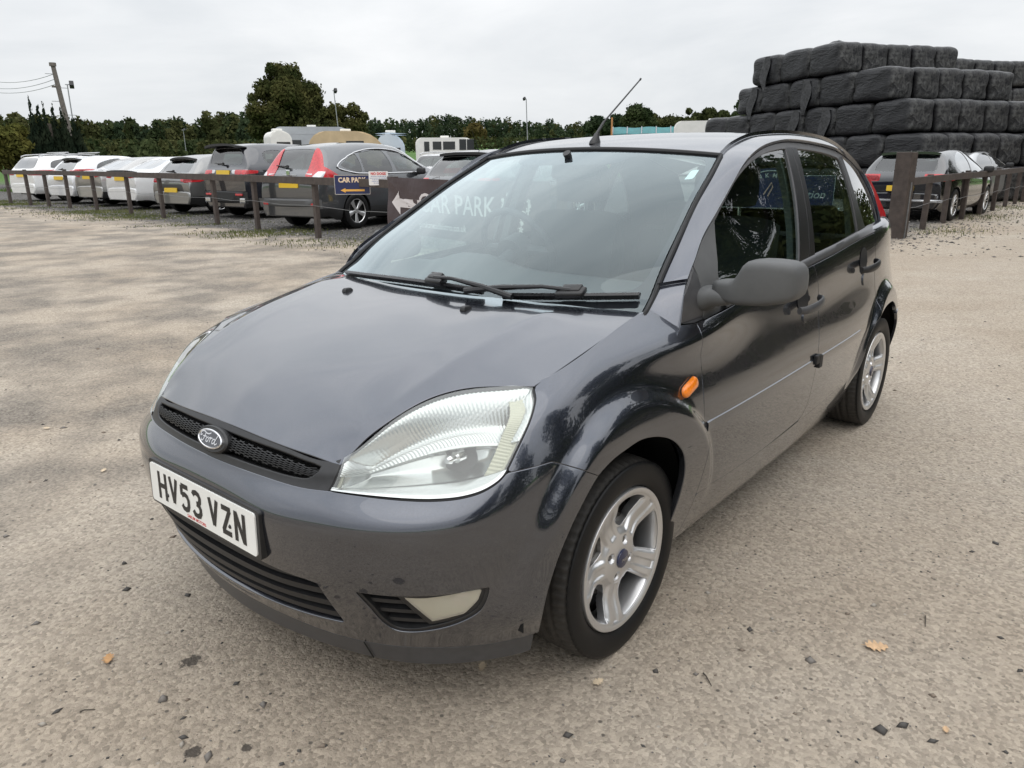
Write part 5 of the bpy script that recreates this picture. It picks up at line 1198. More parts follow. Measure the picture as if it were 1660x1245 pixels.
# greenhouse
GL = Patch(lambda us, vs: (lambda X, Z: np.stack([X, glass_y(X, Z), Z], -1))(*np.meshgrid(us, vs)), (-2.75, -.2, .86, 1.47), flip=True)
FR1 = [(-.286, .897), (-.344, .978), (-.443, 1.053), (-.543, 1.112), (-.669, 1.177), (-.795, 1.246), (-.904, 1.312), (-1.007, 1.362), (-1.128, 1.394), (-1.262, 1.412), (-1.394, 1.421), (-1.589, 1.419), (-1.797, 1.408), (-1.95, 1.395), (-2.1, 1.365), (-2.227, 1.317), (-2.298, 1.267), (-2.385, 1.187), (-2.450, 1.095), (-2.496, 1.017)]
fr = spline_poly(np.array(FR1), closed=False, n=4)
belt2 = [(-2.40, 1.012), (-2.0, .995), (-1.4, .955), (-.7, .905), (-.4, .885)]
FRAME = np.concatenate([fr, belt2])
GF = spline_poly(np.array([(-.548, .93), (-.562, 1.014), (-.645, 1.126), (-.675, 1.166), (-.786, 1.230), (-.895, 1.298), (-.999, 1.346), (-1.11, 1.374), (-1.24, 1.389), (-1.351, 1.396), (-1.325, 1.30), (-1.268, 1.10), (-1.243, .99), (-1.23, .95)]), sharp=(0, 3, 9, 13), n=4)
GR = spline_poly(np.array([(-1.474, 1.396), (-1.62, 1.392), (-1.763, 1.384), (-1.90, 1.370), (-1.968, 1.357), (-1.982, 1.335), (-2.003, 1.20), (-2.03, 1.02), (-1.41, .97), (-1.423, 1.10), (-1.448, 1.287)]), sharp=(0, 7, 8), n=4)
GQ = spline_poly(np.array([(-2.040, 1.370), (-2.12, 1.348), (-2.215, 1.310), (-2.285, 1.262), (-2.37, 1.183), (-2.430, 1.095), (-2.455, 1.040), (-2.24, 1.028), (-2.16, 1.055), (-2.10, 1.14), (-2.06, 1.24)]), sharp=(0, 6, 7), n=4)
TRI = np.array([(-.292, .897), (-.345, .972), (-.435, 1.043), (-.445, 1.02), (-.452, .90)])
SAIL = np.array([(-.441, 1.048), (-.543, 1.108), (-.673, 1.170), (-.645, 1.126), (-.562, 1.014), (-.548, .90), (-.453, .89), (-.447, 1.02)])
PB1 = np.array([(-1.353, 1.398), (-1.327, 1.30), (-1.270, 1.10), (-1.245, .99), (-1.23, .94), (-1.345, .94), (-1.351, 1.001), (-1.416, 1.40)])
PB2 = np.array([(-1.420, 1.40), (-1.355, 1.001), (-1.349, .94), (-1.41, .94), (-1.421, 1.10), (-1.446, 1.287), (-1.472, 1.398)])
PC = np.array([(-1.985, 1.345), (-2.005, 1.20), (-2.032, 1.02), (-2.236, 1.027), (-2.157, 1.056), (-2.097, 1.14), (-2.057, 1.24), (-2.036, 1.368), (-1.972, 1.36)])
sides('door_frame', GL, FRAME, FRAMEG, holes=[GF, GR, GQ, TRI, SAIL, PB1, PB2, PC], res=.008, gap=.004, hole_gap=0, depth=.012, bev=.002)
sides('quarter_trim', GL, TRI, DARKTRIM, res=.008, gap=.001, depth=.012, off=.002, bev=.003)
sides('mirror_sail', GL, SAIL, MIRPL, res=.008, gap=.0005, depth=.012, off=.004, bev=.003)
sides('door_pillar', GL, PB1, PILLAR, res=.01, gap=.0012, depth=.012, off=.002, bev=.0025)
sides('door_pillar', GL, PB2, PILLAR, res=.01, gap=.0012, depth=.012, off=.002, bev=.0025)
sides('door_pillar', GL, PC, PILLAR, res=.01, gap=.0012, depth=.012, off=.001, bev=.0025)
sides('front_side_glass', GL, GF, SIDEG, res=.016, gap=-.004, depth=0, off=-.006)
sides('rear_side_glass', GL, GR, SIDEG, res=.016, gap=-.004, depth=0, off=-.006)
sides('quarter_glass', GL, GQ, QUARTG, res=.016, gap=-.002, depth=0, off=-.001)
# painted arch from the wing over the doors to the tail
C1 = np.array([(x, glass_y(x, z) , z) for x, z in FR1] + [(-2.53, .722, .985)])
C2 = np.array([(-.25, .692, .944), (-.30, .683, .978), (-.37, .668, 1.028), (-.44, .654, 1.073), (-.56, .630, 1.148), (-.69, .604, 1.226), (-.84, .577, 1.304), (-.965, .552, 1.367), (-1.065, .542, 1.403), (-1.19, .54, 1.431), (-1.33, .54, 1.446), (-1.55, .54, 1.456), (-1.78, .54, 1.455), (-1.98, .54, 1.447), (-2.2, .535, 1.427), (-2.42, .53, 1.385), (-2.60, .54, 1.325), (-2.72, .56, 1.235), (-2.79, .565, 1.14), (-2.83, .58, 1.06), (-2.84, .60, 1.0)])
C1[0] = (-.284, .766, .878); C2[0] = (-.245, .690, .940)
C1 = np.concatenate([[(-.20, .752, .858)], C1]); C2 = np.concatenate([[(-.16, .682, .905)], C2])
def band_fn(us, vs):
    t = np.arange(len(C1)) / (len(C1) - 1.0); M_ = nat_matrix(t, us); A, B = M_ @ C1, M_ @ C2
    O = np.array([(.25, .80, .45)]) * np.clip(1 - us / .3, 0, 1)[:, None] + np.array([(0, .75, .66)]) * np.clip(us / .3, 0, 1)[:, None]
    O[:, 0] -= .5 * sstep(.75, 1, us); O /= np.linalg.norm(O, axis=1, keepdims=True)
    h = (.004 * sstep(.05, .16, us) + .005 * sstep(.36, .5, us) + .02 * sstep(.72, .95, us))
    w = vs[:, None, None]
    return A[None] * (1 - w) + B[None] * w + (h[:, None] * O)[None] * (4 * w * (1 - w))
BAND = Patch(band_fn, (0, 1, 0, 1), flip=True)
bandp = lambda a, b: np.array([(a, 0), (b, 0), (b, 1), (a, 1)], float)
def band(a, b, name, res=.012):
    V, N, UV, T = cut(BAND, bandp(a, b), (), .008, 0)
    return V, N, T
for s in (1, -1):
    for (a, b, nm) in ((0, .112, 'wing_top'), (.1135, 1, 'roof_side')):
        u = np.linspace(a, b, 12 if b < .1 else 260); v = np.linspace(0.0, 1.0, 14); S = band_fn(u, v); N = -np.cross(np.gradient(S, axis=1), np.gradient(S, axis=0))
        N = N.reshape(-1, 3); N /= np.maximum(np.linalg.norm(N, axis=1, keepdims=True), 1e-9)
        i = np.arange(S.shape[0] * S.shape[1]).reshape(S.shape[:2]); T = np.concatenate([np.stack([i[:-1, :-1], i[1:, 1:], i[:-1, 1:]], -1).reshape(-1, 3), np.stack([i[:-1, :-1], i[1:, :-1], i[1:, 1:]], -1).reshape(-1, 3)])
        V2, N2, F2 = hem(S.reshape(-1, 3), N, T, .0022, .014)
        if s < 0: V2 = V2 * [1, -1, 1]; N2 = N2 * [1, -1, 1]; F2 = [f[:, ::-1] for f in F2]
        fix(link(nm, mesh_np(nm, V2, F2, N2), CAR, CARROOT))
    # dark lining behind the band
    u = np.linspace(0, 1, 80); v = np.linspace(-.05, 1.1, 5); S = band_fn(u, v) * [1, s, 1] - np.array([(0, s * .012, .012)]); m = MB()
    m.loft([[tuple(p) for p in S[:, k]] for k in range(80)], closed=False); fix(m.build('pillar_lining', VOID, CARROOT))
    # belt moulding
    secs = []; bS = np.array([body_fn(np.array([q[0]]), np.array([q[1]]))[0, 0] for q in BELT] + [np.array([-2.5, .735, 1.045])])
    for x in np.linspace(-.40, -2.45, 60):
        zb = np.interp(-x, -bS[:, 0], bS[:, 2]) + .002; yb = np.interp(-x, -bS[:, 0], bS[:, 1])
        h = .030 * min(1, (x + 2.6) / .35)
        yt = glass_y(x, zb + h) + .003
        secs.append([(x, s * (yb - .004), zb - .002), (x, s * (yb + .0005), zb + .003), (x, s * (yb * .45 + yt * .55 + .004), zb + h * .55), (x, s * (yt + .002), zb + h * .95), (x, s * (yt - .006), zb + h)])
    ks = [0, 27, 28, 47, 48, 59]
    for a, b in ((5, 26), (26, 29), (29, 46), (46, 59)):
        m = MB(); m.loft([[Vector(p) for p in q] for q in secs[a:b + 1]] if a == 5 else [[Vector(p) + Vector((-.001 if i == 0 else 0, 0, 0)) for p in q] for i, q in enumerate(secs[a:b + 1])], closed=False)
        fix(m.build('belt_moulding', FRAMEG if b > 46 else DARKTRIM, CARROOT, smooth=True, angle=50))

# roof
rp = []
for x, zc, ye, ze in ((-.87, 1.396, .54, 1.330), (-.965, 1.418, .54, 1.370), (-1.065, 1.436, .54, 1.402), (-1.19, 1.452, .54, 1.428), (-1.33, 1.464, .54, 1.442), (-1.55, 1.474, .54, 1.451), (-1.78, 1.476, .54, 1.450), (-1.98, 1.472, .54, 1.442), (-2.2, 1.461, .535, 1.421), (-2.42, 1.443, .53, 1.38), (-2.6, 1.422, .53, 1.33), (-2.75, 1.398, .53, 1.27)):
    for y in (-1, -.66, -.33, 0, .33, .66, 1): rp.append((x, y * ye, zc + (ze - zc) * abs(y) ** 2.3))
Rz = rbf(rp, 1e-4)
ROOF = Patch(lambda us, vs: (lambda X, Y: np.stack([X, Y, Rz(X, Y)], -1))(*np.meshgrid(us, vs)), (-2.8, -.8, -.6, .6))
hx = [(p[0], p[1]) for p in hp[20:]]                                       # header, centre to left corner
rf = [(p[0] - .013, p[1] * .975) for p in hx] + [(-1.0, .530), (-1.065, .528), (-1.19, .527), (-1.55, .527), (-1.98, .527), (-2.3, .52), (-2.6, .515), (-2.70, .47), (-2.74, .25), (-2.75, 0)]
RFP = np.array(rf); RFP = np.concatenate([RFP, (RFP * [1, -1])[::-1]])
fix(panel('roof', ROOF, RFP, CAR, CARROOT, res=.012, gap=0, bev=.003, depth=.014))
for s in (1, -1):
    dp = [Vector((x, s * y, z - .004)) for x, y, z in [(-.965, .540, 1.366), (-1.065, .534, 1.401), (-1.19, .5335, 1.428), (-1.33, .5335, 1.443), (-1.55, .5335, 1.453), (-1.78, .5335, 1.452), (-1.98, .5335, 1.444), (-2.2, .528, 1.424), (-2.42, .523, 1.382), (-2.6, .53, 1.325)]]
    m = MB(); m.tube(dp, .009, 8); fix(m.build('roof_ditch_strip', RUBBER, CARROOT, smooth=True))
m = MB(); bx = -.995; bz = float(Rz(np.array([bx]), np.array([0.]))[0])
m.loft([[(bx + .012 - a * 1.0 + (dx + k_) , y, bz + h) for dx, y in [(a * math.cos(t) * 1.5, b * math.sin(t)) for t in np.linspace(0, 2 * math.pi, 14, endpoint=False)]] for a, b, h, k_ in ((.022, .020, -.004, .012), (.020, .017, .006, .010), (.012, .011, .022, -.004), (.008, .008, .038, -.018))])
ae = fix(m.build('antenna_base', BLACKP, CARROOT, smooth=True))
m = MB(); m.tube([(bx - .008, 0, bz + .034), (bx - .06, 0, bz + .082)], [.0060, .0048], 10).tube([(bx - .06, 0, bz + .082), (-1.324, 0, 1.683)], [.0036, .0030], 8).cyl((-1.322, 0, 1.681), (-1.328, 0, 1.687), .0042, .0042, 8); fix(m.build('antenna_mast', BLACKP, CARROOT, smooth=True))
# tailgate glass and tail lamps
tg = MB(); rowsT = []
for f in np.linspace(0, 1, 8):
    z = 1.40 * (1 - f) + 1.06 * f; x = -2.75 - .20 * f ** .8; w = .50 + .10 * f
    rowsT.append([(x + .10 * (abs(t) ** 2.2), t * w, z - .06 * abs(t) ** 2.5 * (1 - f)) for t in np.linspace(-1, 1, 17)])
tg.loft(rowsT, closed=False); fix(tg.build('tailgate_glass', glass('rear_glass', (.62, .70, .68), .8), CARROOT, smooth=True))
for s in (1, -1):
    m = MB(); m.loft([[(x, s * (y), z), (x + .05, s * (y + .035), z), (x + .02, s * (y + .055), z), (x - .05, s * (y + .02), z)] for x, y, z in ((-2.72, .530, 1.27), (-2.78, .560, 1.19), (-2.85, .60, 1.08), (-2.885, .625, .96), (-2.92, .63, .86))]); fix(m.build('tail_lamp', REDL, CARROOT, smooth=True, angle=60))

# door furniture
for s in (1, -1):
    f = lambda p: (p[0], s * p[1], p[2])
    for (x, y, z) in ((-1.235, .817, .830), (-2.05, .799, .889)):
        h = MB(); rows = []
        for t in np.linspace(-1, 1, 15):
            b = 1 - t * t; c = Vector((x + t * .105, y + .006 + .034 * b ** .5, z + .010 * t * -1)); w = .014 + .004 * b; th = .009
            rows.append([f((c.x, c.y + th * math.cos(a), c.z + w * math.sin(a))) for a in np.linspace(0, 2 * math.pi, 10, endpoint=False)])
        h.loft(rows); hd_ = fix(h.build('door_handle', BLACKP if x < -1.5 else DARKTRIM, CARROOT, smooth=True))
        uc_ = buv([(x + .012, y, z + .004)])[0]; el = np.array([(uc_[0] + .058 * math.cos(a), uc_[1] + .010 + .034 * math.sin(a)) for a in np.linspace(0, 2 * math.pi, 40, endpoint=False)])
        fix(panel('handle_shade', BODY, el, VOID if False else RUBBER, CARROOT, res=.008, gap=0, depth=0, off=.002, mirror=s < 0))  # flat black ellipse on the door skin: shade of the handle cup as colour
        lk = np.array([(uc_[0] + .004 + .0165 * math.cos(a), uc_[1] - .040 + .0150 * math.sin(a)) for a in np.linspace(0, 2 * math.pi, 24, endpoint=False)])
        fix(panel('handle_lock', BODY, lk, CAR, CARROOT, res=.003, gap=0, depth=.006, bev=.002, off=.005, mirror=s < 0))
    # rubbing strip on each door
    for xa, xb in ((-.386, -1.325), (-1.350, -1.93)):
        st = MB(); rows = []
        for x in np.linspace(xa, xb, 24):
            zc = .579 + (-x - .36) * .0135; y = float(body_fn(np.array([buv([(x, .835, zc)])[0][0]]), np.array([buv([(x, .835, zc)])[0][1]]))[0, 0, 1]); hh = .016
            rows.append([f((x, y - .002, zc + hh)), f((x, y + .0035, zc + hh - .003)), f((x, y + .0052, zc + hh - .010)), f((x, y + .0045, zc - hh + .003)), f((x, y - .002, zc - hh))])
        st.loft(rows, cap=True); fix(st.build('rubbing_strip', CAR, CARROOT, smooth=True, angle=40))
    cl = MB(); cl.box(f((-1.318, .849, .603)), (.05, .014, .036), bev=.003).box(f((-1.345, .849, .590)), (.035, .016, .050), bev=.003); fix(cl.build('strip_clip', RUBBER, CARROOT))
    # side repeater
    ip, n_ = surf(BODY, *buv([(-.300, .816, .722)])[0], .001); rep = MB(); n_ = Vector(n_); ux = Vector((-1, 0, .34)).normalized(); uy = n_.cross(ux)
    rows = []
    for sc_, hh in ((1.12, -.002), (1.12, .001)): rows.append([f(Vector(ip) + ux * a * sc_ + uy * b * sc_ + n_ * hh) for a, b in rrect(.088, .036, .017)])
    rep.loft(rows); fix(rep.build('repeater_gasket', RUBBER, CARROOT))
    rep = MB(); rows = []
    for sc_, hh in ((1, 0), (.97, .006), (.86, .010), (.5, .0125)): rows.append([f(Vector(ip) + ux * a * sc_ + uy * b * sc_ + n_ * (hh + .0008)) for a, b in rrect(.088, .036, .017)])
    rep.loft(rows); fix(rep.build('side_repeater', AMBER, CARROOT, smooth=True, angle=50))
    # door mirror
    mm = MB(); secs = []
    def ring(y, cx, cz, a, b, e=2.6, skew=0, n=28):
        out = []
        for k in range(n):
            t = 2 * math.pi * k / n; c_, s_ = math.cos(t), math.sin(t)
            out.append(f((cx + a * abs(c_) ** (2 / e) * (1 if c_ > 0 else -1) + skew * s_, y, cz + b * abs(s_) ** (2 / e) * (1 if s_ > 0 else -1))))
        return out
    for y, cx, zt, zb_, a, e in ((.792, -.470, 1.010, .962, .028, 3.5), (.812, -.474, 1.014, .954, .036, 4), (.842, -.480, 1.016, .948, .046, 4.5), (.856, -.484, 1.022, .946, .051, 5), (.868, -.489, 1.040, .945, .056, 5.5), (.880, -.494, 1.064, .945, .060, 6), (.890, -.499, 1.074, .945, .063, 6), (.915, -.506, 1.077, .946, .065, 6), (.95, -.516, 1.077, .949, .066, 6), (.985, -.528, 1.074, .955, .064, 5.5), (1.006, -.537, 1.067, .962, .060, 5), (1.0165, -.543, 1.055, .972, .053, 4.5), (1.022, -.547, 1.040, .986, .040, 4), (1.0245, -.549, 1.022, 1.002, .018, 3)):
        secs.append(ring(y, cx, (zt + zb_) / 2, a, (zt - zb_) / 2, e))
    mm.loft(secs); mo = fix(mm.build('door_mirror', MIRPL, CARROOT, smooth=True, angle=80))
    if s < 0:                                             # the far mirror is folded back against the door
        T_ = Matrix.Translation((-.50, -.835, 0)); mo.data.transform(T_ @ Matrix.Translation((0, .045, 0)) @ Matrix.Rotation(R(-88), 4, 'Z') @ T_.inverted())
    mg = MB(); mg.bm.faces.new([mg.bm.verts.new(f((-.566 - .030 * (y_ - .94), y_, z_))) for y_, z_ in [(.945 + .062 * math.copysign(abs(math.cos(t)) ** .7, math.cos(t)), 1.011 + .05 * math.copysign(abs(math.sin(t)) ** .7, math.sin(t))) for t in np.linspace(0, 2 * math.pi, 26, endpoint=False)]])
    g_ = mg.build('mirror_glass', CHROME, mo)
    if s < 0: g_.data.transform(T_ @ Matrix.Translation((0, .045, 0)) @ Matrix.Rotation(R(-88), 4, 'Z') @ T_.inverted())
    ma = MB(); ma.loft([ring(.755, -.478, .950, .062, .040, 2.4), ring(.775, -.476, .955, .055, .036, 2.4), ring(.79, -.474, .962, .046, .032, 2.4), ring(.83, -.478, .962, .040, .024, 2.4), ring(.85, -.480, .964, .034, .018, 2.4)]); fix(ma.build('mirror_foot', MIRPL, CARROOT, smooth=True))

# wipers
WIP = pbr('wiper_black', (.010, .010, .011), .28, noise=(60, .3))
def wsp(u, v, off=0):
    S = ws_fn(np.array([u - .01, u, u + .01]), np.array([v - .01, v, v + .01])); n = np.cross(S[1, 2] - S[1, 0], S[2, 1] - S[0, 1]); n /= np.linalg.norm(n); return Vector(S[1, 1] + n * off)
for (b0, b1, piv, mid) in (((-.75, .042), (.33, .070), (.50, .040), (.06, .085)), ((.44, .058), (.955, .078), (.27, .050), (.71, .072))):
    bl = MB(); pts = [wsp(b0[0] + (b1[0] - b0[0]) * t, b0[1] + (b1[1] - b0[1]) * t + .020 * 4 * t * (1 - t) * (1 if b0[0] < -.5 else .0), .020) for t in np.linspace(0, 1, 16)]
    dwn = (wsp(mid[0], mid[1], 0) - wsp(mid[0], mid[1], .02)).normalized(); upv = (wsp(mid[0], mid[1] + .05) - wsp(mid[0], mid[1] - .05)).normalized()
    bl.loft([[p + upv * .010, p - dwn * .009 + upv * .002, p - dwn * .008 - upv * .009, p + dwn * .012 - upv * .005, p + dwn * .014 + upv * .003] for p in pts]); fix(bl.build('wiper_blade', WIP, CARROOT))
    c = wsp(*mid, .028); br = MB(); d = (pts[-1] - pts[0]).normalized(); mr_ = Matrix((tuple(d) + (0,), tuple(upv) + (0,), tuple(-dwn) + (0,), (0, 0, 0, 1))).transposed()
    br.box(c, (.085, .040, .026), rot=mr_, bev=.009).box(c + upv * .008 - dwn * .010, (.058, .030, .014), rot=mr_, bev=.005); fix(br.build('wiper_bridge', WIP, CARROOT, smooth=True, angle=45))
    ar = MB(); pv = wsp(*piv, .035); e = c - dwn * .012
    ar.tube([pv, pv.lerp(e, .35) - dwn * .012, pv.lerp(e, .75) - dwn * .014, e], [.010, .009, .006, .007], 8); fix(ar.build('wiper_arm', WIP, CARROOT, smooth=True))

# wheels
def wheel_parts():
    out = {}
    # tyre: lateral cuts in the tread shoulders and three grooves round it
    prof = []; w2 = .0975
    for y in np.linspace(-w2 + .006, w2 - .006, 34):
        prof.append((.288 - .010 * (abs(y) / w2) ** 6 - .004 * (abs(y) / w2) ** 2, y))
    side = [(.281, w2 - .001), (.272, w2 + .003), (.255, w2 + .0065), (.238, w2 + .007), (.222, w2 + .003), (.212, w2 - .004), (.206, w2 - .012), (.203, w2 - .03)]
    full_p = [(r, -y) for r, y in side[::-1]] + prof + side
    nθ = 216; th = np.arange(nθ) * 2 * math.pi / nθ
    V = np.zeros((len(full_p), nθ, 3))
    for i, (r, y) in enumerate(full_p):
        rr = np.full(nθ, r)
        if abs(y) < w2 - .005 and r > .27:
            for g in (-.045, -.012, .012, .045):
                if abs(y - g) < .0045: rr -= .006
            k = (np.arange(nθ) + (0 if abs(y) > .045 else int(abs(y) * 60))) % 3
            if abs(y) > .05 or .016 < abs(y) < .04: rr -= np.where(k == 0, .0045, 0)
        if .238 < r < .272 and abs(y) > w2: pass
        V[i, :, 0] = rr * np.cos(th); V[i, :, 1] = y; V[i, :, 2] = rr * np.sin(th)
    i = np.arange(len(full_p) * nθ).reshape(len(full_p), nθ); j = np.roll(i, -1, 1)
    F = np.stack([i[:-1], i[1:], j[1:], j[:-1]], -1).reshape(-1, 4)
    me = mesh_np('tyre', V.reshape(-1, 3), [F], None); me.materials.append(TYRE); me.materials.append(TYREWALL)
    nf = len(full_p) - 1; mi = np.zeros((nf, nθ), int); ns = len(side); mi[:ns] = 1; mi[-ns:] = 1
    me.polygons.foreach_set('material_index', mi.ravel().astype(np.int32)); out['tyre'] = me
    # alloy face, five broad double-ridged spokes
    A0 = R(65); al = [A0 + k * 2 * math.pi / 5 for k in range(5)]
    wid = lambda r: .0330 + (r - .08) * .11
    def face(X, Z):
        r = np.hypot(X, Z); h = -.006 - .012 * sstep(.03, .11, r) + .022 * sstep(.11, .19, r)
        best = np.full(r.shape, 9.); 
        for a in al:
            along = X * math.cos(a) + Z * math.sin(a); t = np.where(along > 0, np.abs(-X * math.sin(a) + Z * math.cos(a)), 9); best = np.minimum(best, t)
        g = (1 - sstep(.010, .0135, best)) * sstep(.072, .084, r) * (1 - sstep(.186, .192, r))
        h = h - .0055 * g
        h = h - .010 * sstep(.72, 1.0, best / np.maximum(wid(r), .02)) * sstep(.07, .09, r) * (1 - sstep(.17, .186, r))
        h = np.where(r > .186, h + .004 * sstep(.186, .200, r), h)
        for k in range(4):
            a = R(20 + 90 * k); rr = np.hypot(X - .052 * math.cos(a), Z - .052 * math.sin(a)); h = h - .014 * (1 - sstep(.0105, .0135, rr))
        return h
    FP = Patch(lambda us, vs: (lambda X, Z: np.stack([X, face(X, Z), Z], -1))(*np.meshgrid(us, vs)), (-.22, .22, -.22, .22), flip=True)
    circ = np.array([(.204 * math.cos(t), .204 * math.sin(t)) for t in np.linspace(0, 2 * math.pi, 90, endpoint=False)])
    holes = []
    for k in range(5):
        a, b = al[k], al[(k + 1) % 5]; p = []
        for r in np.linspace(.104, .178, 7): w = wid(r); p.append((r * math.cos(a) - w * math.sin(a), r * math.sin(a) + w * math.cos(a)))
        a1 = math.atan2(p[-1][1], p[-1][0]); q = []
        for r in np.linspace(.104, .178, 7): w = -wid(r); q.append((r * math.cos(b) - w * math.sin(b), r * math.sin(b) + w * math.cos(b)))
        b1 = math.atan2(q[-1][1], q[-1][0]); b1 = b1 + 2 * math.pi if b1 < a1 else b1
        arc = [(.186 * math.cos(t), .186 * math.sin(t)) for t in np.linspace(a1, b1, 9)[1:-1]]
        mid_a = (a + math.pi / 5); inn = [(.088 * math.cos(mid_a), .088 * math.sin(mid_a))]
        holes.append(spline_poly(np.array(p + arc + q[::-1] + inn), n=2))
    V, N, UV, T = cut(FP, circ, holes, .0028, 0, 0)
    V, N, F = hem(V, N, T, .002, .03); me = mesh_np('alloy_face', V, F, N); me.materials.append(ALLOY); out['alloy_face'] = me
    m = MB(); m.lathe([(.203, -.09), (.1995, -.085), (.185, -.06), (.183, .0), (.190, .010), (.198, .012), (.2055, .0115), (.208, .006), (.206, -.004)], axis='Y', n=72); me = m.mesh('alloy_barrel', True, 50); me.materials.append(ALLOY); out['alloy_barrel'] = me
    m = MB(); m.lathe([(.0001, .006), (.020, .0055), (.0262, .003), (.028, -.002), (.028, -.012)], axis='Y', n=32); me = m.mesh('centre_cap', True, 40); me.materials.append(BADGEB); out['centre_cap'] = me
    m = MB(); m.cyl((0, -.028, 0), (0, -.010, 0), .0088, .0075, 6)
    me = m.mesh('wheel_nut'); me.materials.append(ALLOYD); out['wheel_nut'] = me
    m = MB(); m.lathe([(.03, -.05), (.118, -.05), (.118, -.062), (.03, -.062)], axis='Y', n=48).box((.085, -.062, .05), (.05, .05, .13), bev=.006); me = m.mesh('brake_disc', True, 40); me.materials.append(DISC); out['brake_disc'] = me
    m = MB(); m.lathe([(.0001, -.10), (.19, -.10)], axis='Y', n=32); me = m.mesh('wheel_back'); me.materials.append(VOID); out['wheel_back'] = me
    return out
WP = wheel_parts()
for (x, y, rot) in ((0, .786, 0), (0, -.786, 0), (-2.486, .774, 33), (-2.486, -.774, 12)):
    w = empty('wheel', (x + 1.2, y, .288)); w.parent = CARROOT
    w.rotation_euler = (0, R(rot), 0) if y > 0 else (0, R(rot), math.pi)
    for nme, me in WP.items():
        if nme == 'wheel_nut':
            for k in range(4): a = R(20 + 90 * k); o = link(nme, me, None, w); o.location = (.052 * math.cos(a), 0, .052 * math.sin(a))
            continue
        o = link(nme, me, None, w)
        if nme == 'tyre': o.location = (0, -.0865, 0)
        if nme in ('alloy_face',): o.location = (0, .004, 0)
    if nme: pass
    sc_ = script(FORD, .42, 3.0, .0065, 'cap_script', CHROME, w); sc_.matrix_local = frame_at((0, 0, 0), (1, 0, 0) if False else (0, 0, 1), (1, 0, 0) ) if False else Matrix.Rotation(R(-90), 4, 'X')

# cabin
m = MB(); secs = []
for y in np.linspace(-.745, .745, 27):
    k = abs(y) / .70; hood = .055 * math.exp(-((y + .37) / .16) ** 2)
    xb = -.02 - .24 * k ** 2
    secs.append([(xb - .02, y, .895 + .03 * k), (-.33, y, .925), (-.52, y, .935 + hood * .3), (-.64, y, .945 + hood), (-.74, y, .935 + hood * .9), (-.775, y, .90 + hood * .3), (-.78, y, .78), (-.72, y, .5)])
m.loft(secs, closed=False); fix(m.build('dashboard', DASH, CARROOT, smooth=True, angle=60))
m = MB(); c = Vector((-.955, -.37, .985)); ax = Vector((.90, 0, -.42)).normalized(); e1 = Vector((0, 1, 0)); e2 = ax.cross(e1); n = 48; rows = []
m.tube([c + .185 * (math.cos(t) * e1 + math.sin(t) * e2) for t in np.linspace(0, 2 * math.pi, 49)], .0155, 10, cap=False)
for t in (0, math.pi, R(-90) if e2.z > 0 else R(90)): m.tube([c + .05 * (math.cos(t) * e1 + math.sin(t) * e2), c + .18 * (math.cos(t) * e1 + math.sin(t) * e2)], [.026, .014], 8)
m.cyl(c - ax * .03, c + ax * .05, .066, .075, 24).tube([c, c + ax * .35], .03, 10); fix(m.build('steering_wheel', DASH, CARROOT, smooth=True, angle=40))
for sy in (-1, 1):
    seat = empty('front_seat', (0, 0, 0)); seat.parent = CARROOT; seat.location = _off
    y0 = sy * .365
    def slab(y0, prof, w, name, mat, par, bolster=.03):
        m = MB(); secs = []
        for t in np.linspace(-1, 1, 13):
            b = bolster * abs(t) ** 3; e = 1 - .10 * abs(t) ** 6
            secs.append([(cx + (x - cx) * e + bx_ * b, y0 + t * w, cz + (z - cz) * e + bz_ * b) for (x, z), cx, cz, bx_, bz_ in prof])
        m.loft(secs); return m.build(name, mat, par, smooth=True, angle=70)
    def P4(pts, fx, fz): 
        cx = sum(p[0] for p in pts) / len(pts); cz = sum(p[1] for p in pts) / len(pts); return [(p, cx, cz, fx, fz) for p in pts]
    slab(y0, P4([(-.88, .56), (-.90, .62), (-1.1, .62), (-1.36, .58), (-1.38, .50), (-1.1, .48)], 0, 1), .25, 'seat_cushion', CLOTH, seat)
    slab(y0, P4([(-1.28, .56), (-1.33, .80), (-1.40, 1.06), (-1.44, 1.13), (-1.49, 1.12), (-1.47, .95), (-1.40, .56)], 1, 0), .245, 'seat_back', CLOTH, seat, .045)
    slab(y0, P4([(-1.40, 1.17), (-1.395, 1.26), (-1.415, 1.335), (-1.455, 1.345), (-1.485, 1.32), (-1.49, 1.20), (-1.46, 1.165)], 0, 0), .125, 'head_restraint', CLOTH, seat, 0)
    m = MB(); [m.cyl((-1.455, y0 + d, 1.10), (-1.45, y0 + d, 1.19), .007, .007, 8) for d in (-.06, .06)]; m.build('restraint_post', CHROME, seat)
m = MB(); m.loft([[(-1.95, y, .55), (-2.0, y, .60), (-2.35, y, .60), (-2.44, y, .98 + .03 * math.cos(y * 8)), (-2.55, y, .98), (-2.6, y, .5)] for y in np.linspace(-.62, .62, 15)]); fix(m.build('rear_seat', CLOTH, CARROOT, smooth=True, angle=50))
for y in (-.38, .38):
    m = MB(); m.box((-2.53, y, 1.06), (.09, .24, .13), bev=.035, seg=3); fix(m.build('rear_restraint', CLOTH, CARROOT, smooth=True))
m = MB(); m.loft([[(x, y, float(Rz(np.array([x]), np.array([y]))[0]) - .022) for x in np.linspace(-.92, -2.7, 24)] for y in np.linspace(-.54, .54, 9)], closed=False); fix(m.build('headlining', HEADLIN, CARROOT, smooth=True))
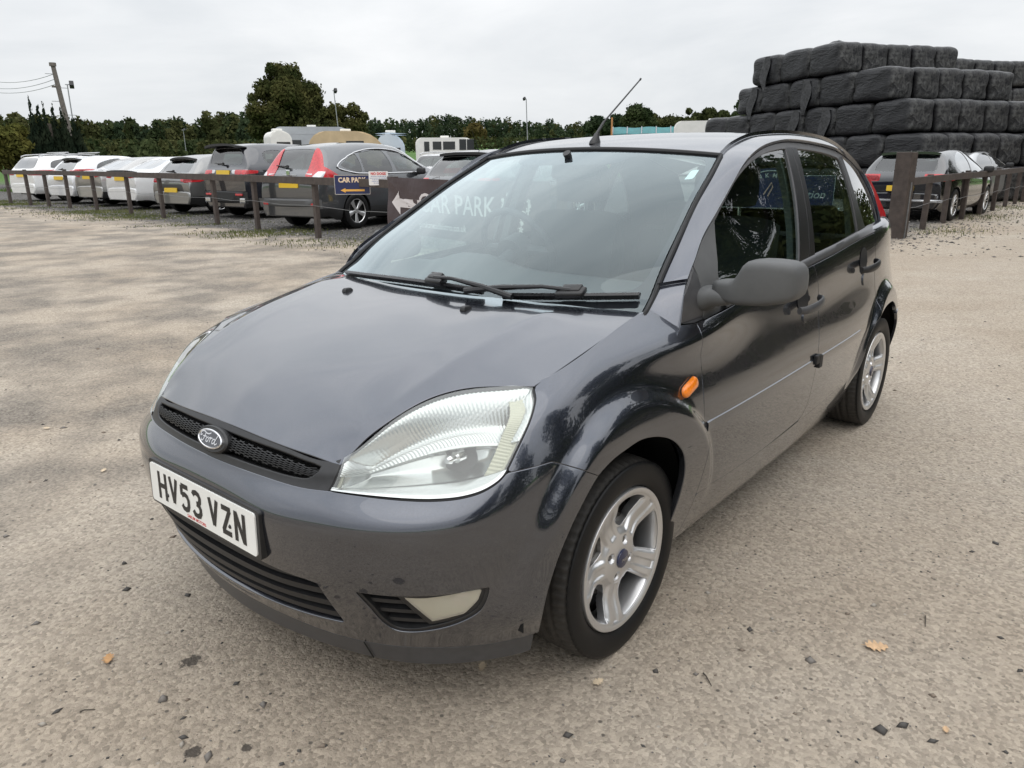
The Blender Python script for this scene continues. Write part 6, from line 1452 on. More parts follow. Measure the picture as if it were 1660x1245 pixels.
for s in (1, -1):
    for xa, xb, za in ((-1.30, -1.40, .6), (-2.06, -2.12, .6)):
        m = MB(); m.loft([[(xa - (z - .95) * .19 - w, s * (glass_y(xa, max(z, .95)) - .03 - d), z) for w, d in ((-.045, 0), (.045, 0), (.03, .03), (-.03, .03))] for z in np.linspace(za, 1.40, 9)]); fix(m.build('cabin_pillar', TRIMG, CARROOT, smooth=True, angle=60))
    m = MB(); m.loft([[(x, s * .735, .40), (x, s * .735, .86), (x, s * .765, .90 + (-x - .4) * .045)] for x in np.linspace(-.45, -2.45, 12)], closed=False); fix(m.build('door_card', DASH, CARROOT, smooth=True))
m = MB(); m.box((-.86, 0, 1.318), (.035, .215, .062), rot=Matrix.Rotation(R(-12), 4, 'Y'), bev=.012, seg=3).cyl((-.845, 0, 1.33), (-.80, 0, 1.385), .012, .016, 10); fix(m.build('rear_view_mirror', BLACKP, CARROOT, smooth=True, angle=50))
m = MB(); m.box((-1.25, 0, .42), (1.9, 1.40, .04)); fix(m.build('cabin_floor', VOID, CARROOT))
# ================================================================ the other cars
CARGLASS = glass('car_glass', (.30, .36, .34), 1.3)
CARDARK = glass('privacy_glass', (.06, .07, .07), 1.4)
CABIN = pbr('car_cabin', (.030, .030, .032), .8)
CLAD = pbr('car_cladding', (.022, .022, .023), .6)
CLEARL = pbr('clear_lamp', (.62, .62, .63), .15, .5, coat=.6)
SATINM = pbr('satin_trim', (.62, .62, .63), .22, .9)
REDB = pbr('red_tail_lamp', (.50, .018, .025), .15, coat=.8, noise=(25, .35))
def light_wheel(kind):
    tyre = MB(); tyre.lathe([(.20, -.10), (.29, -.105), (.315, -.09), (.32, -.04), (.32, .04), (.315, .09), (.29, .105), (.215, .10), (.20, .085)], axis='Y', n=36); a = tyre.mesh('tyre', True, 50); a.materials.append(TYREWALL)
    m = MB(); m.lathe([(.205, .09), (.213, .10), (.218, .098), (.214, .085)], axis='Y', n=36); n = {'ten': 10, 'five': 5, 'star': 5, 'multi': 14}[kind]
    for k in range(n):
        t = 2 * math.pi * k / n; d = Vector((math.cos(t), 0, math.sin(t))); q = Vector((-math.sin(t), 0, math.cos(t))); w0, w1 = {'ten': (.016, .020), 'five': (.034, .042), 'star': (.022, .050), 'multi': (.010, .010)}[kind]
        m.loft([[d * r + q * w + Vector((0, y, 0)), d * r + q * w * .6 + Vector((0, y + .012, 0)), d * r - q * w * .6 + Vector((0, y + .012, 0)), d * r - q * w + Vector((0, y, 0))] for r, w, y in ((.03, w0, .068), (.12, (w0 + w1) / 2, .072), (.208, w1, .084))])
    m.cyl((0, .05, 0), (0, .085, 0), .05, .042, 20); b = m.mesh('alloy_rim', True, 40); b.materials.append(ALLOY)
    m = MB(); m.lathe([(.0001, .045), (.21, .04)], axis='Y', n=28); c = m.mesh('wheel_back'); c.materials.append(VOID)
    return {'tyre': a, 'alloy_rim': b, 'wheel_back': c}
LW = {}
def build_car(x, y, head, label, col, prof, W, wb, ro, H_belt, side_windows, rear_win, lamps, wheel='five', wr=.33, plate=(.86, 0), plate_text_=None, roof_w=.62, clad=.0, metal=.55, rough=.3, extra=None, ground_z=None, dark_glass=False, plate_mat=None, rail=False, name='parked_car', rear_in=.10, white=False):
    """car from its outline: prof = (x, z) along the roof line from tail to nose, x forward from the rear axle"""
    z0 = gzf(x, y) if ground_z is None else ground_z
    root = empty(name, (x, y, z0), R(head), label, 'car', 'cars parked in the car park')
    P_ = np.array(prof, float); w = W / 2; x_t, x_n = P_[0, 0], P_[-1, 0]
    def halfw(xx): t = np.clip((xx - x_t) / .9, 0, 1); u = np.clip((x_n - xx) / 1.1, 0, 1); return w * (1 - .13 * (1 - t) ** 2.2 - .26 * (1 - u) ** 2.4)
    rows = []
    for (px_, pz) in P_:
        hw = halfw(px_); zb = min(H_belt + .06 * np.clip((1.0 - px_) / 2, -.5, 1), pz * .93 - .01); cab = np.clip((pz - zb) / .45, 0, 1)
        zl = .20 + (.06 if px_ < -.5 or px_ > wb + .45 else 0); yr = hw * (.90 - (.90 - roof_w / w * 1.0) * cab) if cab > 0 else hw * .9
        zm = min(.62, pz * .72)
        rows.append([(px_, hw * .90, zl), (px_, hw * .97, zl + .10), (px_, hw, zm), (px_, hw * .99, zm + (zb - zm) * .6), (px_, hw * .955, zb), (px_, hw * .955 + (yr - hw * .955) * .45 + .012 * cab, zb + (pz - .06 * cab - zb) * .5), (px_, yr, pz - .055 * cab - .02), (px_, yr * .72, pz - .012), (px_, 0, pz)])
    G = np.array(rows).transpose(1, 0, 2); tu, tv = chord(G, 1), chord(G, 0)
    fn = lambda us, vs: np.einsum('vj,jik,ui->vuk', nat_matrix(tv, vs), G, nat_matrix(tu, us), optimize=True)
    # body mesh, left half, then cut
    us = np.unique(np.concatenate([np.linspace(tu[0], tu[-1], 150)])); vs = np.linspace(0, tv[-1], 54); S = fn(us, vs)
    N_ = np.cross(np.gradient(S, axis=1), np.gradient(S, axis=0)); N_ = -N_ if N_[10, 60, 1] < 0 else N_; N_ /= np.maximum(np.linalg.norm(N_, axis=2, keepdims=True), 1e-9)
    A = np.concatenate([S.reshape(-1, 3), N_.reshape(-1, 3)], 1); i = np.arange(S.shape[0] * S.shape[1]).reshape(S.shape[:2])
    q = np.stack([i[:-1, :-1], i[:-1, 1:], i[1:, 1:], i[1:, :-1]], -1).reshape(-1, 4); T = np.concatenate([q[:, [0, 1, 2]], q[:, [0, 2, 3]]])
    fn_ = np.cross(A[T[:, 1], :3] - A[T[:, 0], :3], A[T[:, 2], :3] - A[T[:, 0], :3])
    if (fn_ * A[T[:, 0], 3:]).sum(1).mean() < 0: T = T[:, ::-1]
    body = (A, T)
    sx_ = lambda A, poly: np.maximum(sdf(A[:, [0, 2]], poly), .48 * w - A[:, 1])
    ry_ = lambda A, poly: np.maximum(sdf(A[:, [1, 2]], poly), A[:, 0] - (x_t + 1.25))
    def emit(nm, m, mat, off=0, hm=0, both=True, par=root):
        A_, T_ = m
        if not len(T_): return
        V, N2, F = A_[:, :3] + A_[:, 3:6] * off, A_[:, 3:6], [T_]
        if hm: V, N2, F = hem(V, N2, T_, .004, hm)
        V2 = np.concatenate([V, V * [1, -1, 1]]); N3 = np.concatenate([N2, N2 * [1, -1, 1]]); F2 = []
        for f in F: F2 += [f]
        F2 += [f[:, ::-1] + len(V) for f in F]
        return link(nm, mesh_np(nm, V2, F2, N3), mat, par)
    def split(nm, m, mat, off=0, hm=0):                      # left and right as two parts
        A_, T_ = m
        if not len(T_): return
        V, N2, F = A_[:, :3] + A_[:, 3:6] * off, A_[:, 3:6], [T_]
        if hm: V, N2, F = hem(V, N2, T_, .004, hm)
        link(nm, mesh_np(nm, V, F, N2), mat, root); link(nm, mesh_np(nm, V * [1, -1, 1], [f[:, ::-1] for f in F], N2 * [1, -1, 1]), mat, root)
    paintm = paint('paint_' + name, col, metal, rough, dirt=.3)
    shell = body
    arches = [np.array([(cx + (wr + .045) * math.cos(t), wr + (wr + .045) * math.sin(t)) for t in np.linspace(0, 2 * math.pi, 36, endpoint=False)]) for cx in (0, wb)]
    for a in arches: shell = clip(shell, -np.maximum(sdf(shell[0][:, [0, 2]], a), .5 * w - shell[0][:, 1]))
    if clad:
        split('lower_cladding', clip(shell, shell[0][:, 2] - clad), CLAD, 0, .01); shell = clip(shell, -(shell[0][:, 2] - clad) + .002)
    swp = [spline_poly(np.array(p, float), sharp=tuple(range(len(p))) if len(p) < 5 else (0, len(p) - 1), n=4) for p in side_windows]
    rwp = spline_poly(np.array(rear_win + [(-a, b) for a, b in rear_win[::-1]], float), n=4); gl_ = CARDARK if dark_glass else CARGLASS
    for p in swp: shell = clip(shell, -sx_(shell[0], p))
    shell = clip(shell, -ry_(shell[0], rwp))
    fw_top = [(px_, pz) for px_, pz in prof if px_ > wb * .5]
    wsx = [p for p in prof if wb * .42 < p[0] < wb + .4 and p[1] > H_belt + .05]
    if len(wsx) >= 2:
        xa, za = wsx[0]; xb, zb2 = wsx[-1]
        wd = lambda A: np.maximum.reduce([np.abs(A[:, 0] - (xa + xb) / 2) - abs(xb - xa) / 2 + .02, A[:, 1] - (halfw(A[:, 0]) * .80), -(A[:, 2] - H_belt - .03)])
        k = wd(shell[0]); wsm = clip((shell[0], shell[1]), k) if (k < 0).any() else None
        sel = shell; 
        if wsm is not None and abs(xb - xa) > .3: shell = clip(shell, -k); emit('windscreen', wsm, CARGLASS, -.004)
    emit('body', shell, paintm, 0, .012)
    for p in swp: split('side_window', clip(body, sx_(body[0], p)), gl_, -.006)
    emit('rear_window', clip(body, ry_(body[0], rwp)), gl_, -.006)
    for kind, poly, mat, off in lamps:
        p = np.array(poly, float)
        if kind == 'side': split('tail_lamp', clip(body, np.maximum(sx_(body[0], p), body[0][:, 0] - (x_t + 1.2))), mat, off, .01)
        elif kind == 'rear': split('tail_lamp', clip(body, ry_(body[0], p)), mat, off, .01)
        elif kind == 'band': emit('rear_panel', clip(body, ry_(body[0], p)), mat, off, .01)
    # tail and nose faces, floor, cabin
    for k, nm in ((0, 'rear_bumper'), (-1, 'front_bumper')):
        e = G[:, k]; e2 = e * [1, -1, 1]; ring = [tuple(v) for v in e] + [tuple(v) for v in e2[::-1][1:]]; m = MB(); sgn = -1 if k == 0 else 1
        ins = [(v[0] + sgn * .035, v[1] * .93, .5 * (e[0][2] + e[-1][2]) + (v[2] - .5 * (e[0][2] + e[-1][2])) * .88) for v in ring]; m.loft([ring, [(v[0] + sgn * .022, v[1] * .985, v[2]) for v in ring], ins], cap=False); m.bm.faces.new([m.bm.verts.new(v) for v in ins]); m.build(nm, paintm, root, smooth=True, angle=60)
    m = MB(); m.box(((x_t + x_n) / 2, 0, .30), ((x_n - x_t) * .9, W * .80, .16)); m.build('underbody', VOID, root)
    m = MB(); m.box((wb * .42, 0, .60), (wb * .95, W * .82, .5))
    m.build('cabin_tub', CABIN, root)
    for sx2 in (wb * .36, wb * .68):
        for sy2 in (-1, 1):
            m = MB(); m.box((sx2 - .12, sy2 * .36, .95), (.16, .46, .52), rot=Matrix.Rotation(R(-12), 4, 'Y'), bev=.05, seg=3).box((sx2 - .20, sy2 * .36, 1.27), (.10, .25, .17), bev=.04, seg=3); m.build('seat', CABIN, root, smooth=True)
    if wheel not in LW: LW[wheel] = light_wheel(wheel)
    for cx in (0, wb):
        for s in (1, -1):
            wl = empty('wheel', (cx, s * (w - .115), wr)); wl.parent = root; wl.rotation_euler = (0, .7 * cx + s, 0 if s > 0 else math.pi); wl.scale = (wr / .32, 1, wr / .32)
            for nm, me in LW[wheel].items(): link(nm, me, None, wl)
            m = MB(); n = 16; A1, B1 = [], []
            for k in range(n + 1): t = R(-10 + 200 * k / n); A1.append(m.bm.verts.new((cx + (wr + .05) * math.cos(t), s * (w - .36), wr + (wr + .05) * math.sin(t)))); B1.append(m.bm.verts.new((cx + (wr + .05) * math.cos(t), s * (w - .035), wr + (wr + .05) * math.sin(t))))
            for k in range(n): m.bm.faces.new((A1[k], A1[k + 1], B1[k + 1], B1[k]))
            m.bm.faces.new(A1); m.build('arch_liner', VOID, root)
    # number plate with its surround, mirrors, handles, wiper
    pz = plate[0]; us_ = np.linspace(tu[0], tu[-1], 400); cl_ = fn(us_, np.array([tv[-1]]))[0]; xr = cl_[np.argmin(np.abs(cl_[:, 2] - pz) + (cl_[:, 0] > x_t + 1.0) * 9), 0] if pz > G[-1, 0, 2] else x_t - .036
    pe = empty('number_plate', (xr - .012 + plate[1], 0, pz)); pe.parent = root; pe.matrix_basis = Matrix.Translation((xr - .014 + plate[1], 0, pz)) @ frame_at((0, 0, 0), (0, -1, 0), (.10, 0, 1))
    m = MB(); m.prism(rrect(.52, .111, .01), -.02, 0, lambda a, b, q: (a, b, q)); m.build('plate_panel', plate_mat or YELLOW, pe)
    if plate_text_:
        me = stroke_mesh('plate_characters', plate_text(plate_text_[0]), 14, INK, h=.0004); c_ = link('plate_characters', me, None, pe); c_.location = (plate_text_[1], 0, 0)
    for s in (1, -1):
        mx_ = wb * .74; m = MB(); hw = float(halfw(mx_)); m.box((mx_, s * (hw + .09), H_belt + .05), (.13, .20, .14), bev=.045, seg=3).box((mx_ + .02, s * (hw - .02), H_belt), (.08, .10, .06), bev=.015); m.build('door_mirror', paintm if white else CLAD, root, smooth=True)
        for hx in (wb * .20, wb * .56):
            m = MB(); m.box((hx, s * (float(halfw(hx)) * .985 + .012), H_belt - .10), (.19, .03, .035), bev=.011, seg=2); m.build('door_handle', paintm, root, smooth=True)
    if rail:
        for s in (1, -1):
            pts = [(px_, s * roof_w * .93, pz + .045) for px_, pz in prof if pz > H_belt + .42]; m = MB(); m.tube([(pts[0][0], pts[0][1], pts[0][2] - .06)] + pts + [(pts[-1][0], pts[-1][1], pts[-1][2] - .06)], .016, 8); m.build('roof_rail', SATINM, root, smooth=True)
    root['_fn'] = 0; del root['_fn']
    return root, fn, tu, tv, halfw, body
def wiper(root, p0, p1, z): m = MB(); m.tube([p0, p1], [.016, .008], 6).cyl(p0, (p0[0] - .03, p0[1], p0[2]), .03, .03, 10); m.build('rear_wiper', BLACKP, root)
def spoiler(root, x0, x1, w, z, mat, drop=.05): m = MB(); m.loft([[(x0, t * w, z - drop * abs(t) ** 3 - .012), (x0 - .02, t * w, z - drop * abs(t) ** 3), (x1, t * w, z + .03 - drop * abs(t) ** 3), (x1, t * w, z - .02 - drop * abs(t) ** 3)] for t in np.linspace(-1, 1, 13)]); m.build('roof_spoiler', mat, root, smooth=True, angle=50)

# grey people carrier nearest the blue sign
pf = [(-.90, .60), (-.91, .80), (-.88, 1.02), (-.80, 1.12), (-.62, 1.42), (-.50, 1.56), (-.35, 1.60), (.1, 1.645), (.7, 1.665), (1.3, 1.645), (1.75, 1.58), (2.25, 1.34), (2.70, 1.12), (2.95, 1.06), (3.3, 1.0), (3.55, .90), (3.66, .68)]
win = [[(-.33, 1.20), (-.05, 1.34), (.22, 1.43), (.24, 1.08), (.0, 1.10)], [(.32, 1.45), (.70, 1.50), (1.06, 1.50), (1.18, 1.08), (.32, 1.08)], [(1.20, 1.50), (1.50, 1.46), (1.80, 1.36), (2.20, 1.16), (2.26, 1.09), (1.32, 1.08)]]
crv, fnc, tu_, tv_, hwf, bd = build_car(-7.98, -11.24, 188.0, 'dark grey people carrier with tall red tail lamps behind the blue car park sign', (.085, .090, .098), pf, 1.82, 2.62, .9, 1.04, win, [(0, 1.15), (.55, 1.15), (.60, 1.20), (.54, 1.44), (.45, 1.50), (0, 1.52)],
    [('side', [(-.60, 1.56), (-.50, 1.57), (-.58, 1.38), (-.68, 1.19), (-.36, .99), (-.62, .97), (-1.0, 1.0), (-1.0, 1.14), (-.80, 1.20), (-.72, 1.34)], REDB, .008), ('rear', [(.62, 1.00), (.80, .985), (.80, 1.10), (.70, 1.10)], CLEARL, .010), ('band', [(-.60, 1.035), (.60, 1.035), (.60, 1.06), (-.60, 1.06)], SATINM, .012)], wheel='star', wr=.345, plate=(.86, 0), clad=.42, roof_w=.60, metal=.6, rough=.3)
wiper(crv, (-.79, .10, 1.20), (-.74, .48, 1.22), 0)
for s in (1, -1):
    hull = spline_poly(np.array([(-.40, 1.185), (-.02, 1.385), (.35, 1.487), (.75, 1.535), (1.15, 1.535), (1.55, 1.49), (1.85, 1.38), (2.25, 1.17), (2.33, 1.075), (1.3, 1.06), (.3, 1.06), (-.02, 1.08)]), sharp=(8,), n=5); pts = []
    for x_, z_ in hull:
        k = np.argmin(np.abs(bd[0][:, 0] - x_) + np.abs(bd[0][:, 2] - z_) + (bd[0][:, 1] < .45) * 9); pts.append((x_, s * (bd[0][k, 1] + .008), z_))
    m = MB(); m.tube(pts + [pts[0]], .015, 6, cap=False); m.build('window_chrome', SATINM, crv, smooth=True)
m = MB(); m.box((-.90, 0, 1.085), (.02, .09, .09), bev=.01); m.build('badge', CHROME, crv)
m = MB(); m.loft([[(-.93, t * .86, .60), (-.99 + .08 * t * t, t * .86, .57), (-.98 + .08 * t * t, t * .86, .47), (-.90, t * .86, .43)] for t in np.linspace(-1, 1, 13)]); m.build('bumper_step', pbr('bumper_grey', (.12, .122, .125), .5, .3), crv, smooth=True, angle=40)
for s in (1, -1): m = MB(); m.box((-.93, s * .62, .50), (.03, .22, .05), bev=.008); m.build('reflector', REDB, crv)

# dark off-roader
pf = [(-.82, .62), (-.84, .85), (-.84, 1.05), (-.78, 1.16), (-.70, 1.40), (-.64, 1.60), (-.52, 1.66), (0, 1.70), (.8, 1.69), (1.5, 1.64), (2.0, 1.50), (2.55, 1.20), (2.85, 1.12), (3.3, 1.08), (3.48, .95), (3.55, .70)]
suv, *_r = build_car(-8.81, -15.05, 183, 'black and silver off-roader with roof spoiler, second from the blue sign', (.018, .019, .026), pf, 1.90, 2.66, .85, 1.12, [[(-.28, 1.30), (-.25, 1.48), (.32, 1.50), (.36, 1.26), (-.2, 1.24)], [(.46, 1.50), (1.12, 1.49), (1.2, 1.22), (.46, 1.23)], [(1.26, 1.48), (1.72, 1.42), (2.2, 1.22), (1.32, 1.20)]], [(0, 1.22), (.58, 1.22), (.62, 1.26), (.56, 1.52), (.45, 1.57), (0, 1.585)],
    [('rear', [(.34, 1.02), (.84, 1.00), (.84, 1.10), (.34, 1.10)], CLEARL, .006), ('side', [(-.85, 1.0), (-.50, 1.03), (-.50, 1.08), (-.85, 1.10)], REDB, .008)], wheel='five', wr=.365, plate=(1.04, 0), clad=.46, roof_w=.64, metal=.3, rough=.2)
spoiler(suv, -.55, -.86, .62, 1.655, CLAD); wiper(suv, (-.80, .0, 1.235), (-.77, .40, 1.25), 0)
m = MB(); m.loft([[(-.86, t * .88, .62), (-.91 + .07 * t * t, t * .88, .60), (-.91 + .07 * t * t, t * .88, .40), (-.84, t * .86, .34)] for t in np.linspace(-1, 1, 13)]); m.build('bumper_step', CLAD, suv, smooth=True, angle=40)
for s in (1, -1): m = MB(); m.box((-.885, s * .60, .55), (.03, .26, .05), bev=.01); m.build('reflector', REDB, suv); m = MB(); m.box((-.87, s * .70, .42), (.04, .22, .12), bev=.03); m.build('skid_corner', SATINM, suv)

# grey hatchback
HB = [(-.74, .58), (-.76, .78), (-.72, .92), (-.64, 1.00), (-.42, 1.22), (-.22, 1.37), (0, 1.43), (.5, 1.475), (1.1, 1.47), (1.6, 1.39), (2.1, 1.18), (2.5, 1.0), (2.9, .93), (3.3, .84), (3.48, .72), (3.54, .55)]
hwin = [[(.02, 1.08), (.10, 1.20), (.45, 1.33), (1.0, 1.36), (1.02, .98), (.2, .99)], [(1.08, 1.36), (1.4, 1.33), (1.75, 1.19), (2.12, .97), (1.12, .97)]]
g1, *_r = build_car(-8.60, -17.45, 187, 'silver grey hatchback with dark bumper between the black off-roader and a white saloon', (.20, .20, .195), HB, 1.77, 2.65, .75, .97, hwin, [(0, 1.02), (.52, 1.02), (.56, 1.05), (.50, 1.27), (.42, 1.32), (0, 1.34)], [('side', [(-.8, .80), (-.40, .86), (-.48, .96), (-.8, .94)], REDB, .008), ('rear', [(.50, .78), (.84, .80), (.84, .94), (.60, .94)], REDB, .008), ('band', [(-.50, .50), (.50, .50), (.46, .74), (-.46, .74)], pbr('hatch_dark', (.07, .07, .072), .35, .3), .004)], wheel='ten', wr=.32, plate=(.60, -.03), clad=.46)
wiper(g1, (-.60, .02, 1.06), (-.58, .38, 1.05), 0); spoiler(g1, -.10, -.36, .50, 1.375, CLAD)
# white saloon
SD = [(-1.02, .60), (-1.05, .80), (-1.03, .96), (-.95, 1.02), (-.70, 1.045), (-.45, 1.08), (-.1, 1.22), (.35, 1.385), (.8, 1.43), (1.3, 1.425), (1.75, 1.34), (2.3, 1.10), (2.6, 1.0), (3.1, .94), (3.4, .84), (3.54, .62)]
swin = [[(.0, 1.10), (.35, 1.27), (.75, 1.335), (1.08, 1.34), (1.12, 1.0), (.2, 1.0)], [(1.18, 1.335), (1.5, 1.30), (1.85, 1.17), (2.25, .99), (1.2, .99)]]
wmat = dict(metal=0, rough=.28, white=True)
ws1, *_r = build_car(-8.95, -20.40, 184, 'white saloon with black diffuser between two silver cars', (.74, .745, .75), SD, 1.81, 2.81, 1.0, .99, swin, [(0, 1.09), (.48, 1.09), (.56, 1.12), (.50, 1.33), (0, 1.365)], [('rear', [(.48, .85), (.88, .88), (.88, .97), (.50, .95)], REDB, .008), ('side', [(-1.1, .86), (-.66, .93), (-.70, .97), (-1.1, .97)], REDB, .008), ('band', [(-.56, .30), (.56, .30), (.60, .44), (-.60, .44)], CLAD, .006)], wheel='five', wr=.33, plate=(.84, -.01), **wmat)
spoiler(ws1, -.86, -1.06, .66, 1.035, MATS['paint_parked_car'] if False else CLAD, .02)
# silver grey saloon
sg, *_r = build_car(-9.05, -22.80, 184, 'pale silver saloon with grey lower bumper, third from the left edge', (.36, .355, .345), SD, 1.85, 2.85, 1.0, .99, swin, [(0, 1.09), (.48, 1.09), (.56, 1.12), (.50, 1.33), (0, 1.365)], [('rear', [(.44, .84), (.90, .90), (.90, .99), (.46, .94)], REDB, .008), ('side', [(-1.1, .88), (-.62, .95), (-.68, .99), (-1.1, .99)], REDB, .008)], wheel='ten', wr=.33, plate=(.85, -.01), clad=.44)
# white hatchback with high red lamps
wh, *_r = build_car(-8.76, -24.95, 186, 'white hatchback with large pointed red tail lamps and dark bumper insert', (.70, .71, .73), HB, 1.82, 2.65, .75, 1.0, hwin, [(0, 1.03), (.50, 1.03), (.55, 1.06), (.46, 1.30), (.36, 1.345), (0, 1.36)], [('side', [(-.8, .90), (-.20, .985), (-.44, 1.06), (-.62, 1.02), (-.8, 1.0)], REDB, .010), ('rear', [(.50, .90), (.86, .92), (.86, 1.06), (.66, 1.06)], REDB, .010), ('band', [(-.60, .30), (.60, .30), (.64, .46), (-.64, .46)], CLAD, .006)], wheel='multi', wr=.33, plate=(.80, -.03), **wmat)
spoiler(wh, -.08, -.34, .52, 1.385, MATS['black_plastic'], .04); wiper(wh, (-.60, .0, 1.07), (-.56, .36, 1.06), 0)
# white estate
ES = [(-.98, .60), (-1.0, .80), (-.98, .98), (-.92, 1.06), (-.74, 1.28), (-.60, 1.43), (-.45, 1.475), (.2, 1.51), (.9, 1.50), (1.5, 1.46), (1.95, 1.34), (2.5, 1.08), (2.8, 1.0), (3.3, .92), (3.55, .80), (3.65, .58)]
we, *_r = build_car(-8.90, -28.0, 188, 'white estate car with roof bars and dark glass, furthest left of the parked row', (.76, .765, .76), ES, 1.85, 2.87, .98, 1.0, [[(-.42, 1.10), (-.32, 1.28), (.1, 1.38), (.32, 1.385), (.34, 1.03), (-.2, 1.05)], [(.42, 1.385), (1.05, 1.38), (1.1, 1.01), (.44, 1.02)], [(1.16, 1.375), (1.55, 1.33), (1.95, 1.17), (2.35, 1.0), (1.2, 1.0)]], [(0, 1.08), (.60, 1.08), (.66, 1.11), (.58, 1.37), (.5, 1.41), (0, 1.42)], [('side', [(-1.1, .86), (-.55, .90), (-.48, .97), (-1.1, 1.02)], REDB, .010), ('rear', [(.46, .86), (.90, .86), (.90, 1.02), (.60, 1.0)], REDB, .010)], wheel='five', wr=.34, plate=(.86, -.01), rail=True, dark_glass=True, **wmat)
for xb in (.35, 1.45): m = MB(); m.box((xb, 0, 1.60), (.10, 1.26, .035), bev=.012); m.build('roof_bar', SATINM, we, smooth=True)
# black car at the left edge
build_car(-11.6, -37.2, 165, 'black car cut off by the left edge of the picture', (.012, .014, .020), HB, 1.80, 2.65, .75, .98, hwin, [(0, 1.02), (.52, 1.02), (.56, 1.05), (.50, 1.27), (0, 1.34)], [('rear', [(.50, .82), (.84, .84), (.84, .96), (.60, .96)], REDB, .008)], wheel='five', wr=.33, plate=(.60, -.03), metal=.2, rough=.2)
# dark hatchback behind the banner, pale cars further back
HB2 = [(x_, z_ * 1.02) for x_, z_ in HB]
dh, *_r = build_car(-9.4, -8.35, 186, 'dark grey hatchback with wide rear window behind the brown banner', (.10, .105, .11), HB2, 1.80, 2.6, .75, .99, hwin, [(0, 1.02), (.60, 1.02), (.66, 1.05), (.58, 1.32), (.50, 1.36), (0, 1.375)], [('rear', [(.50, .82), (.84, .84), (.84, .98), (.60, .98)], REDB, .008)], wheel='five', wr=.32, plate=(.60, -.03))
spoiler(dh, -.06, -.32, .60, 1.42, BLACKP, .03)
m = MB(); m.tube([(.15, 0, 1.47), (-.08, 0, 1.85)], [.007, .004], 6); m.build('antenna_mast', BLACKP, dh)
build_car(-17.5, -17.2, 192, 'silver estate with roof rails in the second row behind the people carrier', (.48, .48, .48), ES, 1.82, 2.8, .98, 1.0, [[(-.42, 1.10), (-.32, 1.28), (.1, 1.38), (.32, 1.385), (.34, 1.03), (-.2, 1.05)], [(.42, 1.385), (1.05, 1.38), (1.1, 1.01), (.44, 1.02)], [(1.16, 1.375), (1.55, 1.33), (1.95, 1.17), (2.35, 1.0), (1.2, 1.0)]], [(0, 1.08), (.60, 1.08), (.58, 1.37), (0, 1.42)], [('rear', [(.46, .86), (.90, .86), (.90, 1.02), (.60, 1.0)], REDB, .010)], wheel='ten', wr=.33, plate=(.86, -.01), rail=True)
build_car(-15.0, -12.6, 176, 'white hatchback roof showing between the dark hatchback and the caravan', (.70, .71, .72), HB2, 1.78, 2.6, .75, .99, hwin, [(0, 1.02), (.52, 1.02), (.50, 1.27), (0, 1.34)], [('rear', [(.50, .82), (.84, .84), (.84, .98), (.60, .98)], REDB, .008)], wheel='five', wr=.32, plate=(.60, -.03), **wmat)
# cars by the right-hand gatepost
A3 = [(-.66, .58), (-.69, .78), (-.66, .92), (-.60, .99), (-.44, 1.16), (-.26, 1.33), (-.05, 1.385), (.5, 1.425), (1.1, 1.42), (1.6, 1.35), (2.1, 1.15), (2.5, .98), (2.9, .92), (3.3, .82), (3.48, .70), (3.54, .55)]
au, *_r = build_car(-16.4, -2.22, 176, 'black hatchback with four ring badge and yellow plate beside the gatepost', (.012, .013, .016), A3, 1.78, 2.60, .7, .96, hwin, [(0, 1.00), (.56, 1.00), (.60, 1.03), (.52, 1.26), (.44, 1.31), (0, 1.325)], [('rear', [(.42, .80), (.86, .80), (.86, .93), (.44, .90)], REDB, .010), ('side', [(-.8, .80), (-.40, .84), (-.44, .93), (-.8, .94)], REDB, .010)], wheel='multi', wr=.32, plate=(.66, -.02), plate_text_=('RZE', .155), metal=.2, rough=.2)
spoiler(au, -.02, -.34, .56, 1.355, SATINM if False else MATS['paint_parked_car'], .03)
m = MB()
for k in range(4): m.tube([(-.735, .066 - .044 * k + .028 * math.cos(t), .86 + .028 * math.sin(t)) for t in np.linspace(0, 2 * math.pi, 25)], .0052, 6, cap=False)
m.build('ring_badge', CHROME, au, smooth=True)
m = MB(); m.loft([[(-.70, t * .84, .44), (-.745 + .06 * t * t, t * .84, .42), (-.745 + .06 * t * t, t * .84, .40), (-.70, t * .84, .385)] for t in np.linspace(-1, 1, 13)]); m.build('bumper_strip', SATINM, au)
m = MB(); m.loft([[(-.28, 0, 1.385), (-.22, 0, 1.43), (-.14, 0, 1.395)], [(-.28, .02, 1.38), (-.20, .008, 1.42), (-.14, .02, 1.39)]], closed=False); m.build('roof_fin', BLACKP, au)
cv, *_r = build_car(-22.3, -2.75, 170, 'old silver saloon with boot spoiler beyond the black hatchback', (.42, .425, .43), [(x_, z_ * (.97 if z_ > 1.1 else 1)) for x_, z_ in SD], 1.72, 2.70, 1.0, .97, swin, [(0, 1.06), (.48, 1.06), (.50, 1.27), (0, 1.31)], [('rear', [(.42, .78), (.86, .78), (.86, .90), (.44, .90)], REDB, .008), ('band', [(-.84, .50), (.84, .50), (.84, .56), (-.84, .56)], CLAD, .010)], wheel='five', wr=.31, plate=(.84, -.01))
m = MB(); m.loft([[(-.80, t * .70, 1.14), (-.84, t * .70, 1.165), (-1.02, t * .70, 1.175), (-1.03, t * .70, 1.155)] for t in np.linspace(-1, 1, 9)])
for s in (-.5, .5): m.box((-.90, s, 1.08), (.10, .03, .12))
m.build('boot_spoiler', MATS['satin_trim'], cv)
